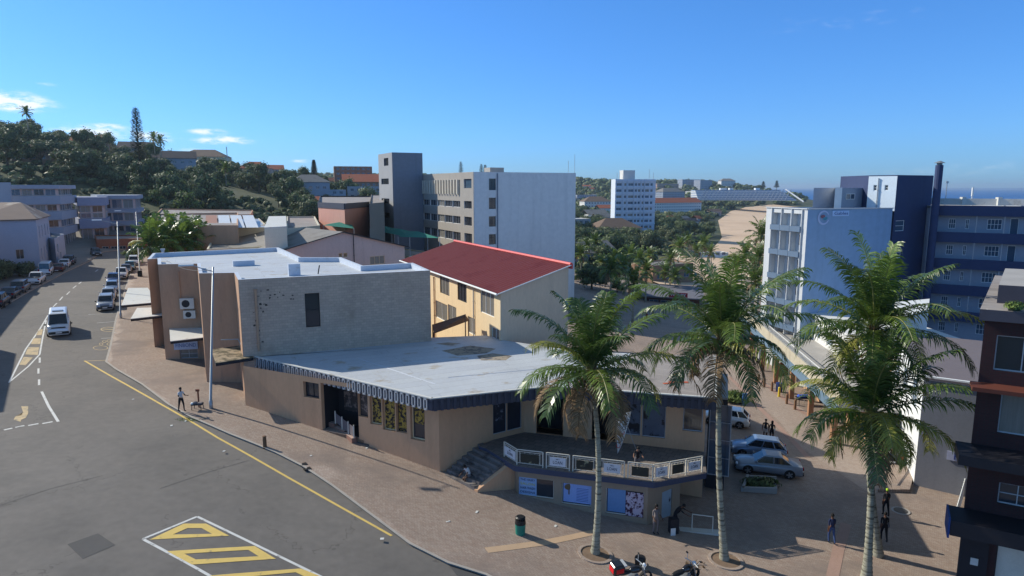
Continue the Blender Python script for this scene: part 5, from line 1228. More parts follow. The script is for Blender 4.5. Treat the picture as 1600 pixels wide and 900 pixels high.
for j in range(5):
    z1_ = wz + .02 - j * sth; c = Vector(wl) + dW * (LW / 2 + .3) + nW * 1.2; b = MB(); b.box((c.x, c.y, z1_ - .6), (LW - .4, .16, 1.22), math.atan2(dW.y, dW.x)); c2_ = c - nW * .6; b.box((c2_.x, c2_.y, z1_ - 1.16), (LW - .5, 1.18, .14), math.atan2(dW.y, dW.x)); o = b.build('balcony', m_hotn, wing)
for j in range(1, 5):
    for px in (1519, 1562): b = MB(); q = Vector(wl) + dW * cpx(px) + nW * 1.2; b.tube([(q.x, q.y, wz - j * sth - 0), (q.x, q.y, wz - j * sth + 2.1)], .04, 5); b.build('downpipe', m_lgrey, wing)
b = MB(); q0_, q1_ = Vector(wl) - nW * 3, Vector(wr2) - nW * 3; c = (q0_ + q1_) / 2; b.box((c.x, c.y, wz + .42), (LW, .25, .8), math.atan2(dW.y, dW.x))
for t in (.3, .62): q = q0_.lerp(q1_, t); b.box((q.x, q.y, wz + .5), (.5, .5, 1.0), 0)
b.build('roof_parapet', m_white_d, wing)
for px, pyt, r_, m_ in ((1477, 286, .07, m_steel), (1518, 293, .13, m_white)):
    q = PD(px, 316, 84); zt_ = PD(px, pyt, 84).z; b = MB(); b.tube([(q.x, q.y, wz - .2), (q.x, q.y, zt_ - (1.1 if r_ > .1 else 0))], .05, 6)
    b.tube([(q.x, q.y, zt_ - 1.1), (q.x, q.y, zt_)], r_, 8) if r_ > .1 else b.box((q.x, q.y, zt_ + .1), (.3, .1, .25)); b.build('roof_mast', m_, wing)

# ------------------------------------------------------------------ podium with arcade in front of the hotel
pk = [P2(1150, 92), P2(1192, 78), P2(1262, 66), P2(1300, 56), P2(1352, 50), P2(1470, 66), P2(1400, 80), P2(1264, 78)]
zpod = Z(15.2)
Pa, Pb = Vector(pp(1176, 552, 19.2)), Vector(pp(1330, 668, 19.2))
Pa, Pb = Vector(P2(1168, 88)), Vector(P2(1338, 50)); dP = (Pb - Pa).normalized(); nP = Vector((dP.y, -dP.x)); LP = (Pb - Pa).length
back = [Pb - nP * -0 , ]
far_b, far_a = Pb - nP * 17, Pa - nP * 12
pod = thing('shopping_arcade', 'pale two level shopping arcade with blue fascia beside the paved road', 'building', (*Pa, Z(22)))
zA1 = Z(17.6); ztp = Z(15.6)
b = MB(); off = 2.6; A2, B2 = Pa - nP * off, Pb - nP * off
sh = rowholes(LP, Z(21.6), 2.4, 9, 3.0, nx=3, fm=m_lgrey, gm=m_glass)
facade(b, A2, B2, Z(23), zA1, [q[0] for q in sh], .15); b.build('shop_wall', M('arcade_plaster', rgb(186, 150, 118), .85, .08, .5), pod)
for q, k in sh: window(pod, A2, B2, q, depth=.1, name='shop_window', **k)
b = MB(); b.prism([tuple(Pa), tuple(Pb), tuple(far_b), tuple(far_a)], zA1, zA1 + .25); b.build('slab', m_conc, pod)
b = MB(); c = (Pa + Pb) / 2 + nP * .1; b.box((c.x, c.y, zA1 + .0), (LP, .2, .75), math.atan2(dP.y, dP.x)); b.build('fascia', M('arcade_blue', rgb(98, 122, 142), .6, .06, .6), pod)
b = MB(); c = (Pa + Pb) / 2 - nP * .05; b.box((c.x, c.y, zA1 + .37 + .55), (LP, .16, 1.1), math.atan2(dP.y, dP.x)); b.build('parapet', M('arcade_cream', rgb(176, 168, 148), .85, .08, .6, stretch=(1, 1, .3), stain=(rgb(140, 130, 112), .8, .55, .15)), pod)
b = MB(); k = 0
while k < LP: q = Pa + dP * k + nP * .06; b.box((q.x, q.y, zA1 + 1.75), (.04, .04, .55)); k += .35
b.box((c.x, c.y, zA1 + 2.03), (LP, .07, .06), math.atan2(dP.y, dP.x)); b.build('balustrade', m_wall_w, pod)
for k in range(7):
    q = Pa + dP * (1 + k * (LP - 2) / 6) - nP * .1; b = MB(); b.box((q.x, q.y, (Z(23) + zA1) / 2), (.42, .42, zA1 - Z(23)), math.atan2(dP.y, dP.x)); b.build('column', M('column_brown', rgb(150, 112, 84), .85, .08, 1), pod)
b = MB(); up0, up1 = Pa - nP * 5 + dP * 2, Pb - nP * 6 - dP * 3
uh = rowholes((up1 - up0).length, zA1 + .7, 1.4, 9, 1.6, nx=3, fm=m_white, gm=m_glass_b)
facade(b, up0, up1, zA1, zA1 + 3.0, [q[0] for q in uh]); facade(b, up1, tuple(far_b - dP * 3), zA1, zA1 + 3.0, []); b.build('upper_wall', m_wall_w, pod)
for q, k in uh: window(pod, up0, up1, q, depth=.1, **k)
b = MB(); b.prism([tuple(up0 + nP * .3), tuple(up1 + nP * .3), tuple(far_b - dP * 3), tuple(far_a)], zA1 + 3.0, zA1 + 3.2); b.build('upper_roof', m_wall_w, pod)
# white building with grey gable end and a P sign
ga, gb2 = Vector(P2(1474, 43.5)), Vector(P2(1527, 42.5)); wl2 = Vector(P2(1408, 58)); zg = PD(1474, 592, 43.5).z; zg2 = PD(1500, 545, 47).z
ws = thing('white_shop', 'white shop with grey gable end and a sloping dark roof', 'shop', (*ga, Z(21)))
b = MB(); LL = (ga - wl2).length; wh_ = rowholes(LL, PD(1462, 640, 45).z, 1.9, 4, 1.8, nx=3, fm=m_white, gm=m_glass_b)
facade(b, wl2, ga, Z(22.5), zg, [q[0] for q in wh_], .14); b.build('wall', m_white, ws)
for q, k in wh_: window(ws, wl2, ga, q, depth=.1, **k)
gd = (gb2 - ga).normalized(); nb_ = Vector((-gd.y, gd.x)); ge2 = ga + gd * 9
b = MB(); facade(b, ga, ge2, Z(22.5), zg, []); ba = wl2; bb = ge2 + (wl2 - ga); facade(b, ge2, bb, Z(22.5), zg, []); b.build('gable_wall', M('gable_grey', rgb(132, 134, 140), .85, .06, .5, streak=(1.0, .1)), ws)
b = MB(); u_ = (wl2 - ga) ; P = [ga - u_ * .01, ge2 - u_ * .01, bb, ba]; b.prism([tuple(p) for p in P], zg, zg + .14); b.build('roof', M('mauve_grey_roof', rgb(112, 104, 106), .7, .06, .4), ws)
b = MB(); 
for (p, q) in ((ga, ge2), (wl2, ga)): p, q = Vector(p), Vector(q); d = (q - p).normalized(); c = (p + q) / 2; b.box((c.x, c.y, zg + .1), ((q - p).length, .22, .28), math.atan2(d.y, d.x))
b.build('roof_trim', m_white, ws)
eG = (ga, ge2)
sgp = thing('pharmacy_sign', 'pale sign panel starting with a blue letter P', 'sign', (*ga, PD(1500, 720, 43).z)); q = wpx(1479, 1530, 708, 722, *eG); ng = Vector((gd.y, -gd.x)); c = ga + gd * (q[0] + q[1]) / 2 + ng * .06
b = MB(); b.box((c.x, c.y, (q[2] + q[3]) / 2), (q[1] - q[0], .06, q[3] - q[2]), math.atan2(gd.y, gd.x)); b.build('board', M('board_lilac', rgb(170, 174, 196), .6, .04, 1), sgp)
c = ga + gd * (q[0] + .55) + ng * .1; text_obj('P', 'lettering', M('sign_deep_blue', rgb(36, 56, 130), .6, 0), sgp, (c.x, c.y, (q[2] + q[3]) / 2), (*gd, 0), (0, 0, 1), .75)
# small white canopy roof building between
building('white_porch', 'small white building with an overhanging pale roof behind the palms', 'building', [P2(1424, 56), P2(1470, 60), P2(1470, 66), P2(1415, 64)], PD(1440, 492, 58).z, m_wall_w, m_white, {}, parapet=0, z0=Z(22.5))
# ------------------------------------------------------------------ dark brick building at the right edge
k0 = Vector(P2(1497, 26.5)); dk = Vector((math.cos(R(-33)), math.sin(R(-33)))); 
ka = Vector(PD(1541, 482, 28.5).xy); kz = PD(1541, 482, 28.5).z
dk = Vector((math.cos(R(-30)), math.sin(R(-30)))); kb = ka + dk * 14; kc = ka + Vector((.62, .78)) * 14; kd = kb + Vector((.62, .78)) * 14
eK = (ka, kb); nk = Vector((dk.y, -dk.x)); rk = math.atan2(dk.y, dk.x)
kdk = thing('brick_building', 'dark maroon brick building with black canopies at the right edge', 'building', (*ka, Z(20.8)))
def kz_(py, px=1570): return sz(px, py, *eK)[1]
kh = [((sz(1556, 540, *eK)[0], sz(1556, 540, *eK)[0] + 3.0, kz - 2.75, kz - 1.15), dict(nx=3, nz=1, fm=m_lgrey, gm=m_glass)), ((sz(1556, 540, *eK)[0] + 3.4, sz(1556, 540, *eK)[0] + 6.4, kz - 2.75, kz - 1.15), dict(nx=3, nz=1, fm=m_lgrey, gm=m_glass)),
      ((.9, 4.2, kz - 5.6, kz - 3.7), dict(nx=3, nz=1, fm=m_lgrey, gm=m_glass_c)), ((4.6, 8, kz - 5.6, kz - 3.7), dict(nx=3, nz=1, fm=m_lgrey, gm=m_glass_c)), ((1.2, 7.5, kz - 8.9, kz - 7.9), dict(nx=9, nz=2, fm=m_lgrey, gm=m_glass)), ((1.4, 8.5, Z(21.1), Z(15.8)), dict(nx=3, nz=1, fm=m_charc, gm=M('shop_interior', rgb(196, 198, 186), .25, .12, .8, spec=.6)))]
b = MB(); facade(b, ka, kb, Z(22), kz - .5, [q[0] for q in kh], .2); b.build('brick_wall', m_maroon, kdk)
b = MB(); facade(b, kc, ka, Z(22), kz - .5, []); facade(b, kb, kd, Z(22), kz - .5, []); facade(b, kd, kc, Z(22), kz - .5, []); b.build('side_wall', m_charc, kdk)
for q, k in kh: window(kdk, ka, kb, q, depth=.16, **k)
b = MB(); o = Vector((.1, .1)); b.prism([tuple(ka - dk * .25 + nk * .3), tuple(kb + nk * .3), tuple(kd), tuple(kc - dk * .25)], kz - .5, kz, 0, top=1); b.build('roof_slab', [M('roof_edge_grey', rgb(78, 76, 84), .8, .08, .8), m_oldroof], kdk)
b = MB(); q = ka + Vector((.62, .78)) * 2 + dk * .3; b.prism([tuple(q), tuple(q + dk * 12), tuple(q + dk * 12 + Vector((.62, .78)) * 8), tuple(q + Vector((.62, .78)) * 8)], kz + .003, kz + .85, 0, top=1); b.build('roof_box', [M('roof_edge_grey2', rgb(74, 72, 80), .8, .08, .8), m_conc], kdk)
for (zc, out_, ex, m_, nm, t_) in [(kz - 3.45, 1.1, .3, M('rust_awning', rgb(96, 52, 40), .7, .15, 1), 'awning', .18), (kz - 6.5, 1.9, .6, m_charc, 'canopy', .45), (Z(15.1), 1.7, .6, m_charc, 'canopy', .7)]:
    c = ka + dk * (7 - ex / 2) + nk * out_ / 2; b = MB(); b.box((c.x, c.y, zc), (14 + ex, out_, t_), rk); b.build(nm, m_, kdk)
b = MB(); c = ka - dk * .66 + nk * 1.0; b.box((c.x, c.y, Z(15.1)), (.08, 1.5, .95), rk); b.build('sign_panel', M('sign_blue_panel', rgb(30, 62, 120), .5, .05, 1), kdk)
b = MB(); q = ka + dk * .55 + nk * .06; b.box((q.x, q.y, Z(18.2)), (1.1, .14, 5.0), rk); b.build('shop_pillar', m_charc, kdk)
b = MB(); q = ka + dk * .6 + nk * .15; b.box((q.x, q.y, Z(17.2)), (.3, .02, .34), rk); b.build('notice', m_white_d, kdk)
# small green plant on its ledge
# ------------------------------------------------------------------ palms
def frond(mb, base, az, el0, L, droop, mi, nl=34, lw=.05, ll=.85, hang=.5, rnd=random):
    """curved rib with two rows of narrow leaflets"""
    n = 12; pts = []; p = Vector(base); el = el0; seg = L / n
    side_bend = rnd.uniform(-.5, .5)
    for k in range(n + 1):
        pts.append(p.copy()); a = az + side_bend * (k / n) ** 2
        p = p + Vector((math.cos(a) * math.cos(el), math.sin(a) * math.cos(el), math.sin(el))) * seg
        el -= droop * (0.35 + 1.3 * k / n) / n
    mb.tube(pts, [.045 * (1 - .85 * k / n) + .006 for k in range(n + 1)], 4, 4 if mi != 3 else 3, cap=False)
    for i in range(nl):
        t = .10 + .90 * (i + .3 * rnd.random()) / nl; f = t * n; k = min(int(f), n - 1); q = pts[k].lerp(pts[k + 1], f - k); d = (pts[k + 1] - pts[k]).normalized()
        sdv = d.cross(Vector((0, 0, 1))); sdv = sdv.normalized() if sdv.length > .05 else Vector((math.sin(az), -math.cos(az), 0)); up = sdv.cross(d).normalized()
        prof = math.sin(math.pi * min(1, .2 + t * .76)) ** .6; l = ll * (.35 + .65 * prof) * rnd.uniform(.85, 1.1)
        for s in (-1, 1):
            if rnd.random() < .04: continue
            fwd = .30 + .55 * t + rnd.uniform(-.2, .2)
            v = (sdv * s * .9 + d * fwd + up * (.28 - .2 * t)).normalized(); g = hang * rnd.uniform(.5, 1.6)
            v2 = (v + Vector((0, 0, -g))).normalized(); v3 = (v + Vector((0, 0, -2.2 * g))).normalized()
            a0 = q; a1 = a0 + v * l * .35; a2 = a1 + v2 * l * .35; a3 = a2 + v3 * l * .3; wv = d * lw
            j = len(mb.v); mb.v += [tuple(a0 - wv * .35), tuple(a0 + wv * .35), tuple(a1 - wv * .5), tuple(a1 + wv * .5), tuple(a2 - wv * .42), tuple(a2 + wv * .42), tuple(a3)]
            mb.f += [(j, j + 1, j + 3, j + 2), (j + 2, j + 3, j + 5, j + 4), (j + 4, j + 5, j + 6)]; mb.m += [mi] * 3
def palm(name, label, base, crown, L=4.3, nf=30, seed=1, r0=.2, r1=.11, nuts=10, bend=(0, 0), nl=34, group=None, lw=.05, ll=.85, dry=3, yellow=.2, cat='palm tree', trk=12, hang=.5):
    rn = random.Random(seed); base = Vector(base); crown = Vector(crown); t = thing(name, label, cat, tuple(base), group=group)
    n = trk; pts = []; rs = []
    for k in range(n + 1):
        f = k / n; q = base.lerp(crown, f) + Vector((bend[0], bend[1], 0)) * math.sin(math.pi * f); pts.append(q); rs.append(r0 * (1 - f) + r1 * f + (.55 * r0 * math.exp(-f * n * .9)))
    if trk > 8:                                        # ring scars
        P2_, R2_ = [], []
        for k in range(n * 6 + 1):
            f = k / (n * 6) * n; i = min(int(f), n - 1); P2_.append(pts[i].lerp(pts[i + 1], f - i)); R2_.append((rs[i] * (1 - f + i) + rs[i + 1] * (f - i)) * (1.07 if k % 2 else .95))
        pts, rs = P2_, R2_
    pts[0] = pts[0] - Vector((0, 0, .3)); b = MB(); b.tube(pts, rs, 10 if trk > 8 else 6); b.build('trunk', m_trunk, t, smooth=True)
    c = MB()
    for k in range(nf):
        f = k / nf; az = k * 2.39996 + rn.uniform(-.2, .2); el = R(86 - 116 * f ** 1.05 + rn.uniform(-8, 8)); Lk = L * (.72 + .34 * math.sin(math.pi * min(1, f + .15))) * rn.uniform(.78, 1.1)
        mi = 0 if rn.random() < .55 else 1
        if f > .3 and rn.random() < yellow: mi = 2
        if k >= nf - dry: mi = 3
        frond(c, crown + Vector((0, 0, .1 - .5 * f)), az, el, Lk, (.5 + 1.75 * f ** .8 + rn.uniform(-.12, .15)), mi, nl, lw, ll, hang * (1 + .8 * f), rn)
    c.build('crown', m_lf, t)
    if nuts:
        b = MB()
        for k in range(nuts): a = rn.random() * 6.28; rr_ = rn.uniform(.2, .42); b.ball(crown + Vector((math.cos(a) * rr_, math.sin(a) * rr_, -.35 - rn.random() * .5)), (.11, .11, .14), 0, 8, 6)
        b.build('coconuts', m_nut, t, smooth=True)
    # brown boot fibres at the crown base
    b = MB()
    for k in range(14): a = k * 2.4; b.tube([crown + Vector((0, 0, -.55 + .03 * k)), crown + Vector((math.cos(a) * .28, math.sin(a) * .28, -.1 + .03 * k))], [.07, .03], 4)
    b.build('leaf_bases', M('palm_boot', rgb(120, 98, 66), .9, .15, 3), t)
    return t
def tall(pxb, pyb, pxc, pyc, dy=0): 
    g = G(pxb, pyb, PA); q = PD(pxc, pyc, g.y + dy); return g, q
g, q = tall(930, 864, 924, 578); palm('coconut_palm', 'coconut palm in front of the salon windows, bent pale trunk', g, q, 5.0, 31, 3, .17, .12, 12, (.28, 0), nl=54, dry=8, lw=.074, ll=1.15, hang=.42)
g, q = tall(1132, 874, 1128, 528); palm('coconut_palm', 'coconut palm with slender straight trunk right of the terrace', g, q, 5.2, 31, 8, .17, .11, 16, (-.25, 0), nl=54, dry=6, lw=.074, ll=1.15, hang=.42)
g, q = tall(1354, 903, 1362, 645); palm('coconut_palm', 'shorter bright green coconut palm, nearest on the right', g, q, 5.2, 30, 14, .2, .13, 6, (.1, 0), nl=54, dry=3, yellow=.35, lw=.074, ll=1.15, hang=.42)
g, q = tall(1372, 868, 1366, 512); palm('coconut_palm', 'taller coconut palm rising behind the shorter one', g, q, 5.2, 31, 21, .2, .13, 8, (-.3, .2), nl=54, dry=5, yellow=.25, lw=.074, ll=1.2, hang=.42)
for (px, py) in ((930, 866), (1134, 876)):
    c = G(px, py, PA); b = MB(); n = 24
    for k in range(n):
        a0, a1 = k * 2 * math.pi / n, (k + 1) * 2 * math.pi / n
        f = lambda r_, a, z_: (c.x + r_ * math.cos(a), c.y + r_ * math.sin(a), gz(c.x + r_ * math.cos(a), c.y + r_ * math.sin(a)) + PA + z_)
        b.face([f(.78, a0, .06), f(.95, a0, .06), f(.95, a1, .06), f(.78, a1, .06)]); b.face([f(.95, a0, .06), f(.95, a0, -.1), f(.95, a1, -.1), f(.95, a1, .06)]); b.face([f(.78, a0, .06), f(.78, a1, .06), f(.78, a1, .01), f(.78, a0, .01)]); b.face([f(.78, a0, .012), f(.78, a1, .012), f(0, 0, .012)], 1)
    tag(b.build('tree_pit', [m_pave2, M('pit_soil', rgb(124, 104, 86), .95, .2, 3)], origin=(c.x, c.y, c.z)), None, None, None, 'structure')
# fan/areca palms left of the block, palms near the beach
def palm_proto(name, H, L, nf, seed, **k): return palm(name, 'proto', (0, 0, 0), (0, 0, H), L, nf, seed, **k)
pr = [palm_proto('palm_tree', 6.5, 3.4, 22, 31, nl=16, lw=.16, ll=.8, nuts=0, trk=6, dry=2, r0=.16, r1=.1, cat='palm tree'), palm_proto('palm_tree', 9, 3.8, 22, 32, nl=16, lw=.16, ll=.85, nuts=0, trk=6, dry=3, r0=.17, r1=.1, bend=(.6, .1), cat='palm tree'),
      palm_proto('palm_tree', 4.2, 3.2, 22, 33, nl=16, lw=.16, ll=.8, nuts=0, trk=6, dry=1, r0=.16, r1=.12, cat='palm tree')]
pr.append(palm_proto('palm_tree', 14, 4.0, 22, 34, nl=16, lw=.16, ll=.9, nuts=0, trk=6, dry=3, r0=.18, r1=.11, bend=(.5, .3), cat='palm tree'))
hs_pr = [6.5, 9, 4.2, 14]; used = [False] * 4
def place(protos, used, i, loc, rz, s, label, group):
    o = protos[i] if not used[i] else copy_tree(protos[i]); used[i] = True
    o.location = loc; o.rotation_euler = (0, 0, rz); o.scale = (s, s, s); o['label'] = label; o['group'] = group
    return o
def palm_at(px, py, y, label, group='palms by the beach', i=None, s=None):
    """crown centre at the pixel, at distance y"""
    c = PD(px, py, y); z0 = gz(c.x, c.y); Hn = c.z - z0
    if i is None: i = 3 if Hn > 10.5 else (1 if Hn > 7.5 else (0 if Hn > 5 else 2))
    s = s or min(1.25, max(.55, Hn / hs_pr[i])); place(pr, used, i, (c.x, c.y, c.z - hs_pr[i] * s), random.random() * 6.28, s, label, group)
for (px, py, y) in [(246, 372, 88), (268, 366, 92), (292, 370, 90), (234, 382, 84), (258, 380, 86), (282, 381, 88), (306, 374, 93), (318, 384, 92)]:
    palm_at(px, py, y, 'leafy palm in the clump between street and silver roof', 'palm clump by the street', 2, 1.15)
beachp = [(1075, 376, 190), (1100, 382, 200), (1062, 386, 180), (1088, 392, 196), (1110, 395, 190), (985, 398, 150), (1000, 405, 140), (962, 404, 150), (975, 418, 120), (1010, 424, 128), (940, 410, 150), (955, 422, 118), (1048, 405, 150), (1040, 425, 140), (1055, 432, 135),
          (918, 385, 190), (930, 378, 200), (908, 397, 160), (1165, 398, 150), (1180, 418, 120), (1150, 410, 160), (990, 440, 105), (1190, 368, 130), (1186, 402, 112), (1180, 440, 100), (1015, 398, 185)]
for k, (px, py, y) in enumerate(beachp): palm_at(px, py, y, 'coconut palm among those between the town and the beach', 'palms by the beach')
for (px, py, y) in [(240, 215, 265), (250, 220, 262), (41, 176, 250), (352, 262, 240)]: palm_at(px, py, y, 'palm with a feathery head standing out on the hill top', 'palms on the hill', 0, .95)
palm_at(1136, 575, 82, 'thin young palm behind the white hatchback', 'palms in the plaza', 0)
# ------------------------------------------------------------------ broadleaf trees
def crown_mesh(seed, W, H, n, leaf, mats_w, lobes=9, base=.25, flat=1.0):
    """many leaf clumps spread through lobes; returns MB"""
    rn = random.Random(seed); b = MB(); L = []
    for k in range(lobes):
        a = rn.random() * 6.28; r = rn.random() ** .5 * W * .36; z = H * rn.uniform(base + .12, .86); L.append((Vector((math.cos(a) * r, math.sin(a) * r, z)), W * rn.uniform(.16, .28)))
    L.append((Vector((0, 0, H * .72)), W * .27))
    for c, r in L: b.ball(c, (r * .66, r * .66, r * .5 * flat), 4, 7, 5)
    for k in range(n):
        c, r = rn.choice(L); d = Vector((rn.gauss(0, 1), rn.gauss(0, 1), rn.gauss(.15, .9))).normalized(); q = c + Vector((d.x, d.y, d.z * .8 * flat)) * r * rn.uniform(.62, 1.12)
        s = leaf * rn.uniform(.6, 1.35); u = (d.orthogonal() + Vector((rn.gauss(0, .6), rn.gauss(0, .6), rn.gauss(0, .6)))).normalized(); v_ = d.cross(u).normalized() * .8 + d * rn.uniform(-.5, .5)
        mi = 0 if rn.random() < mats_w else 1
        b.face([q - u * s * .5, q + v_ * s * .35, q + u * s * .6, q - v_ * s * .4], mi)
    return b
def tree_proto(name, seed, W, H, n, leaf, ml, th_=.3, flat=1.0, lobes=9):
    t = thing(name, 'proto', 'tree'); rn = random.Random(seed); b = MB(); b.tube([(0, 0, -.8), (.1, 0, H * .3), (0, .1, H * .62)], [W * .035, W * .028, W * .012], 7)
    for k in range(5): a = k * 1.3 + rn.random(); b.tube([(.05, 0, H * (.25 + .05 * k)), (math.cos(a) * W * .26, math.sin(a) * W * .26, H * (.5 + .06 * k))], [W * .018, W * .006], 5)
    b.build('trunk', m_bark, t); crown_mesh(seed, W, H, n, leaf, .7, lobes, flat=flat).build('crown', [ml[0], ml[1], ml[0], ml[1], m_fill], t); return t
tp = [tree_proto('broadleaf_tree', 41, 11, 9, 1500, .62, (m_tl[0], m_tl[1])), tree_proto('broadleaf_tree', 42, 9, 8, 1300, .58, (m_tl[1], m_tl[2])), tree_proto('broadleaf_tree', 43, 13, 8, 1700, .66, (m_tl[0], m_tl[2]), flat=.8, lobes=12),
      tree_proto('broadleaf_tree', 44, 8, 10, 1300, .58, (m_tl[0], m_tl[0]), flat=1.2), tree_proto('broadleaf_tree', 45, 7, 6, 1000, .5, (m_tl[3], m_tl[1]))]
tu = [False] * 5
rt = random.Random(99)
def tree_at(x, y, i, s, label, group, dz=0):
    z = gz(x, y); return place(tp, tu, i, (x, y, z - .3 + dz), rt.random() * 6.28, s, label, group)
houses_xy = [(*P2(a, b_), r_) for a, b_, r_ in ((262, 192, 13), (275, 184, 9), (478, 216, 14), (505, 206, 12), (392, 240, 12), (315, 286, 16), (130, 216, 10), (366, 208, 8), (470, 204, 10))]
cnt = 0
# wooded hill on the left
tries = 0
while cnt < 215 and tries < 9000:
    tries += 1
    y = rt.uniform(165, 420); px = rt.uniform(-60, 590); x = u_eff(px) * y
    if y < 185 and px > 330: continue
    if px < 430 and y < 210: continue
    if any((x - a) ** 2 + (y - b_) ** 2 < c_ ** 2 for a, b_, c_ in houses_xy): continue
    if px > 380 and y < 230: continue
    houses_xy.append((x, y, 4.2)); i = rt.choices([0, 1, 2, 3, 4], [4, 3, 3, 3, 1.6])[0]
    tree_at(x, y, i, rt.uniform(.55, 1.4), 'dense dark tree in the wooded hillside above the street', 'trees on the wooded hillside'); cnt += 1
houses_xy = [h for h in houses_xy]
cnt = 0; tries = 0
while cnt < 85 and tries < 3000:                       # coastal bush between the tower block and the beach
    tries += 1; px = rt.uniform(885, 1150); y = rt.choice([rt.uniform(190, 330), rt.uniform(300, 620)]); x = u_eff(px) * y
    py_ = 293 + 1020 * float(th(x, y)) / y * .985
    lim = 1112 if y > 420 else (1068 if y > 300 else 990)
    if y < 330 and px > 1040: continue
    if px > lim or abs(px - 990) < 38 and y > 340: continue
    if any((x - a) ** 2 + (y - b_) ** 2 < c_ ** 2 for a, b_, c_ in houses_xy): continue
    houses_xy.append((x, y, 6)); i = rt.choices([0, 1, 2], [3, 2, 4])[0]; tree_at(x, y, i, rt.uniform(.8, 1.3), 'round bushy tree in the coastal thicket beside the beach', 'trees of the coastal thicket'); cnt += 1
for (px, py, y, i, s) in [(8, 430, 101, 2, .42), (30, 425, 104, 2, .36), (-14, 430, 98, 0, .45), (205, 392, 128, 4, .5)]:
    c = PD(px, py, y); tree_at(c.x, y, i, s, 'dark shrubby tree at the shaded left side of the street', 'street side trees')
tree_at(-47, 46.5, 0, .8, 'tree just off the left edge shading the road', 'street side trees')
for k, (px, y) in enumerate([(908, 150), (925, 140), (948, 150), (966, 140)]):
    c = PD(px, 400, y); tree_at(c.x, y, [4, 0, 1][k % 3], .6 + .1 * (k % 3), 'low leafy tree behind the grey office block', 'trees behind the office block')
# tall column pine on the hill
def column_pine(x, y, ztop, label, W=5.5, Hh=26):
    z0 = ztop - Hh; t = thing('norfolk_pine', label, 'pine tree', (x, y, z0)); b = MB(); b.tube([(x, y, z0 - 4), (x, y, ztop)], [.45, .05], 8); b.build('trunk', m_bark, t); c = MB(); rn = random.Random(int(x * 7)); nL_ = 44
    for k in range(nL_):
        f = k / nL_; z = z0 + Hh * (.12 + .87 * f); rr_ = W * .5 * ((1 - f) ** .35 * (1.0 if f > .25 else 1.35)) * rn.uniform(.8, 1.1)
        for j in range(9):
            a = j * .698 + k * .5 + rn.uniform(-.2, .2); d = Vector((math.cos(a), math.sin(a), 0)); tip = Vector((x, y, z)) + d * rr_ + Vector((0, 0, rr_ * .12)); c.tube([(x, y, z), tuple(tip)], [.07, .03], 3, cap=False)
            for m in range(7):
                q = Vector((x, y, z)).lerp(tip, .3 + .7 * m / 6); s = .55 * rn.uniform(.6, 1.2); s_ = d.cross(Vector((0, 0, 1))); c.face([q - s_ * s * .6, q + d * s * .5 + Vector((0, 0, .12)), q + s_ * s * .6, q - d * s * .3 + Vector((0, 0, -.18))])
    c.build('crown', M('pine_needles', (.028, .046, .024), .8, .2, .5, leaf=True, rnd=.4), t); return t
q = PD(211, 166, 240); column_pine(q.x, q.y, q.z, 'tall column shaped pine towering over the hill', 6.2, 25)
for (px, py, y, hh, W_) in [(490, 249, 420, 13, 5), (720, 252, 900, 26, 9), (758, 257, 900, 22, 9), (752, 256, 950, 24, 9), (1193, 283, 1250, 14, 9), (1214, 282, 1250, 15, 9)]:
    q = PD(px, py, y); column_pine(q.x, q.y, q.z, 'small pointed pine breaking the skyline of the far ridge', W_, hh)['group'] = 'pines on the far ridge'
# distant woods read as one mass
def inpoly(x, y, P):
    c = False; n = len(P)
    for i in range(n):
        a, b = P[i], P[i - 1]
        if (a[1] > y) != (b[1] > y) and x < (b[0] - a[0]) * (y - a[1]) / (b[1] - a[1]) + a[0]: c = not c
    return c
def woods(name, label, regions, n, s0, seed, mats):
    rn = random.Random(seed); b = MB()
    for (pxa, pxb, ya, yb, wgt) in regions:
        for k in range(int(n * wgt)):
            y = math.exp(rn.uniform(math.log(ya), math.log(yb))); px = rn.uniform(pxa, pxb); x = u_eff(px) * y
            if noise.noise(Vector((x * .012, y * .012, seed))) < -.22: continue
            if inpoly(x + 6, y, beach): continue
            h = float(th(x, y))
            if h > 35.2: continue
            z = CAMZ - h; R0 = s0 * (y / 700) ** .5 * rn.uniform(.6, 1.3); mi = rn.choice([0, 0, 1, 1, 2])
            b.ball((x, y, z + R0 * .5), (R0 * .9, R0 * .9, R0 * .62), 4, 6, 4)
            for j in range(16):
                d = Vector((rn.gauss(0, 1), rn.gauss(0, 1), abs(rn.gauss(0, 1)))).normalized(); q = Vector((x, y, z + R0 * .5)) + Vector((d.x, d.y, d.z * .75)) * R0 * rn.uniform(.8, 1.12); s = R0 * rn.uniform(.28, .5); u = (d.orthogonal() + Vector((rn.gauss(0, .5), rn.gauss(0, .5), 0))).normalized(); v_ = d.cross(u)
                b.face([q - u * s, q + v_ * s * .7, q + u * s, q - v_ * s * .7], mi)
    o = b.build(name, mats + [m_fill] * (5 - len(mats))); tag(o, label, 'woodland', None, 'stuff')
woods('woodland', 'far wooded ridges reading as one green mass', [(-150, 640, 380, 900, .36), (380, 1260, 620, 1600, .54), (300, 1240, 900, 2700, .3)], 4200, 4.6, 5, [m_tl[0], m_tl[1], m_tl[2]])
woods('undergrowth', 'low scrub covering the hillside and dunes', [(-80, 600, 175, 430, .9), (885, 1100, 180, 620, .4), (1080, 1300, 620, 1000, .4)], 1500, 3.0, 6, [m_tl[0], m_tl[2], m_tl[1]])
for k, u in enumerate(used):
    pass
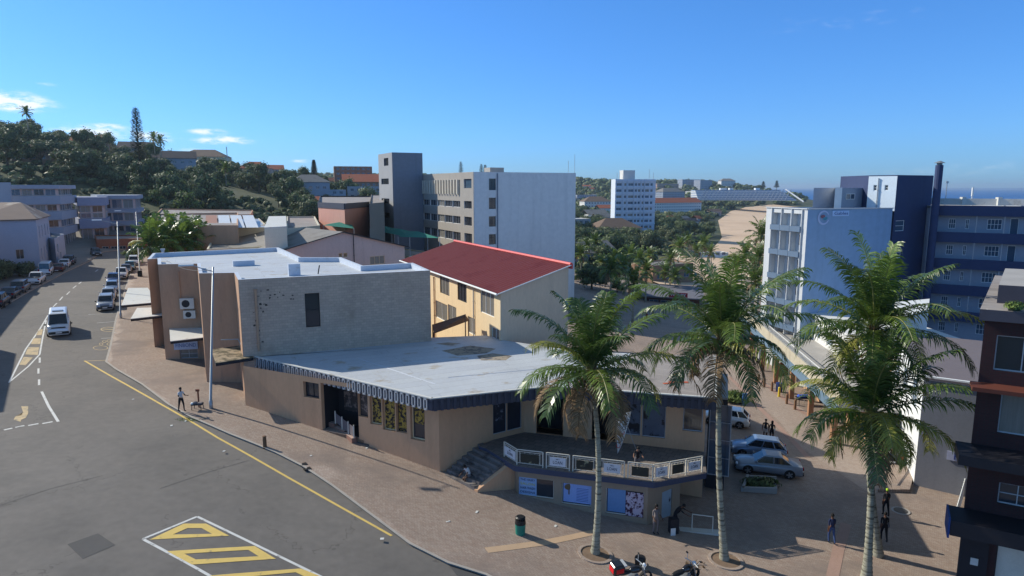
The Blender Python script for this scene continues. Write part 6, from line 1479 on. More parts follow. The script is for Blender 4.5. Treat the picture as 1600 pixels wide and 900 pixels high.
# ------------------------------------------------------------------ far town: white tower block, terraced block, houses
y0 = 400.; za = PD(990, 280, y0).z; zg_ = CAMZ - 33.
f0 = Vector(P2(961.5, 398)); f1 = Vector(P2(1024.5, 404)); df = (f1 - f0).normalized(); nf_ = Vector((-df.y, df.x)); f3 = Vector(P2(955, 412)); 
Lb = (f1 - f0).length; hs_t = []
nst = 10; sh_ = (za - zg_ - 1.2) / nst
colsx = [(.03, .16), (.22, .275), (.32, .45), (.48, .54), (.56, .62), (.66, .71), (.74, .84), (.87, .93)]
for j in range(nst):
    for (a, b_) in colsx: hs_t.append(((a * Lb, b_ * Lb, zg_ + j * sh_ + .9, zg_ + j * sh_ + 2.5), dict(nx=2 if b_ - a > .1 else 1, nz=1, fm=m_lgrey, gm=[m_glass_b, m_glass_c, m_glass_b][(j + int(a * 20)) % 3], fw=.12, pane=True)))
tb_ = building('tower_block', 'tall white apartment tower block near the beach', 'building', [tuple(f0), tuple(f1), tuple(f1 + nf_ * 16), tuple(f3)], za, M('tower_white_blue', rgb(196, 204, 214), .75, .03, .1), m_conc, {0: hs_t, 3: rowholes(14, zg_ + 4, 1.5, 1, 1.2, nx=1)}, parapet=.6, z0=zg_ - 3, depth=.5)
b = MB(); 
for j in range(1, nst + 1):
    c = (f0 + f1) / 2 - nf_ * .2; b.box((c.x, c.y, zg_ + j * sh_), (Lb + .1, .45, .5), math.atan2(df.y, df.x))
b.build('floor_bands', MATS['tower_white_blue'], tb_)
b = MB()
for a in (.19, .3, .46, .64, .72): q = f0 + df * a * Lb - nf_ * .25; b.box((q.x, q.y, (za + zg_) / 2), (.35, .5, za - zg_ - .4), math.atan2(df.y, df.x))
b.build('pilasters', MATS['tower_white_blue'], tb_)
b = MB(); q = f0 + df * Lb * .38 + nf_ * 6; b.box((q.x, q.y, za + 2.4), (7.6, 6, 6), math.atan2(df.y, df.x)); b.build('lift_house', m_wall_w, tb_)
for k, (px, h_) in enumerate([(964, 4), (968, 4.4), (974, 3.4), (1014, 6), (1020.5, 4)]): q = P2(px, 404); b = MB(); b.tube([(q[0], q[1], za - .6), (q[0], q[1], za + h_)], .12, 5); b.build('aerial', m_steel, tb_)
# terraced seaside block stepping down to the right
ty = 900.; tz1, tz0 = PD(1160, 297, ty).z, PD(1160, 313, ty).z; tr_ = thing('terraced_block', 'long stepped white and blue terraced block above the beach', 'building', (*P2(1150, ty), tz0))
nT = 6; xa, xb = P2(1092, ty)[0], P2(1246, ty - 20)[0]; b = MB(); g = MB()
for j in range(nT):
    z0_, z1_ = tz0 + (tz1 - tz0) * j / nT, tz0 + (tz1 - tz0) * (j + 1) / nT; off = 3.0 * j; xe = xb - 16 * j / nT * 1.1
    b.prism([(xa, ty + off), (xe, ty - 20 + off), (xe, ty + 30), (xa, ty + 40)], z0_, z0_ + .5 * (z1_ - z0_)); g.prism([(xa, ty + off + 2.2), (xe - .5, ty - 20 + off + 2.2), (xe - .5, ty + 29), (xa + .5, ty + 39)], z0_ + .5 * (z1_ - z0_), z1_)
b.build('terrace_walls', m_wall_w, tr_); g.build('recessed_walls', M('recess_blue', rgb(110, 132, 160), .7, .1, .1), tr_)
b = MB(); n = 24
for k in range(n):
    x0 = xa + (xb - xa - 16) * k / (n - 1); P = [(x0, ty - 2 - 20 * k / n, tz0), (x0 + 15, ty + 16 - 20 * k / n, tz1 + .6)]; b.tube([P[0], P[1]], .55, 4)
b.build('party_walls', m_blueish, tr_)
b = MB(); b.tube([(xb + 7, ty - 26, tz0 - 1.5), (xb - 8, ty - 2, tz1 + .8)], 1.0, 4); b.build('end_wall', m_white, tr_)
for px, w_ in ((1183, 6), (1130, 9), (1142, 5)): q = P2(px, ty + 14); b = MB(); b.box((q[0], q[1], tz1 + 1.4), (w_, 6, 2.6)); b.build('roof_house', m_white, tr_)
# houses: (px, py of wall base, distance, length, depth, height, kind, wall, roof, label)
HW = dict(w=m_wall_w, b=m_blueish, c=M('cream_house', rgb(198, 184, 158), .8, .06, .3), p=M('pinkish_house', rgb(176, 148, 136), .8, .06, .3), g=M('grey_house', rgb(150, 150, 152), .8, .06, .3), n=M('brown_house', rgb(140, 110, 90), .8, .06, .3))
HRf = dict(t=m_terra, g=m_roofgr, d=M('dark_tiles', rgb(72, 68, 70), .8, .1, .5), w=m_white_d, b=M('brown_roof', rgb(110, 92, 78), .85, .1, .4))
HS_ = [
 (264, 270, 205, 12, 8, 4.6, 'gable', 'b', 'd', 'white two storey house with long verandah and dark roof beneath the tall pine'),
 (312, 262, 300, 20, 12, 5, 'hip', 'c', 'b', 'large tan house with a low rounded roof on the ridge'),
 (205, 240, 235, 11, 8, 3.6, 'gable', 'g', 'd', 'dark roofed house just left of the tall pine'),
 (130, 234, 225, 10, 8, 3.0, 'gable', 'n', 't', 'orange roofed house half hidden high in the hillside trees'),
 (392, 274, 250, 12, 9, 3.6, 'hip', 'p', 't', 'house with red pyramid roof above the bright green bush'),
 (366, 284, 215, 7, 5, 3, 'flat', 'b', 'w', 'tiny bluish white shed above the hillside trees'),
 (40, 252, 200, 12, 8, 3, 'gable', 'n', 'b', 'brown house deep in trees at far left'),
 (478, 312, 230, 13, 9, 6.2, 'hip', 'b', 'g', 'pale blue two storey house stepping down below the ridge'),
 (505, 316, 222, 12, 8, 4.2, 'flat', 'b', 'w', 'pale blue balconied villa right beside the stepped house'),
 (492, 334, 180, 9, 6, 3, 'gable', 'p', 't', 'small pink walled house with tiled roof left of the red hall'),
 (415, 262, 330, 14, 8, 3.6, 'gable', 'p', 't', 'small pinkish house on the green slope below the ridge pines'),
 (548, 306, 250, 14, 9, 11, 'flat', 'n', 'b', 'brown block of flats behind the red hall'),
 (578, 303, 210, 15, 9, 6, 'flat', 'b', 'w', 'bluish building with long flat white edge left of the tower'),
 (570, 293, 240, 18, 10, 6, 'gable', 'n', 't', 'wide terracotta roofed building left of the dark tower'),
 (514, 300, 330, 12, 9, 4.5, 'flat', 'c', 'w', 'cream house among trees behind the blue villas'),
 (932, 318, 420, 18, 11, 6, 'hip', 'w', 'b', 'white house with brown roof left of the tower block'),
 (915, 306, 520, 16, 9, 5.5, 'flat', 'b', 'w', 'boxy pale blue house beside the office block edge'),
 (945, 322, 400, 9, 7, 3, 'gable', 'w', 't', 'small white house tucked against the tower block'),
 (930, 344, 330, 12, 8, 3, 'gable', 'w', 'g', 'low white bungalow at the foot of the tower block'),
 (955, 346, 320, 14, 6, 2.4, 'flat', 'c', 'w', 'long low cream wall like bungalow under the tower block'),
 (1050, 330, 430, 44, 11, 7.5, 'gable', 'w', 't', 'long white building with orange tiled roof right of the tower block'),
 (1048, 309, 600, 26, 12, 9, 'hip', 'b', 'g', 'pale blue mansion with stepped grey roofs behind the orange roof'),
 (1040, 296, 800, 34, 12, 7, 'flat', 'p', 't', 'pinkish terraced flats on the hill right of the tower block'),
 (1048, 284, 1000, 30, 12, 6, 'flat', 'g', 'd', 'grey flats high on the headland hill'),
 (1062, 277, 1200, 16, 10, 6, 'flat', 'w', 'w', 'white house on the very top of the headland'),
 (1078, 294, 850, 26, 12, 11, 'flat', 'b', 'w', 'blue grey flats on the headland slope'),
 (1100, 296, 860, 20, 12, 12, 'flat', 'b', 'd', 'dark blue flats with a white corner on the headland'),
 (1098, 283, 1050, 20, 10, 5, 'gable', 'p', 'b', 'pale gabled house near the headland crest'),
 (1095, 307, 760, 32, 11, 6, 'flat', 'w', 'w', 'white terrace row left of the stepped block'),
 (1118, 290, 1000, 24, 12, 6, 'flat', 'c', 'w', 'cream flats below the headland crest'),
 (1137, 292, 980, 22, 12, 9, 'hip', 'w', 'g', 'white villa with balconies above the stepped block'),
 (1160, 285, 1150, 26, 12, 6, 'flat', 'g', 'd', 'long dark grey house on the headland skyline'),
 (1176, 290, 1100, 20, 10, 5, 'gable', 'b', 'd', 'bluish house on the headland skyline'),
 (1212, 294, 1000, 15, 10, 6, 'flat', 'c', 'w', 'small cream block near the headland tip'),
 (1135, 311, 780, 18, 10, 5, 'flat', 'w', 'w', 'white boxy villa in front of the stepped block'),
 (1122, 310, 790, 14, 10, 6, 'flat', 'g', 'w', 'grey villa in front of the stepped block'),
 (1252, 304, 1150, 16, 9, 5, 'gable', 'w', 'g', 'tiny white house beyond the end of the stepped block'),
 (1240, 299, 1250, 14, 9, 5, 'flat', 'g', 'w', 'tiny grey house at the far end of the headland'),
 (962, 378, 235, 17, 12, 5.0, 'hip', 'g', 'b', 'brown hip roofed house with pale wall among palms'),
 (990, 384, 215, 15, 8, 2.2, 'flat', 'g', 'd', 'flat grey roofed annex right of the hip roofed house'),
 (918, 412, 150, 12, 8, 2.6, 'gable', 'b', 'g', 'white bungalow with grey metal roof beside the office block'),
 (893, 372, 240, 12, 9, 7, 'flat', 'g', 'w', 'dark grey house just behind the office block corner'),
 (1040, 440, 112, 9, 6, 3.0, 'flat', 'n', 'g', 'low red brick building behind the restaurant'),
 (1075, 400, 205, 6, 5, 2.2, 'hip', 'p', 'b', 'thatched beach hut between the palms'),
 (1115, 402, 200, 9, 4, 1.4, 'flat', 'w', 'w', 'low white beach kiosk at the edge of the sand'),
]
for (px, py, y, L_, D_, Hh, kd, wk_, rk_, lab) in HS_:
    q = None
    for k in range(240):                              # stand the house where its pixel's ray meets the slope
        yy = y * (.8 + k * .0035); q = PD(px, py, yy)
        if q.z < gz(q.x, yy) + .5: break
    kk_ = yy / y; L_ *= kk_; D_ *= kk_; Hh *= kk_; y = yy
    rz = rt.uniform(.1, .55); zb_ = min(q.z, gz(q.x, y) + 1.5); zt_ = zb_ + Hh
    c_ = Vector((q.x, y + D_ / 2)); wl_ = HW[wk_]; nrow = max(1, int(Hh / 2.9)); nw_ = max(2, int(L_ / 3.2)); far = y > 500
    if kd == 'flat':
        dx = Vector((math.cos(rz), math.sin(rz))) * L_ / 2; dy_ = Vector((-math.sin(rz), math.cos(rz))) * D_ / 2; P = [c_ - dx - dy_, c_ + dx - dy_, c_ + dx + dy_, c_ - dx + dy_]
        hh = [h for r_ in range(nrow) for h in rowholes(L_, zb_ + .9 + r_ * Hh / nrow, 1.3, nw_, 1.7, nx=2, fm=m_lgrey, gm=m_glass_b)]
        h3 = [h for r_ in range(nrow) for h in rowholes(D_, zb_ + .9 + r_ * Hh / nrow, 1.3, max(1, nw_ // 2), 1.4, nx=2, fm=m_lgrey, gm=m_glass_b)]
        building('house', lab, 'house' if 'flats' not in lab and 'block' not in lab else 'building', [tuple(p) for p in P], zt_, wl_, HRf[rk_], {0: hh, 3: h3}, parapet=.3, z0=zb_ - 8)
    else:
        o_z = {0: [h for r_ in range(nrow) for h in rowholes(L_, zb_ + .9 + r_ * Hh / nrow, 1.2, nw_, 1.6, nx=2, fm=m_lgrey, gm=m_glass_b)], 3: [h for r_ in range(nrow) for h in rowholes(D_, zb_ + .9 + r_ * Hh / nrow, 1.2, max(1, nw_ // 2), 1.3, nx=2, fm=m_lgrey, gm=m_glass_b)]}
        gable('house', lab, 'house', tuple(c_), L_, D_, rz, zb_, Hh, Hh + D_ * .27, wl_, HRf[rk_], .5, o_z, hip=(D_ * .45 if kd == 'hip' else 0))
        HB = None
# fill of small houses scattered over the far slopes
rh_ = random.Random(5); k = 0
for i in range(200):
    if k >= 46: break
    px = rh_.choice([rh_.uniform(885, 955), rh_.uniform(1030, 1200), rh_.uniform(1030, 1120), rh_.uniform(440, 600), rh_.uniform(665, 760)]); y = rh_.uniform(450, 1150) if px > 880 else rh_.uniform(300, 700); x = u_eff(px) * y; h = float(th(x, y))
    if h > 34 or inpoly(x + 10, y, beach): continue
    L_, D_ = rh_.uniform(9, 16), rh_.uniform(7, 9); kd = rh_.random(); z_ = CAMZ - h
    wl_ = HW[rh_.choice('wwbcpg')]; gable('small_house', 'small pale house scattered among trees on the far slopes', 'house', (x, y), L_, D_, rh_.uniform(-.3, .8), z_ + 1.2, 4.0, 4.0 + D_ * .3, wl_, HRf[rh_.choice('ttgdb')], .4, {0: rowholes(L_, z_ + 2.2, 1.3, 3, 1.6, nx=1, fm=m_lgrey, gm=m_glass_b)}, group='small houses on the far slopes'); k += 1
q = PD(354, 232, 420); b = MB(); b.tube([(q.x, q.y, q.z - 14), (q.x, q.y, q.z + 1)], .25, 5); tag(b.build('radio_mast', m_steel, origin=(q.x, q.y, q.z - 14)), 'thin radio mast on the left ridge', 'mast')
# restaurant with red sign
e0, e1 = Vector(pp(988, 478, 24)), Vector(pp(1092, 486, 24.2)); 
rest = thing('restaurant', 'grey roofed restaurant with a red lettered sign below palms', 'restaurant', (*e0, Z(24.4)))
dR = (e1 - e0).normalized(); nR = Vector((dR.y, -dR.x)); LR = (e1 - e0).length; zE = PD(1060, 466, e1.y).z; zRr = PD(1060, 447, e1.y + 8).z
b = MB(); rw = rowholes(LR, zE - 2.3, 1.5, 5, 1.8, nx=2, fm=m_lgrey, gm=m_glass_b); facade(b, e0, e1, Z(26), zE, [q[0] for q in rw]); facade(b, e1, e1 - nR * 9, Z(26), zE, []); facade(b, e0 - nR * 9, e0, Z(26), zE, []); b.build('wall', M('dark_brown_wall', rgb(84, 62, 56), .8, .1, .6), rest)
for q, k in rw: window(rest, e0, e1, q, depth=.1, **k)
b = MB(); a0, a1 = e0 + nR * .8 - dR, e1 + nR * .8 + dR; b0, b1 = e0 - nR * 8, e1 - nR * 8; b.face([(*a0, zE), (*a1, zE), (*b1, zRr), (*b0, zRr)]); b.face([(*a0, zE - .25), (*b0, zRr - .25), (*b1, zRr - .25), (*a1, zE - .25)]); b.face([(*a0, zE - .25), (*a1, zE - .25), (*a1, zE), (*a0, zE)]); b.build('roof', M('slate_grey_roof', rgb(108, 108, 116), .7, .06, .5), rest)
s0, zt_ = sz(1046, 455.5, e0, e1); s1_, zb_ = sz(1075, 464.5, e0, e1); sg_ = thing('restaurant_sign', 'red sign board with white letters on the restaurant eave', 'sign', (*e0, zb_)); c = e0 + dR * (s0 + s1_) / 2 + nR * 1.0; b = MB(); b.box((c.x, c.y, (zt_ + zb_) / 2), (s1_ - s0, .1, zt_ - zb_), math.atan2(dR.y, dR.x)); b.build('board', M('sign_red', rgb(150, 40, 56), .5, .04, 1), sg_)
c = c + nR * .07; text_obj('WIMPY', 'lettering', m_white, sg_, (c.x, c.y, (zt_ + zb_) / 2), (*dR, 0), (0, 0, 1), .8, (s1_ - s0) * .85)

# ------------------------------------------------------------------ vehicles
def car_mat(n, c): return M(n, c, .28, 0, 1, metal=.25, spec=.6, fine=0)
PAINT = dict(silver=car_mat('silver_car_paint', rgb(150, 156, 164)), white=car_mat('white_car_paint', rgb(214, 216, 216)), blue=car_mat('pale_blue_car_paint', rgb(120, 142, 170)), dark=car_mat('dark_blue_car_paint', rgb(36, 44, 60)), grey=car_mat('grey_car_paint', rgb(96, 98, 106)), red=car_mat('brown_red_car_paint', rgb(92, 40, 34)), navy=car_mat('navy_car_paint', rgb(40, 60, 104)), teal=car_mat('teal_car_paint', rgb(60, 100, 110)))
m_cg = M('car_glass', (.015, .018, .022), .06, 0, 1, spec=.9, fine=0); m_hl = M('headlamp_glass', rgb(214, 220, 226), .1, 0, 1, spec=.8, fine=0); m_tlt = M('tail_lamp_red', rgb(150, 22, 22), .2, 0, 1, spec=.6, fine=0); m_rimm = M('alloy_rim', rgb(150, 152, 156), .35, 0, 1, metal=.7, fine=0)
KIND = { # L, W, H, clear, belt, [(x, ztop) of lower body], cabin: (x front base, x front top, x rear top, x rear base)
 'sedan': (4.6, 1.78, 1.45, .22, .95, [(2.3, .55), (2.2, .70), (1.9, .80), (.95, .93), (.2, .95), (-1.2, .97), (-1.5, 1.0), (-2.2, .97), (-2.3, .60)], (1.0, .35, -.85, -1.55)),
 'hatch': (4.0, 1.70, 1.5, .22, .95, [(2.0, .55), (1.9, .72), (1.6, .84), (.95, .97), (.2, .98), (-1.4, 1.0), (-1.9, .98), (-2.0, .60)], (1.0, .35, -1.35, -1.88)),
 'suv': (4.5, 1.84, 1.75, .28, 1.05, [(2.25, .62), (2.18, .90), (1.9, 1.0), (1.0, 1.10), (.2, 1.10), (-1.6, 1.12), (-2.15, 1.1), (-2.25, .62)], (1.05, .5, -1.7, -2.12)),
 'pickup': (5.1, 1.82, 1.75, .32, 1.08, [(2.55, .65), (2.48, .92), (2.2, 1.02), (1.3, 1.12), (.4, 1.12), (-.7, 1.12), (-.75, 1.12), (-2.5, 1.10), (-2.55, .65)], (1.35, .75, -.35, -.68)),
 'van': (4.9, 1.88, 2.15, .24, 1.15, [(2.45, .6), (2.4, 1.0), (2.2, 1.12), (1.95, 1.2), (1.0, 1.2), (-2.3, 1.2), (-2.42, 1.15), (-2.45, .6)], (2.0, 1.35, -2.2, -2.36))}
WH = {}
def wheel_meshes(r):
    if r in WH: return WH[r]
    t = MB(); n = 20
    prof = [(r * .72, -.10), (r * .96, -.10), (r, -.07), (r, .07), (r * .96, .10), (r * .72, .10)]
    for k in range(n):
        a0, a1 = 2 * math.pi * k / n, 2 * math.pi * (k + 1) / n
        for i in range(len(prof) - 1):
            (r0, y0), (r1, y1) = prof[i], prof[i + 1]; t.face([(r0 * math.cos(a0), y0, r0 * math.sin(a0)), (r0 * math.cos(a1), y0, r0 * math.sin(a1)), (r1 * math.cos(a1), y1, r1 * math.sin(a1)), (r1 * math.cos(a0), y1, r1 * math.sin(a0))])
    m = MB()
    for sgn_ in (-1, 1):
        for k in range(n):
            a0, a1 = 2 * math.pi * k / n, 2 * math.pi * (k + 1) / n; r0 = r * .73; m.face([(0, sgn_ * .05, 0), (r0 * math.cos(a0), sgn_ * .085, r0 * math.sin(a0)), (r0 * math.cos(a1), sgn_ * .085, r0 * math.sin(a1))], 1)
        for k in range(5):
            a = 2 * math.pi * k / 5; c_, s_ = math.cos(a), math.sin(a); w_ = .05; m.face([(-s_ * w_, sgn_ * .095, c_ * w_), (s_ * w_, sgn_ * .095, -c_ * w_), (r * .7 * c_ + s_ * w_, sgn_ * .1, r * .7 * s_ - c_ * w_), (r * .7 * c_ - s_ * w_, sgn_ * .1, r * .7 * s_ + c_ * w_)])
    WH[r] = (t.mesh('tyre', m_tyre, smooth=False), m.mesh('rim', [m_rimm, m_black])); return WH[r]
def car(kind, paint, label, px, py, head, group=None, base=GA, name=None, taxi=False, roofbar=False):
    """head: pixel of a point on the ground ahead of the bonnet"""
    g = G(px, py, base); g2 = G(head[0], head[1], base); dr_ = Vector((g2.x - g.x, g2.y - g.y)); rz = math.atan2(dr_.y, dr_.x)
    L, W, Hh, cl, belt, top, cab = KIND[kind]; pt = PAINT[paint]
    zf = gz(g.x + math.cos(rz) * L * .3, g.y + math.sin(rz) * L * .3); zr = gz(g.x - math.cos(rz) * L * .3, g.y - math.sin(rz) * L * .3); pitch = math.atan2(zf - zr, L * .6)
    zl = gz(g.x - math.sin(rz) * .7, g.y + math.cos(rz) * .7); zq = gz(g.x + math.sin(rz) * .7, g.y - math.cos(rz) * .7); roll = math.atan2(zl - zq, 1.4)
    root = thing(name or ('minibus' if kind == 'van' else kind + '_car' if kind != 'pickup' else 'pickup_truck'), label, 'minibus' if kind == 'van' else ('pickup truck' if kind == 'pickup' else 'car'), group=group)
    b = MB(); rings = []; hw = W / 2
    for i, (x, zt_) in enumerate(top):
        e = 0 if 0 < i < len(top) - 1 else 1; nar = hw * (.86 if e else (.95 if abs(x) > L * .44 else 1.0)); sh = .90 if zt_ > .75 else .97
        pts = [(-nar * .9, cl), (-nar, cl + .16), (-nar * 1.0, .55 * zt_ + .12), (-nar * .97, zt_ - .10), (-nar * sh * .93, zt_ - .015), (0, zt_ + (.03 if not e else 0)), (nar * sh * .93, zt_ - .015), (nar * .97, zt_ - .10), (nar, .55 * zt_ + .12), (nar, cl + .16), (nar * .9, cl)]
        rings.append(len(b.v)); b.v += [(x, y_, z_) for y_, z_ in pts]
    n = 11
    for i in range(len(rings) - 1):
        for j in range(n):
            j2 = (j + 1) % n; b.f.append((rings[i] + j, rings[i] + j2, rings[i + 1] + j2, rings[i + 1] + j)); b.m.append(0)
    b.f.append(tuple(rings[0] + n - 1 - j for j in range(n))); b.m.append(0); b.f.append(tuple(rings[-1] + j for j in range(n))); b.m.append(0)
    # bumpers, plates
    for s in (1, -1): b.box((s * (L / 2 - .03), 0, cl + .20), (.16, W * .86, .22), 0, 1); b.box((s * (L / 2 + .055), 0, cl + .22), (.02, .5, .11), 0, 2)
    if kind != 'van': b.box((L / 2 - .02, 0, cl + .42), (.10, W * .5, .12), 0, 1)
    else: b.box((L / 2 - .02, 0, .95), (.10, W * .6, .10), 0, 1)
    body = b.build('body', [pt, m_black, m_white], root, smooth=False)
    for p_ in body.data.polygons: p_.use_smooth = p_.material_index == 0 and len(p_.vertices) == 4
    x0, x1, x2, x3 = cab; hb, ht = hw * .90, hw * .74; zb_ = belt - .02; zt_ = Hh - .05
    C = [Vector((x0, -hb * .93, zb_)), Vector((x0, hb * .93, zb_)), Vector((x3, hb * .93, zb_)), Vector((x3, -hb * .93, zb_)), Vector((x1, -ht, zt_)), Vector((x1, ht, zt_)), Vector((x2, ht, zt_)), Vector((x2, -ht, zt_))]
    gl = MB(); gl.face([C[0], C[1], C[5], C[4]][::-1]); gl.face([C[2], C[3], C[7], C[6]][::-1]); gl.face([C[1], C[2], C[6], C[5]][::-1]); gl.face([C[3], C[0], C[4], C[7]][::-1]); gl.build('windows', m_cg, root)
    rf = MB(); h_ = .07
    P = [Vector((x1 + .06, -ht - .02, zt_)), Vector((x1 + .06, ht + .02, zt_)), Vector((x2 - .06, ht + .02, zt_)), Vector((x2 - .06, -ht - .02, zt_))]; Q = [Vector((x1 - .15, -ht * .82, zt_ + h_)), Vector((x1 - .15, ht * .82, zt_ + h_)), Vector((x2 + .15, ht * .82, zt_ + h_)), Vector((x2 + .15, -ht * .82, zt_ + h_))]
    rf.face(Q[::-1]); 
    for i in range(4): j = (i + 1) % 4; rf.face([P[j], P[i], Q[i], Q[j]][::-1]) 
    rf.build('roof', pt, root)
    pl_ = MB()
    for a_, c_ in ((0, 4), (1, 5), (2, 6), (3, 7)): pl_.tube([C[a_], C[c_]], .045, 5)
    for s in (-1, 1):
        for f in ((.5,) if kind not in ('van', 'suv', 'hatch') else (.38, .72)):
            xb_ = x0 + (x3 - x0) * f; xt_ = x1 + (x2 - x1) * f; pl_.tube([(xb_, s * hb * .935, zb_), (xt_, s * (ht + .005), zt_)], .04, 5)
    pl_.build('pillars', pt, root)
    r = .31 if kind in ('hatch', 'sedan') else .36
    tm, rm = wheel_meshes(r); ax = (L * .31, -L * .30)
    for x in ax:
        for s in (-1, 1):
            aw = MB(); yy = s * (hw * 1.004)
            fan = [(x + (r + .07) * math.cos(t), yy, r + (r + .07) * math.sin(t)) for t in [math.pi * k / 10 - .25 for k in range(11)]] if False else [(x + (r + .06) * math.cos(math.pi * (-.12 + 1.24 * k / 12)), yy, r + (r + .06) * math.sin(math.pi * (-.12 + 1.24 * k / 12))) for k in range(13)]
            aw.face(fan if s < 0 else fan[::-1]); aw.build('wheel_arch', m_black, root)
            wo = bpy.data.objects.new('wheel', tm); COL.objects.link(wo); wo.parent = root; wo.location = (x, s * (hw - .06), r)
            ro = bpy.data.objects.new('rim', rm); COL.objects.link(ro); ro.parent = wo
    zl_ = {'van': .88}.get(kind, top[1][1] - .06)
    for s in (-1, 1):
        hb_ = MB(); hb_.ball((L / 2 - .10, s * hw * .72, zl_), (.12, .2, .085)); hb_.build('headlight', m_hl, root, smooth=True)
        tl_ = MB(); tl_.box((-L / 2 + .05, s * hw * .78, top[-2][1] - .16), (.12, .22, .2 if kind != 'van' else .35)); tl_.build('tail_light', m_tlt, root)
        mi_ = MB(); mi_.ball((x0 - .12, s * (hw + .10), belt + .06), (.07, .11, .08), 0, 8, 5); mi_.build('mirror', m_black if kind in ('van', 'suv') else pt, root, smooth=True)
        if kind != 'van':
            pass
    if kind == 'pickup':
        bd = MB(); bd.box((-1.62, 0, 1.125), (1.7, W * .78, .03)); bd.build('load_bed', m_black, root)
    if taxi:
        a_ = MB(); a_.box((.3, 0, Hh + .06), (.5, .9, .1)); a_.build('roof_hatch', m_glass_c, root)
    if roofbar:
        a_ = MB(); [a_.tube([(x1 - .3, s * ht * .9, Hh + .07), (x2 + .3, s * ht * .9, Hh + .07)], .025, 5) for s in (-1, 1)]; a_.build('roof_rail', m_steel, root)
    root.matrix_basis = Matrix.Translation((g.x, g.y, gz(g.x, g.y) + base + .012)) @ Matrix.Rotation(rz, 4, 'Z') @ Matrix.Rotation(-pitch, 4, 'Y') @ Matrix.Rotation(roll, 4, 'X')
    return root
# all parts of a car are built at the origin, then the root is placed
car('van', 'white', 'white minibus taxi driving toward the camera by the yellow painted island', 93, 519, (90, 560), taxi=True, name='minibus').scale = (1.08, 1.08, 1.08)
CG = 'cars parked along the kerb'
rowr = [('suv', 'silver', 166, 482, 'silver grey suv, first of the parked line by the lamp post'), ('sedan', 'silver', 170, 467, 'light silver sedan, second of the parked line'), ('hatch', 'blue', 175.5, 455, 'pale blue hatchback, third of the parked line'), ('hatch', 'navy', 177, 442, 'dark blue hatchback, fourth of the parked line'),
        ('pickup', 'white', 190, 434, 'white pickup facing the camera in the middle of the parked line'), ('sedan', 'grey', 197, 426, 'grey sedan behind the white pickup in the parked line'), ('sedan', 'teal', 203, 421, 'small teal grey sedan near the far end of the parked line'), ('suv', 'white', 209, 414, 'white suv last in the parked line')]
for k, (kd, pt, x, y, lab) in enumerate(rowr): car(kd, pt, lab, x, y, (x - 4.5, y + 14), CG, roofbar=(k == 0))
rowl = [('suv', 'dark', -2, 478, 'black suv parked lowest in the left shade'), ('sedan', 'dark', 16, 465, 'dark sedan second in the shaded left row'), ('suv', 'grey', 32, 456, 'grey white suv half in shade behind the white pickup'), ('pickup', 'white', 57, 443, 'white pickup parked half in the sun on the left'),
        ('van', 'white', 72, 429, 'white minibus parked in shade by the white shop'), ('sedan', 'red', 91, 424, 'brown red sedan parked beyond the parked minibus'), ('sedan', 'white', 101, 417, 'white sedan parked beyond the brown red one'), ('suv', 'dark', 108, 413, 'dark suv farthest in the shaded left row')]
for k, (kd, pt, x, y, lab) in enumerate(rowl): car(kd, pt, lab, x, y, (x + 16, y - 11) if k < 4 else (x + 8, y - 9), 'cars parked on the shaded side')
car('hatch', 'dark', 'dark car stopped by the orange shop at the end of the street', 150, 399, (156, 404))
car('sedan', 'silver', 'silver sedan parked nearest in the shaded plaza row', 1198, 737, (1120, 727), 'cars parked in the plaza', PA)
car('hatch', 'blue', 'bluish silver car parked just behind the silver sedan', 1184, 712, (1110, 702), 'cars parked in the plaza', PA)
car('hatch', 'white', 'white hatchback parked beside the shop end wall', 1133, 662, (1070, 652), 'cars parked in the plaza', PA)
car('hatch', 'dark', 'dark car hidden behind the palm trunks with a lime edge', 1386, 715, (1372, 680), 'cars parked in the plaza', PA)

# ------------------------------------------------------------------ street lamps
def lamp(pxb, pyb, pxt, pyt, label, arm=2.4, base=PA):
    g = G(pxb, pyb, base); q = PD(pxt, pyt, g.y); Hh = q.z - g.z; t = thing('street_lamp', label, 'street lamp', (g.x, g.y, g.z), group='street lamps')
    b = MB(); b.tube([(g.x, g.y, g.z - .2), (g.x, g.y, g.z + .6), (g.x, g.y, g.z + .62), (q.x, g.y, q.z)], [.14, .14, .10, .055], 10); b.build('pole', m_steel, t, smooth=True)
    d = Vector((-.93, -.36, 0)); b = MB(); e = Vector((q.x, g.y, q.z - .35)); b.tube([e, e + d * .7 + Vector((0, 0, .25)), e + d * arm + Vector((0, 0, .5))], .035, 6); b.build('arm', m_steel, t)
    b = MB(); c = e + d * (arm + .45) + Vector((0, 0, .55)); T = Matrix.Translation(c) @ Matrix.Rotation(math.atan2(d.y, d.x), 4, 'Z'); b.box(None, (.95, .28, .12), mat=T); b.build('lamp_head', m_white, t)
lamp(330, 638, 333, 417, 'pale street lamp with a long left arm, nearest at the kerb', 1.3)
lamp(189, 497, 183.5, 346, 'street lamp standing beside the first parked suv', 1.6)
lamp(219, 430, 212.5, 331, 'farthest street lamp beyond the parked cars', 2.2)
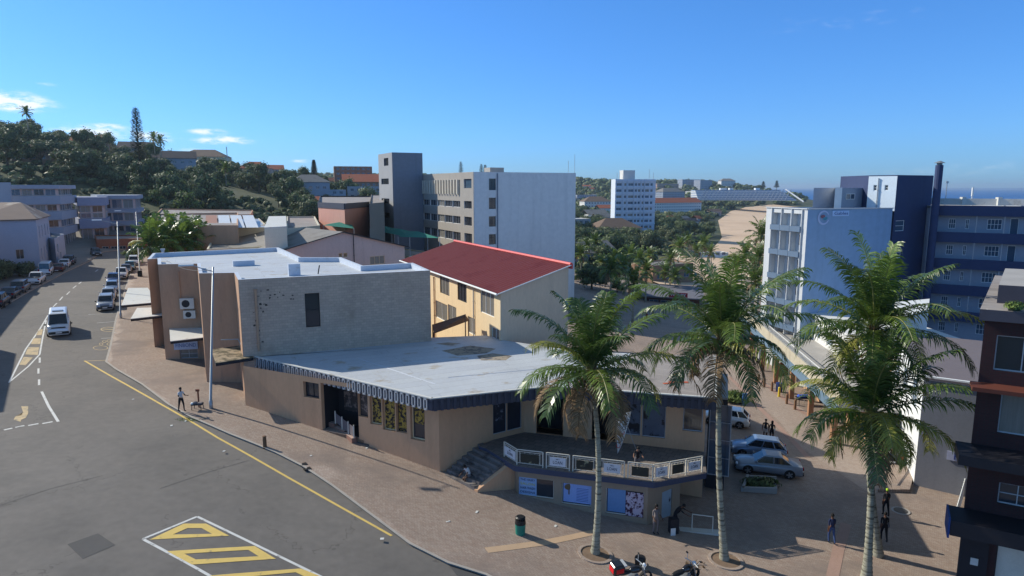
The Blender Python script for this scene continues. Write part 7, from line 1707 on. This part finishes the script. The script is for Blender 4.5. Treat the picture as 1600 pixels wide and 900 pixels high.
# ------------------------------------------------------------------ people
m_cl = dict(white=M('white_cotton', rgb(200, 198, 196), .9, .03, 3), black=M('black_cloth', rgb(30, 30, 34), .9, .05, 3), jeans=M('denim', rgb(60, 80, 120), .9, .06, 4), navy=M('navy_cloth', rgb(34, 44, 74), .9, .05, 3), grey=M('grey_cloth', rgb(110, 104, 104), .9, .05, 3), red=M('maroon_cloth', rgb(120, 52, 50), .9, .05, 3), lime=M('lime_cloth', rgb(190, 226, 60), .8, .04, 3), shoe=M('shoe', rgb(40, 36, 36), .7, 0, 3), olive=M('olive_cloth', rgb(70, 64, 50), .9, .05, 3))
def person(label, loc, face, top, low, pose=None, long=True, sleeve=False, skin=None, hat=None, H=1.74, hair='short', shoe='shoe', bag=None, seat=0.):
    """pose: dict(lean, thighL, shinL, thighR, shinR, armL=(pitch,out), foreL, armR, foreR) in degrees, pitch forward positive from straight down"""
    P = dict(lean=2, thighL=14, shinL=-8, thighR=-12, shinR=-22, armL=(-14, 8), foreL=8, armR=(16, 8), foreR=26, head=5); P.update(pose or {}); k = H / 1.74
    V, E, Rr, Lb = [], [], [], []
    def add(p, r, par, lab): V.append(Vector(p) * k); Rr.append(r * k); Lb.append(lab); i = len(V) - 1; E.append((par, i)) if par is not None else None; return i
    def dirv(pitch, out=0, s=1): a = R(pitch); o_ = R(out); return Vector((math.sin(a) * math.cos(o_), s * math.sin(o_), -math.cos(a) * math.cos(o_)))
    hipz = .93; lean = R(P['lean']); up = Vector((math.sin(lean), 0, math.cos(lean)))
    pel = add((0, 0, hipz), .135, None, 'low'); wa = add(Vector((0, 0, hipz)) + up * .17, .125, pel, 'top'); ch = add(Vector((0, 0, hipz)) + up * .36, .145, wa, 'top'); sh = add(Vector((0, 0, hipz)) + up * .49, .10, ch, 'top')
    nk = add(Vector((0, 0, hipz)) + up * .57, .055, sh, 'skin'); hd = R(P['lean'] + P['head']); hu = Vector((math.sin(hd), 0, math.cos(hd))); nkp = Vector((0, 0, hipz)) + up * .57
    j = add(nkp + hu * .07, .065, nk, 'skin'); hc = add(nkp + hu * .15, .098, j, 'skin'); ht_ = add(nkp + hu * .235, .075, hc, 'skin'); fwd = Vector((hu.z, 0, -hu.x)); add(nkp + hu * .13 + fwd * .115, .018, hc, 'skin')
    lows = []
    for s, th_, sn_ in ((1, P['thighL'], P['shinL']), (-1, P['thighR'], P['shinR'])):
        h0_ = Vector((0, s * .095, hipz - .04)); a = add(h0_, .10, pel, 'low'); kn = h0_ + dirv(th_, 2, s) * .42; m_ = add((h0_ + kn) / 2, .085, a, 'low'); b_ = add(kn, .062, m_, 'low' if long else 'skin'); an = kn + dirv(sn_, 0, s) * .42
        m2_ = add(kn.lerp(an, .4), .058, b_, 'low' if long else 'skin'); c_ = add(an, .042, m2_, 'low' if long else 'skin'); fo = an + Vector((.04, 0, -.045)); d_ = add(fo, .045, c_, 'shoe'); add(fo + Vector((.15, 0, -.01)), .036, d_, 'shoe'); lows.append(an.z - .09)
    for s, ar, fr_ in ((1, P['armL'], P['foreL']), (-1, P['armR'], P['foreR'])):
        s0_ = Vector((0, 0, hipz)) + up * .47 + Vector((0, s * .175, 0)); a = add(s0_, .062, sh, 'top'); el = s0_ + dirv(ar[0], ar[1], s) * .29; m_ = add((s0_ + el) / 2, .05, a, 'top'); b_ = add(el, .042, m_, 'top' if sleeve else 'skin'); wr_ = el + dirv(fr_, ar[1] * .4, s) * .25; c_ = add(wr_, .028, b_, 'skin'); dd = dirv(fr_ + 6, 0, s); pa = wr_ + dd * .07; d_ = add(pa, .034, c_, 'skin')
        for f_, ln in ((-.027, .075), (-.009, .088), (.009, .082), (.027, .066)):
            lat = Vector((dd.z, 0, -dd.x)); o1_ = pa + dd * .035 + lat * f_; p1_ = o1_ + dd * ln * .5; e_ = add(p1_, .0095, d_, 'skin'); add(p1_ + (dd + Vector((0, -s * .5, 0))).normalized() * ln * .5, .008, e_, 'skin')
        lat = Vector((dd.z, 0, -dd.x)); th1 = wr_ + dd * .03 + lat * .045; e_ = add(th1, .011, c_, 'skin'); add(th1 + dd * .05 + lat * .012, .009, e_, 'skin')
    me = bpy.data.meshes.new('body'); me.from_pydata([tuple(v) for v in V], E, []); ob = bpy.data.objects.new('body_', me); COL.objects.link(ob)
    md = ob.modifiers.new('s', 'SKIN'); md.use_smooth_shade = True; me_l = me.skin_vertices[0].data if me.skin_vertices else None
    if me_l is None:
        bm = bmesh.new(); bm.from_mesh(me); bm.verts.layers.skin.verify(); bm.to_mesh(me); bm.free(); me_l = me.skin_vertices[0].data
    for i, r_ in enumerate(Rr): me_l[i].radius = (r_ * (1.0 if Lb[i] != 'top' or i > 3 else .8), r_ * (1.0 if i not in (1, 2, 3) else 1.15)); me_l[i].use_root = (i == 0)
    ob.modifiers.new('u', 'SUBSURF').levels = 1
    dg = bpy.context.evaluated_depsgraph_get(); nm = bpy.data.meshes.new_from_object(ob.evaluated_get(dg)); bpy.data.objects.remove(ob)
    mats = dict(skin=skin or m_skin, top=m_cl[top], low=m_cl[low], shoe=m_cl[shoe]); order = ['skin', 'top', 'low', 'shoe']; nm.materials.clear()
    for o_ in order: nm.materials.append(mats[o_])
    segs = [(V[a], V[b_], Lb[b_]) for a, b_ in E]
    for pg in nm.polygons:
        c = pg.center; best = 9; lb = 'skin'
        for a, b_, l in segs:
            ab = b_ - a; t_ = max(0, min(1, (c - a).dot(ab) / ab.length_squared)); dd_ = (c - a - ab * t_).length
            if dd_ < best: best = dd_; lb = l
        pg.material_index = order.index(lb); pg.use_smooth = True
    nm.name = 'body'
    rz = math.atan2(face[1], face[0]); root = thing('person', label, 'person', (0, 0, 0)); o_ = bpy.data.objects.new('body', nm); COL.objects.link(o_); o_.parent = root
    hcp = V[hc]; b = MB(); b.ball(hcp + (hu * .045 - fwd * .02) * k, (.105 * k, .098 * k, .10 * k), 0, 12, 8)
    if hair == 'long': b.ball(hcp + (-hu * .06 - fwd * .05) * k, (.09 * k, .1 * k, .15 * k), 0, 10, 7)
    b.build('hair', m_hair if hat is None else m_cl[hat], root, smooth=True) if hat is None else b.build('cap', m_cl[hat], root, smooth=True)
    b = MB(); [b.ball(hcp + (fwd * .088 + Vector((0, s * .035, 0)) + hu * .0) * k, .012 * k, 0, 6, 4) for s in (-1, 1)]; b.build('eyes', m_white, root)
    if bag: b = MB(); c = V[wa] + Vector((-.02, -.2, -.1)); b.ball(c, (.13, .06, .17), 0, 8, 6); b.build('bag', m_cl[bag], root, smooth=True)
    zmin = (min(lows) - .0) * k if not seat else hipz * k - .1 - seat
    root.location = (loc[0], loc[1], loc[2] - zmin + (0 if seat else .03)); root.rotation_euler = (0, 0, rz); return root
def gp(px, py, base=PA): g = G(px, py, base); return (g.x, g.y, gz(g.x, g.y) + base)
person('person in white and navy shirt with black trousers on the kerb by the lamp post', gp(284, 643), (.8, -.4), 'white', 'black', dict(thighL=16, shinL=4, thighR=-12, shinR=-14, armL=(22, 14), foreL=95, armR=(20, 14), foreR=90), shoe='black')
sp0 = B0.lerp(B1, .62).lerp(U0.lerp(U1, .62), .2); person('person in white shirt sitting on the lowest terrace step', (sp0.x, sp0.y, Z(18.13) + .02), (-.8, -.6), 'white', 'grey', dict(lean=24, thighL=76, shinL=-6, thighR=68, shinR=4, armL=(30, 12), foreL=50, armR=(30, 12), foreR=48, head=28), long=False, seat=.03, H=1.72)
q = PH_(998, 744, 16.95); person('person in dark top leaning on the terrace railing', (q.x, q.y + .55, Z(17.0)), (-.1, -1), 'black', 'grey', dict(lean=22, thighL=4, shinL=-4, thighR=-2, shinR=-8, armL=(40, 16), foreL=100, armR=(40, 16), foreR=100, head=10), skin=m_skin2)
person('person in grey coat standing by the salon door', gp(1024, 834), (.3, -1), 'grey', 'grey', dict(thighL=3, shinL=-2, thighR=-3, shinR=-6, armL=(8, 12), foreL=55, armR=(8, 12), foreR=60), sleeve=True, hair='long')
person('person in dark clothes bending at the small stand right of the salon', gp(1054, 826), (.9, -.4), 'black', 'black', dict(lean=38, thighL=14, shinL=-10, thighR=-4, shinR=-14, armL=(62, 6), foreL=70, armR=(55, 6), foreR=70, head=14), sleeve=True)
person('person in black vest and white shorts walking in the plaza, left of the pair', gp(1195, 688), (.5, 1), 'black', 'white', dict(armL=(-10, 10), foreL=6), long=False)
person('person with black skirt and bag walking in the plaza, right of the pair', gp(1205, 691), (.5, 1), 'black', 'black', long=False, bag='white', hair='long')
person('person in navy top and blue jeans walking away in the shade', gp(1298, 849), (-.05, 1), 'navy', 'jeans', sleeve=True)
person('person wearing a lime cap walking between palm and manhole', gp(1383, 806), (.1, 1), 'black', 'black', hat='lime', sleeve=True)
person('person in long black outfit in front of the lime cap walker', gp(1380, 846), (.2, 1), 'black', 'black', dict(armR=(20, 10), foreR=60), sleeve=True, bag='grey')
person('person in red shirt far off outside the restaurant', gp(1010, 505), (.2, -1), 'red', 'black', sleeve=True)
person('person in navy top far off outside the restaurant', gp(1020, 503), (-.6, -1), 'navy', 'grey')
# ------------------------------------------------------------------ small things
def bx(name, loc, size, m, rz=0, label=None, cat=None, group=None):
    b = MB(); b.box((loc[0], loc[1], loc[2] + size[2] / 2), size, rz); return tag(b.build(name, m, origin=loc), label, cat, group)
# litter bin
x, y, z = gp(813, 834); t = thing('litter_bin', 'green and black litter bin standing on the sunlit paving', 'bin', (x, y, z)); b = MB(); b.tube([(x, y, z), (x, y, z + .62)], [.27, .30], 18); b.build('bin_body', M('bin_green', rgb(30, 120, 104), .5, .08, 2), t, smooth=False)
b = MB(); b.tube([(x, y, z + .62), (x, y, z + .86)], [.31, .28], 18); b.tube([(x, y, z + .98), (x, y, z + 1.04)], [.29, .22], 18); [b.box((x + .24 * math.cos(a), y + .24 * math.sin(a), z + .92), (.07, .07, .16), a) for a in (0, 1.57, 3.14, 4.71)]; b.build('bin_top', m_black, t)
# knee high stump post, drain mouths, stones
x, y, z = gp(414, 698); b = MB(); b.tube([(x, y, z - .1), (x, y, z + .7)], [.13, .12], 8); b.tube([(x, y, z + .7), (x, y, z + .74)], [.14, .1], 8); tag(b.build('bollard', M('wood_post', rgb(110, 84, 62), .9, .12, 3), origin=(x, y, z)), 'short brown wooden post alone on the paving by the kerb', 'bollard')
for (px, py, lab) in [(474, 725, 'upper small black hole cover at the kerb edge'), (480, 732, 'lower square black hole at the kerb edge')]: x, y, z = gp(px, py); bx('drain', (x, y, z - .05), (.42, .34, .062), m_black, .6, lab, 'drain')
# vendor's trolley and post beside the person at the kerb
x, y, z = gp(309, 640); t = thing('trolley', 'small cluttered hand trolley by the lamp post', 'trolley', (x, y, z)); b = MB(); b.box((x, y, z + .42), (.8, .5, .05), .2); [b.tube([(x + dx, y + dy, z), (x + dx * .9, y + dy, z + .42)], .025, 5) for dx in (-.35, .35) for dy in (-.2, .2)]; b.build('frame', m_charc, t)
b = MB(); b.ball((x - .15, y, z + .52), (.2, .18, .12)); b.box((x + .2, y, z + .5), (.3, .3, .1)); b.build('goods', m_cl['grey'], t); b = MB(); b.ball((x - .32, y - .1, z + .5), (.13, .12, .09)); b.build('goods', m_white, t)
x2, y2, z2 = gp(307, 639); b = MB(); b.tube([(x2, y2 + .4, z2), (x2, y2 + .4, z2 + 1.3)], .06, 7); b.box((x2 - .03, y2 + .4, z2 + 1.3), (.25, .12, .16)); tag(b.build('water_standpipe', M('rusty_brown', rgb(120, 74, 56), .9, .15, 3), origin=(x2, y2 + .4, z2)), 'rusty brown upright post behind the trolley', 'post')
x, y, z = gp(296, 656, GA); b = MB(); rn = random.Random(3)
for k in range(160): a = rn.random() * 6.28; r_ = rn.random() ** .5 * .8; q = Vector((x + math.cos(a) * r_ * 1.4, y + math.sin(a) * r_ * .5, z)); b.face([q, q + Vector((rn.uniform(-.05, .05), .03, rn.uniform(.05, .16))), q + Vector((.05, 0, .01))], 0)
tag(b.build('weeds', m_tl[3], origin=(x, y, z)), 'patch of weeds in the gutter', 'grass', kind='stuff')
rn = random.Random(12)
lit = [(290, 658), (298, 656), (305, 652), (268, 665), (208, 624), (236, 604), (573, 700), (597, 842), (560, 690), (180, 520), (486, 712), (640, 700), (700, 815), (745, 800), (868, 822), (350, 705)]
for k, (px, py) in enumerate(lit): x, y, z = gp(px, py, GA if k in (0, 1, 2, 3, 4, 5) else PA); bx('litter', (x, y, z), (rn.uniform(.12, .3), rn.uniform(.08, .2), .02), m_white_d, rn.random() * 3, 'scrap of pale litter lying on the ground', 'litter', 'litter scraps on road and paving')
# flag banner CASH LOANS on its pole
q = PH_(1000, 716, 17.0); q = Vector((q.x, q.y + .6, Z(17.0))); t = thing('feather_flag', 'white feather flag lettered CASH LOANS on the terrace', 'flag', tuple(q))
def fp(px, py): return PD(px, py, q.y)
pole = [q, fp(995, 705), fp(989, 690), fp(983, 672), fp(977, 660), fp(973, 652)]; b = MB(); b.tube([tuple(p) for p in pole], .02, 6); b.build('pole', m_steel, t)
tp_, bt = fp(986, 643), fp(965, 708); Lf1 = [fp(986, 643), fp(979, 644.5), fp(973, 650), fp(967, 656), fp(964.5, 670), fp(964, 690), fp(965, 709)]; Rt = [fp(986, 643), fp(984, 655), fp(982, 662), fp(979, 672), fp(976, 682), fp(971, 696), fp(965, 709)]
b = MB()
for k in range(6):
    b.face([Lf1[k], Rt[k], Rt[k + 1], Lf1[k + 1]]); w1 = Vector((0, .012, 0)); b.face([Lf1[k] + w1, Lf1[k + 1] + w1, Rt[k + 1] + w1, Rt[k] + w1])
b.build('cloth', M('flag_white', rgb(232, 232, 230), .8, .02, 2, trans=.3), t)
dT = (fp(982, 652) - fp(966, 700)); L_ = dT.length; X = dT.normalized(); Y = Vector((0, -1, 0)).cross(X); 
inkb = M('flag_black', rgb(24, 24, 28), .7, 0); inkr = M('flag_red', rgb(190, 30, 40), .7, 0)
for (tx, f, mm, ss) in [('C', .05, inkr, .4), ('ASH', .27, inkb, .4), ('L', .50, inkr, .4), ('OANS', .78, inkb, .4)]:
    p = fp(966, 700) + dT * f + Vector((0, -.02, 0)) + (fp(972, 676) - fp(973.5, 676)) * (1 - abs(f - .5)); text_obj(tx, 'lettering', mm, t, tuple(p), tuple(X), tuple(Y), ss, L_ * {1: .1, 3: .27, 4: .36}[len(tx)])
# bollards along the paved road
for k, (px, py, yel) in enumerate([(1206, 611, 0), (1217, 620, 1), (1229, 631, 0), (1242, 640, 0), (1175, 590, 0), (1185, 598, 0), (1194, 605, 0), (1165, 578, 0)]):
    x, y, z = gp(px, py); b = MB(); b.tube([(x, y, z - .1), (x, y, z + .95)], [.13, .12], 8); b.tube([(x, y, z + .95), (x, y, z + 1.02)], [.12, .05], 8)
    tag(b.build('bollard', M('bollard_yellow', rgb(214, 190, 60), .7, .06, 2) if yel else M('bollard_brown', rgb(126, 96, 72), .85, .1, 2), origin=(x, y, z)), 'yellow bollard among the brown ones by the paved road' if yel else 'brown wooden bollard in the row edging the paved road', 'bollard', 'bollards by the paved road')
x, y, z = gp(1214, 616); b = MB(); b.tube([(x + .6, y + 1, z), (x + .6, y + 1, z + .9)], [.3, .34], 12); tag(b.build('litter_bin', M('bin_blue', rgb(40, 60, 110), .5, .05, 2), origin=(x, y, z)), 'dark blue bin under the arcade behind the bollards', 'bin')
x, y, z = gp(1256, 632); t = thing('market_stall', 'small stall heaped with blue goods under a pale umbrella', 'stall', (x, y, z)); bx_ = MB(); bx_.box((x, y, z + .7), (1.5, .8, .06)); [bx_.tube([(x + dx, y + dy, z), (x + dx, y + dy, z + .7)], .03, 5) for dx in (-.6, .6) for dy in (-.3, .3)]; bx_.build('table', m_charc, t)
b = MB(); [b.ball((x - .5 + .25 * k, y, z + .85), (.2, .25, .16)) for k in range(5)]; b.build('goods', M('blue_goods', rgb(50, 90, 190), .7, .2, 5), t); b = MB(); b.tube([(x + .3, y + .6, z), (x + .3, y + .6, z + 2.1)], .03, 5); b.build('pole', m_steel, t); b = MB(); n = 10
for k in range(n): a0, a1 = 2 * math.pi * k / n, 2 * math.pi * (k + 1) / n; b.face([(x + .3 + .8 * math.cos(a0), y + .6 + .8 * math.sin(a0), z + 1.8), (x + .3 + .8 * math.cos(a1), y + .6 + .8 * math.sin(a1), z + 1.8), (x + .3, y + .6, z + 2.15)])
b.build('umbrella', m_white_d, t)
x, y, z = gp(1171, 596); b = MB(); b.box((x + 4.5, y + 2, z + .8), (1.3, .12, 1.6), .4); t = tag(b.build('notice_board', M('board_brown', rgb(110, 64, 48), .8, .1, 2), origin=(x, y, z)), 'brown notice board standing under the arcade', 'board')
x, y, z = gp(1163, 632); b = MB(); b.box((x, y, z + .55), (.5, .12, 1.1), .3); tag(b.build('street_board', M('blue_board', rgb(70, 110, 170), .6, .06, 1), origin=(x, y, z)), 'small blue board standing by the planting behind the white hatchback', 'sign')
# bush beside the board, planter bed in the shade, ledge plant
def bush(name, label, c, r_, n, mat_, s_=.14, seed=1):
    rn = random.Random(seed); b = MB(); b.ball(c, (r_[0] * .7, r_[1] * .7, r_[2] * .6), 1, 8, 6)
    for k in range(n):
        d = Vector((rn.gauss(0, 1), rn.gauss(0, 1), abs(rn.gauss(0, 1)))).normalized(); q = Vector(c) + Vector((d.x * r_[0], d.y * r_[1], d.z * r_[2])) * rn.uniform(.6, 1.1); u = d.orthogonal().normalized(); v_ = d.cross(u); s = s_ * rn.uniform(.6, 1.4); b.face([q - u * s, q + v_ * s * .6 + d * s * .5, q + u * s, q - v_ * s * .6], 0)
    return tag(b.build(name, [mat_, m_fill], origin=tuple(c)), label, 'bush')
x, y, z = gp(1146, 628); bush('bush', 'rounded green bush behind the white hatchback', (x, y, z + .3), (1.3, .9, .8), 500, m_tl[3], .16, 2)
q = PD(1564, 474, 28.0); bush('plant', 'bright leafy plant growing on the roof ledge of the brick building', (q.x, q.y, kz + .1), (.42, .32, .3), 300, m_tl[3], .07, 3)
c = ka + dk * 1.0; bpy.data.objects['plant'].location = (c.x, c.y, kz + .12)
pb = [gp(1158, 768), gp(1214, 772), gp(1212, 752), gp(1166, 748)]; t = thing('planter_bed', 'low kerbed planting bed in the deep shade', 'planter', pb[0]); b = MB()
for i in range(4):
    a_, d_ = Vector(pb[i]), Vector(pb[(i + 1) % 4]); v_ = (d_ - a_); n_ = Vector((-v_.y, v_.x, 0)).normalized() * .18; zz_ = max(a_.z, d_.z) + .3; b.prism([(a_.x, a_.y), (d_.x, d_.y), (d_.x + n_.x, d_.y + n_.y), (a_.x + n_.x, a_.y + n_.y)], min(a_.z, d_.z) - .1, zz_)
b.build('kerb', m_conc, t)
cx = sum((Vector(p) for p in pb), Vector()) / 4; bush('bush', 'dark green shrub filling the shaded planting bed', (cx.x, cx.y, cx.z + .15), (1.3, .7, .45), 400, m_tl[1], .13, 5)
# pipe hoop barrier and bollards near the second palm
a_, d_ = gp(1081, 828), gp(1113, 834); b = MB(); b.tube([a_, (a_[0], a_[1], a_[2] + 1.0), (d_[0], d_[1], a_[2] + 1.0), d_], .04, 6); b.box(((a_[0] + d_[0]) / 2, (a_[1] + d_[1]) / 2, a_[2] - .02), (2.6, .5, .14), -.15); tag(b.build('barrier', m_rail, origin=a_), 'pale hoop barrier left of the straight palm', 'barrier')
x, y, z = gp(1052, 832); b = MB(); b.box((x, y, z + .45), (.5, .4, .9), .2); tag(b.build('kiosk_box', m_charc, origin=(x, y, z)), 'dark upright box with white paper right of the salon door', 'box')
bx('paper', (x - .1, y - .35, z + .0), (.3, .02, .45), m_white, .2, 'white sheet leaning against the dark box', 'paper')
b = MB(); a0 = gp(1060, 800); b.tube([(a0[0], a0[1], a0[2]), (a0[0], a0[1], a0[2] + 2.6)], .035, 6); tag(b.build('signpost', m_white_d, origin=a0), 'thin white post behind the salon corner', 'post')
# ramp with handrail and low walls at the right
a_, d_ = gp(1421, 770), gp(1441, 700); b = MB(); b.prism([(a_[0] - 2.2, a_[1]), (a_[0], a_[1]), (d_[0], d_[1]), (d_[0] - 1.6, d_[1])], a_[2] - .3, a_[2] + .25); tag(b.build('ramp_wall', m_pave, origin=a_), 'low brick edged landing below the white shop', 'wall')
b = MB(); b.tube([(d_[0] - 1.4, d_[1], a_[2]), (d_[0] - 1.4, d_[1], a_[2] + 1.2), (a_[0] - 1.8, a_[1] + 1.2, a_[2] + 1.2), (a_[0] - 1.8, a_[1] + 1.2, a_[2])], .05, 6); tag(b.build('handrail', m_white, origin=d_), 'bright white handrail on the landing', 'handrail')
a_ = gp(1491, 824); t = thing('white_gate', 'white railed gate beside the dark brick building', 'gate', a_); e_ = Vector(gp(1505, 776)); b = MB(); s_ = Vector(a_); z = a_[2]
for k in range(12): p = s_.lerp(e_, k / 11); b.box((p.x, p.y, z + .6), (.05, .05, 1.2))
for zz_ in (.1, 1.15): b.tube([(s_.x, s_.y, z + zz_), (e_.x, e_.y, z + zz_)], .03, 5)
b.build('bars', m_white, t)
# motorcycles at the bottom edge
def moto(label, px, py, ang, box=True, base=PA):
    g = G(px, py, base); t = thing('motorcycle', label, 'motorcycle', group='motorcycles at the bottom edge'); 
    for x in (-.62, .68):
        b = MB(); n = 20; r0, r1 = .31, .24
        b.tube([(x, -.05, .31), (x, .05, .31)], .1, 8)
        for k in range(n):
            a0, a1 = 2 * math.pi * k / n, 2 * math.pi * (k + 1) / n
            P = lambda r_, a, yy: (x + r_ * math.cos(a), yy, .31 + r_ * math.sin(a))
            b.face([P(r0, a0, -.05), P(r0, a1, -.05), P(r0, a1, .05), P(r0, a0, .05)]); b.face([P(r1, a0, -.05), P(r0, a0, -.05), P(r0, a1, -.05), P(r1, a1, -.05)]); b.face([P(r1, a0, .05), P(r1, a1, .05), P(r0, a1, .05), P(r0, a0, .05)])
        b.build('wheel', m_tyre, t)
    b = MB(); b.tube([(.68, .09, .31), (.42, .09, .95)], .028, 6); b.tube([(.68, -.09, .31), (.42, -.09, .95)], .028, 6); b.build('fork', m_steel, t)
    b = MB(); b.ball((.16, 0, .82), (.32, .16, .15)); b.build('tank', M('tank_black', (.012, .012, .016), .15, 0, 1, spec=.8, fine=0), t, smooth=True)
    b = MB(); b.ball((-.38, 0, .80), (.42, .15, .08)); b.build('seat', m_black, t, smooth=True)
    b = MB(); b.box((.05, 0, .45), (.42, .26, .34)); b.tube([(0, -.16, .3), (-.8, -.18, .36)], .045, 8); b.build('engine', m_steel, t)
    b = MB(); b.tube([(.36, -.36, 1.02), (.45, -.1, 1.0), (.45, .1, 1.0), (.36, .36, 1.02)], .018, 6); [b.tube([(.40, s * .25, 1.02), (.46, s * .34, 1.22)], .01, 4) for s in (-1, 1)]; b.build('handlebar', m_steel, t)
    b = MB(); [b.ball((.47, s * .36, 1.25), (.03, .07, .045), 0, 8, 5) for s in (-1, 1)]; b.build('mirrors', m_black, t); b = MB(); b.ball((.56, 0, .92), (.08, .1, .1)); b.build('headlight', m_hl, t, smooth=True)
    if box:
        b = MB(); b.box((-.72, 0, 1.08), (.52, .5, .44)); o = b.build('top_box', M('box_black', (.014, .015, .02), .25, 0, 1, spec=.7, fine=0), t); md = o.modifiers.new('b', 'BEVEL'); md.width = .09; md.segments = 3
        b = MB(); b.box((-.985, 0, 1.08), (.01, .34, .22)); b.box((-.72, -.255, 1.1), (.34, .012, .2)); b.build('red_panel', M('panel_red', rgb(210, 24, 34), .4, .02, 1), t)
        b = MB(); b.box((-.46, -.02, 1.27), (.12, .42, .06)); b.build('strap', m_lgrey, t)
    t.matrix_basis = Matrix.Translation((g.x, g.y, gz(g.x, g.y) + base + .005)) @ Matrix.Rotation(ang, 4, 'Z') @ Matrix.Rotation(R(7), 4, 'X') @ Matrix.Scale(1.2, 4)
    return t
moto('black motorcycle with a red marked carrier box cut by the bottom edge', 985, 917, .35)
moto('motorcycle with chrome handlebars right of the boxed one', 1066, 916, .6, False)
x, y, z = gp(1000, 884); b = MB(); b.tube([(x, y, z), (x, y, z + .42), (x, y, z + .5)], [.26, .3, .27], 16); tag(b.build('bucket', m_black, origin=(x, y, z)), 'black round tub on the paving behind the motorcycles', 'bucket')
x, y, z = gp(1085, 884); rn = random.Random(8); b = MB()
for k in range(26): q = Vector((x + rn.uniform(-.5, .5), y + rn.uniform(-.3, .3), z)); b.face([q, q + Vector((rn.uniform(-.15, .15), rn.uniform(-.1, .1), rn.uniform(.05, .3))), q + Vector((rn.uniform(-.15, .15), rn.uniform(-.1, .1), .03))])
tag(b.build('dry_leaves', m_lf[3], origin=(x, y, z)), 'dry leaves gathered by the motorcycles', 'leaves', kind='stuff')
x, y, z = gp(219, 432); bx('rubbish_bin', (x, y, z), (.6, .6, 1.0), m_cl['black'], .3, 'dark square bin standing on the pavement by the far parked cars', 'bin')
# overhead cable
b = MB(); A, B = PD(255, 403, 66), PD(332, 422, 47.2); pts = [A.lerp(B, t_ / 10) - Vector((0, 0, math.sin(math.pi * t_ / 10) * .5)) for t_ in range(11)]; b.tube([tuple(p) for p in pts], .015, 4); tag(b.build('cable', m_charc, origin=tuple(A)), 'thin cable sagging from the roof to the nearest lamp', 'cable')
for (a, b_, c, d, e, f) in ((214, 352, 128, 330, 345, 112), (186, 349, 73, 214, 338, 126)):
    A, B = PD(a, b_, c), PD(d, e, f); b = MB(); b.tube([tuple(A.lerp(B, t_ / 10) - Vector((0, 0, math.sin(math.pi * t_ / 10) * .8))) for t_ in range(11)], .025, 4); tag(b.build('cable', m_charc, origin=tuple(A)), 'thin overhead cable strung from a street lamp across to the far flat roofs' if d == 330 else 'thin overhead cable between the two farther street lamps', 'cable')
for o in list(bpy.data.objects):
    if o.get('label') == 'proto':
        for c in [c for c in bpy.data.objects if c.parent == o]: bpy.data.objects.remove(c)
        bpy.data.objects.remove(o)
# ------------------------------------------------------------------ air
HAZE = 0.00010
hz = MB(); hz.box((0, 5000, 40), (42000, 42000, 0)) if False else hz.prism([(-9000, -3000), (9000, -3000), (9000, 30000), (-9000, 30000)], -62, 96)
ho = hz.build('haze', [bpy.data.materials.new('haze_air')]); ho['kind'] = 'stuff'; hm = ho.data.materials[0]; hm.use_nodes = True; hn = hm.node_tree; hn.nodes.clear()
vo = hn.nodes.new('ShaderNodeVolumePrincipled'); ou = hn.nodes.new('ShaderNodeOutputMaterial'); vo.inputs['Density'].default_value = HAZE; vo.inputs['Color'].default_value = (.70, .86, 1, 1); vo.inputs['Anisotropy'].default_value = .3; hn.links.new(vo.outputs[0], ou.inputs['Volume'])
if NOHAZE: bpy.data.objects.remove(ho)
sc.cycles.max_bounces = 6; sc.cycles.volume_bounces = 0; sc.cycles.transparent_max_bounces = 6
sc.cycles.use_denoising = True
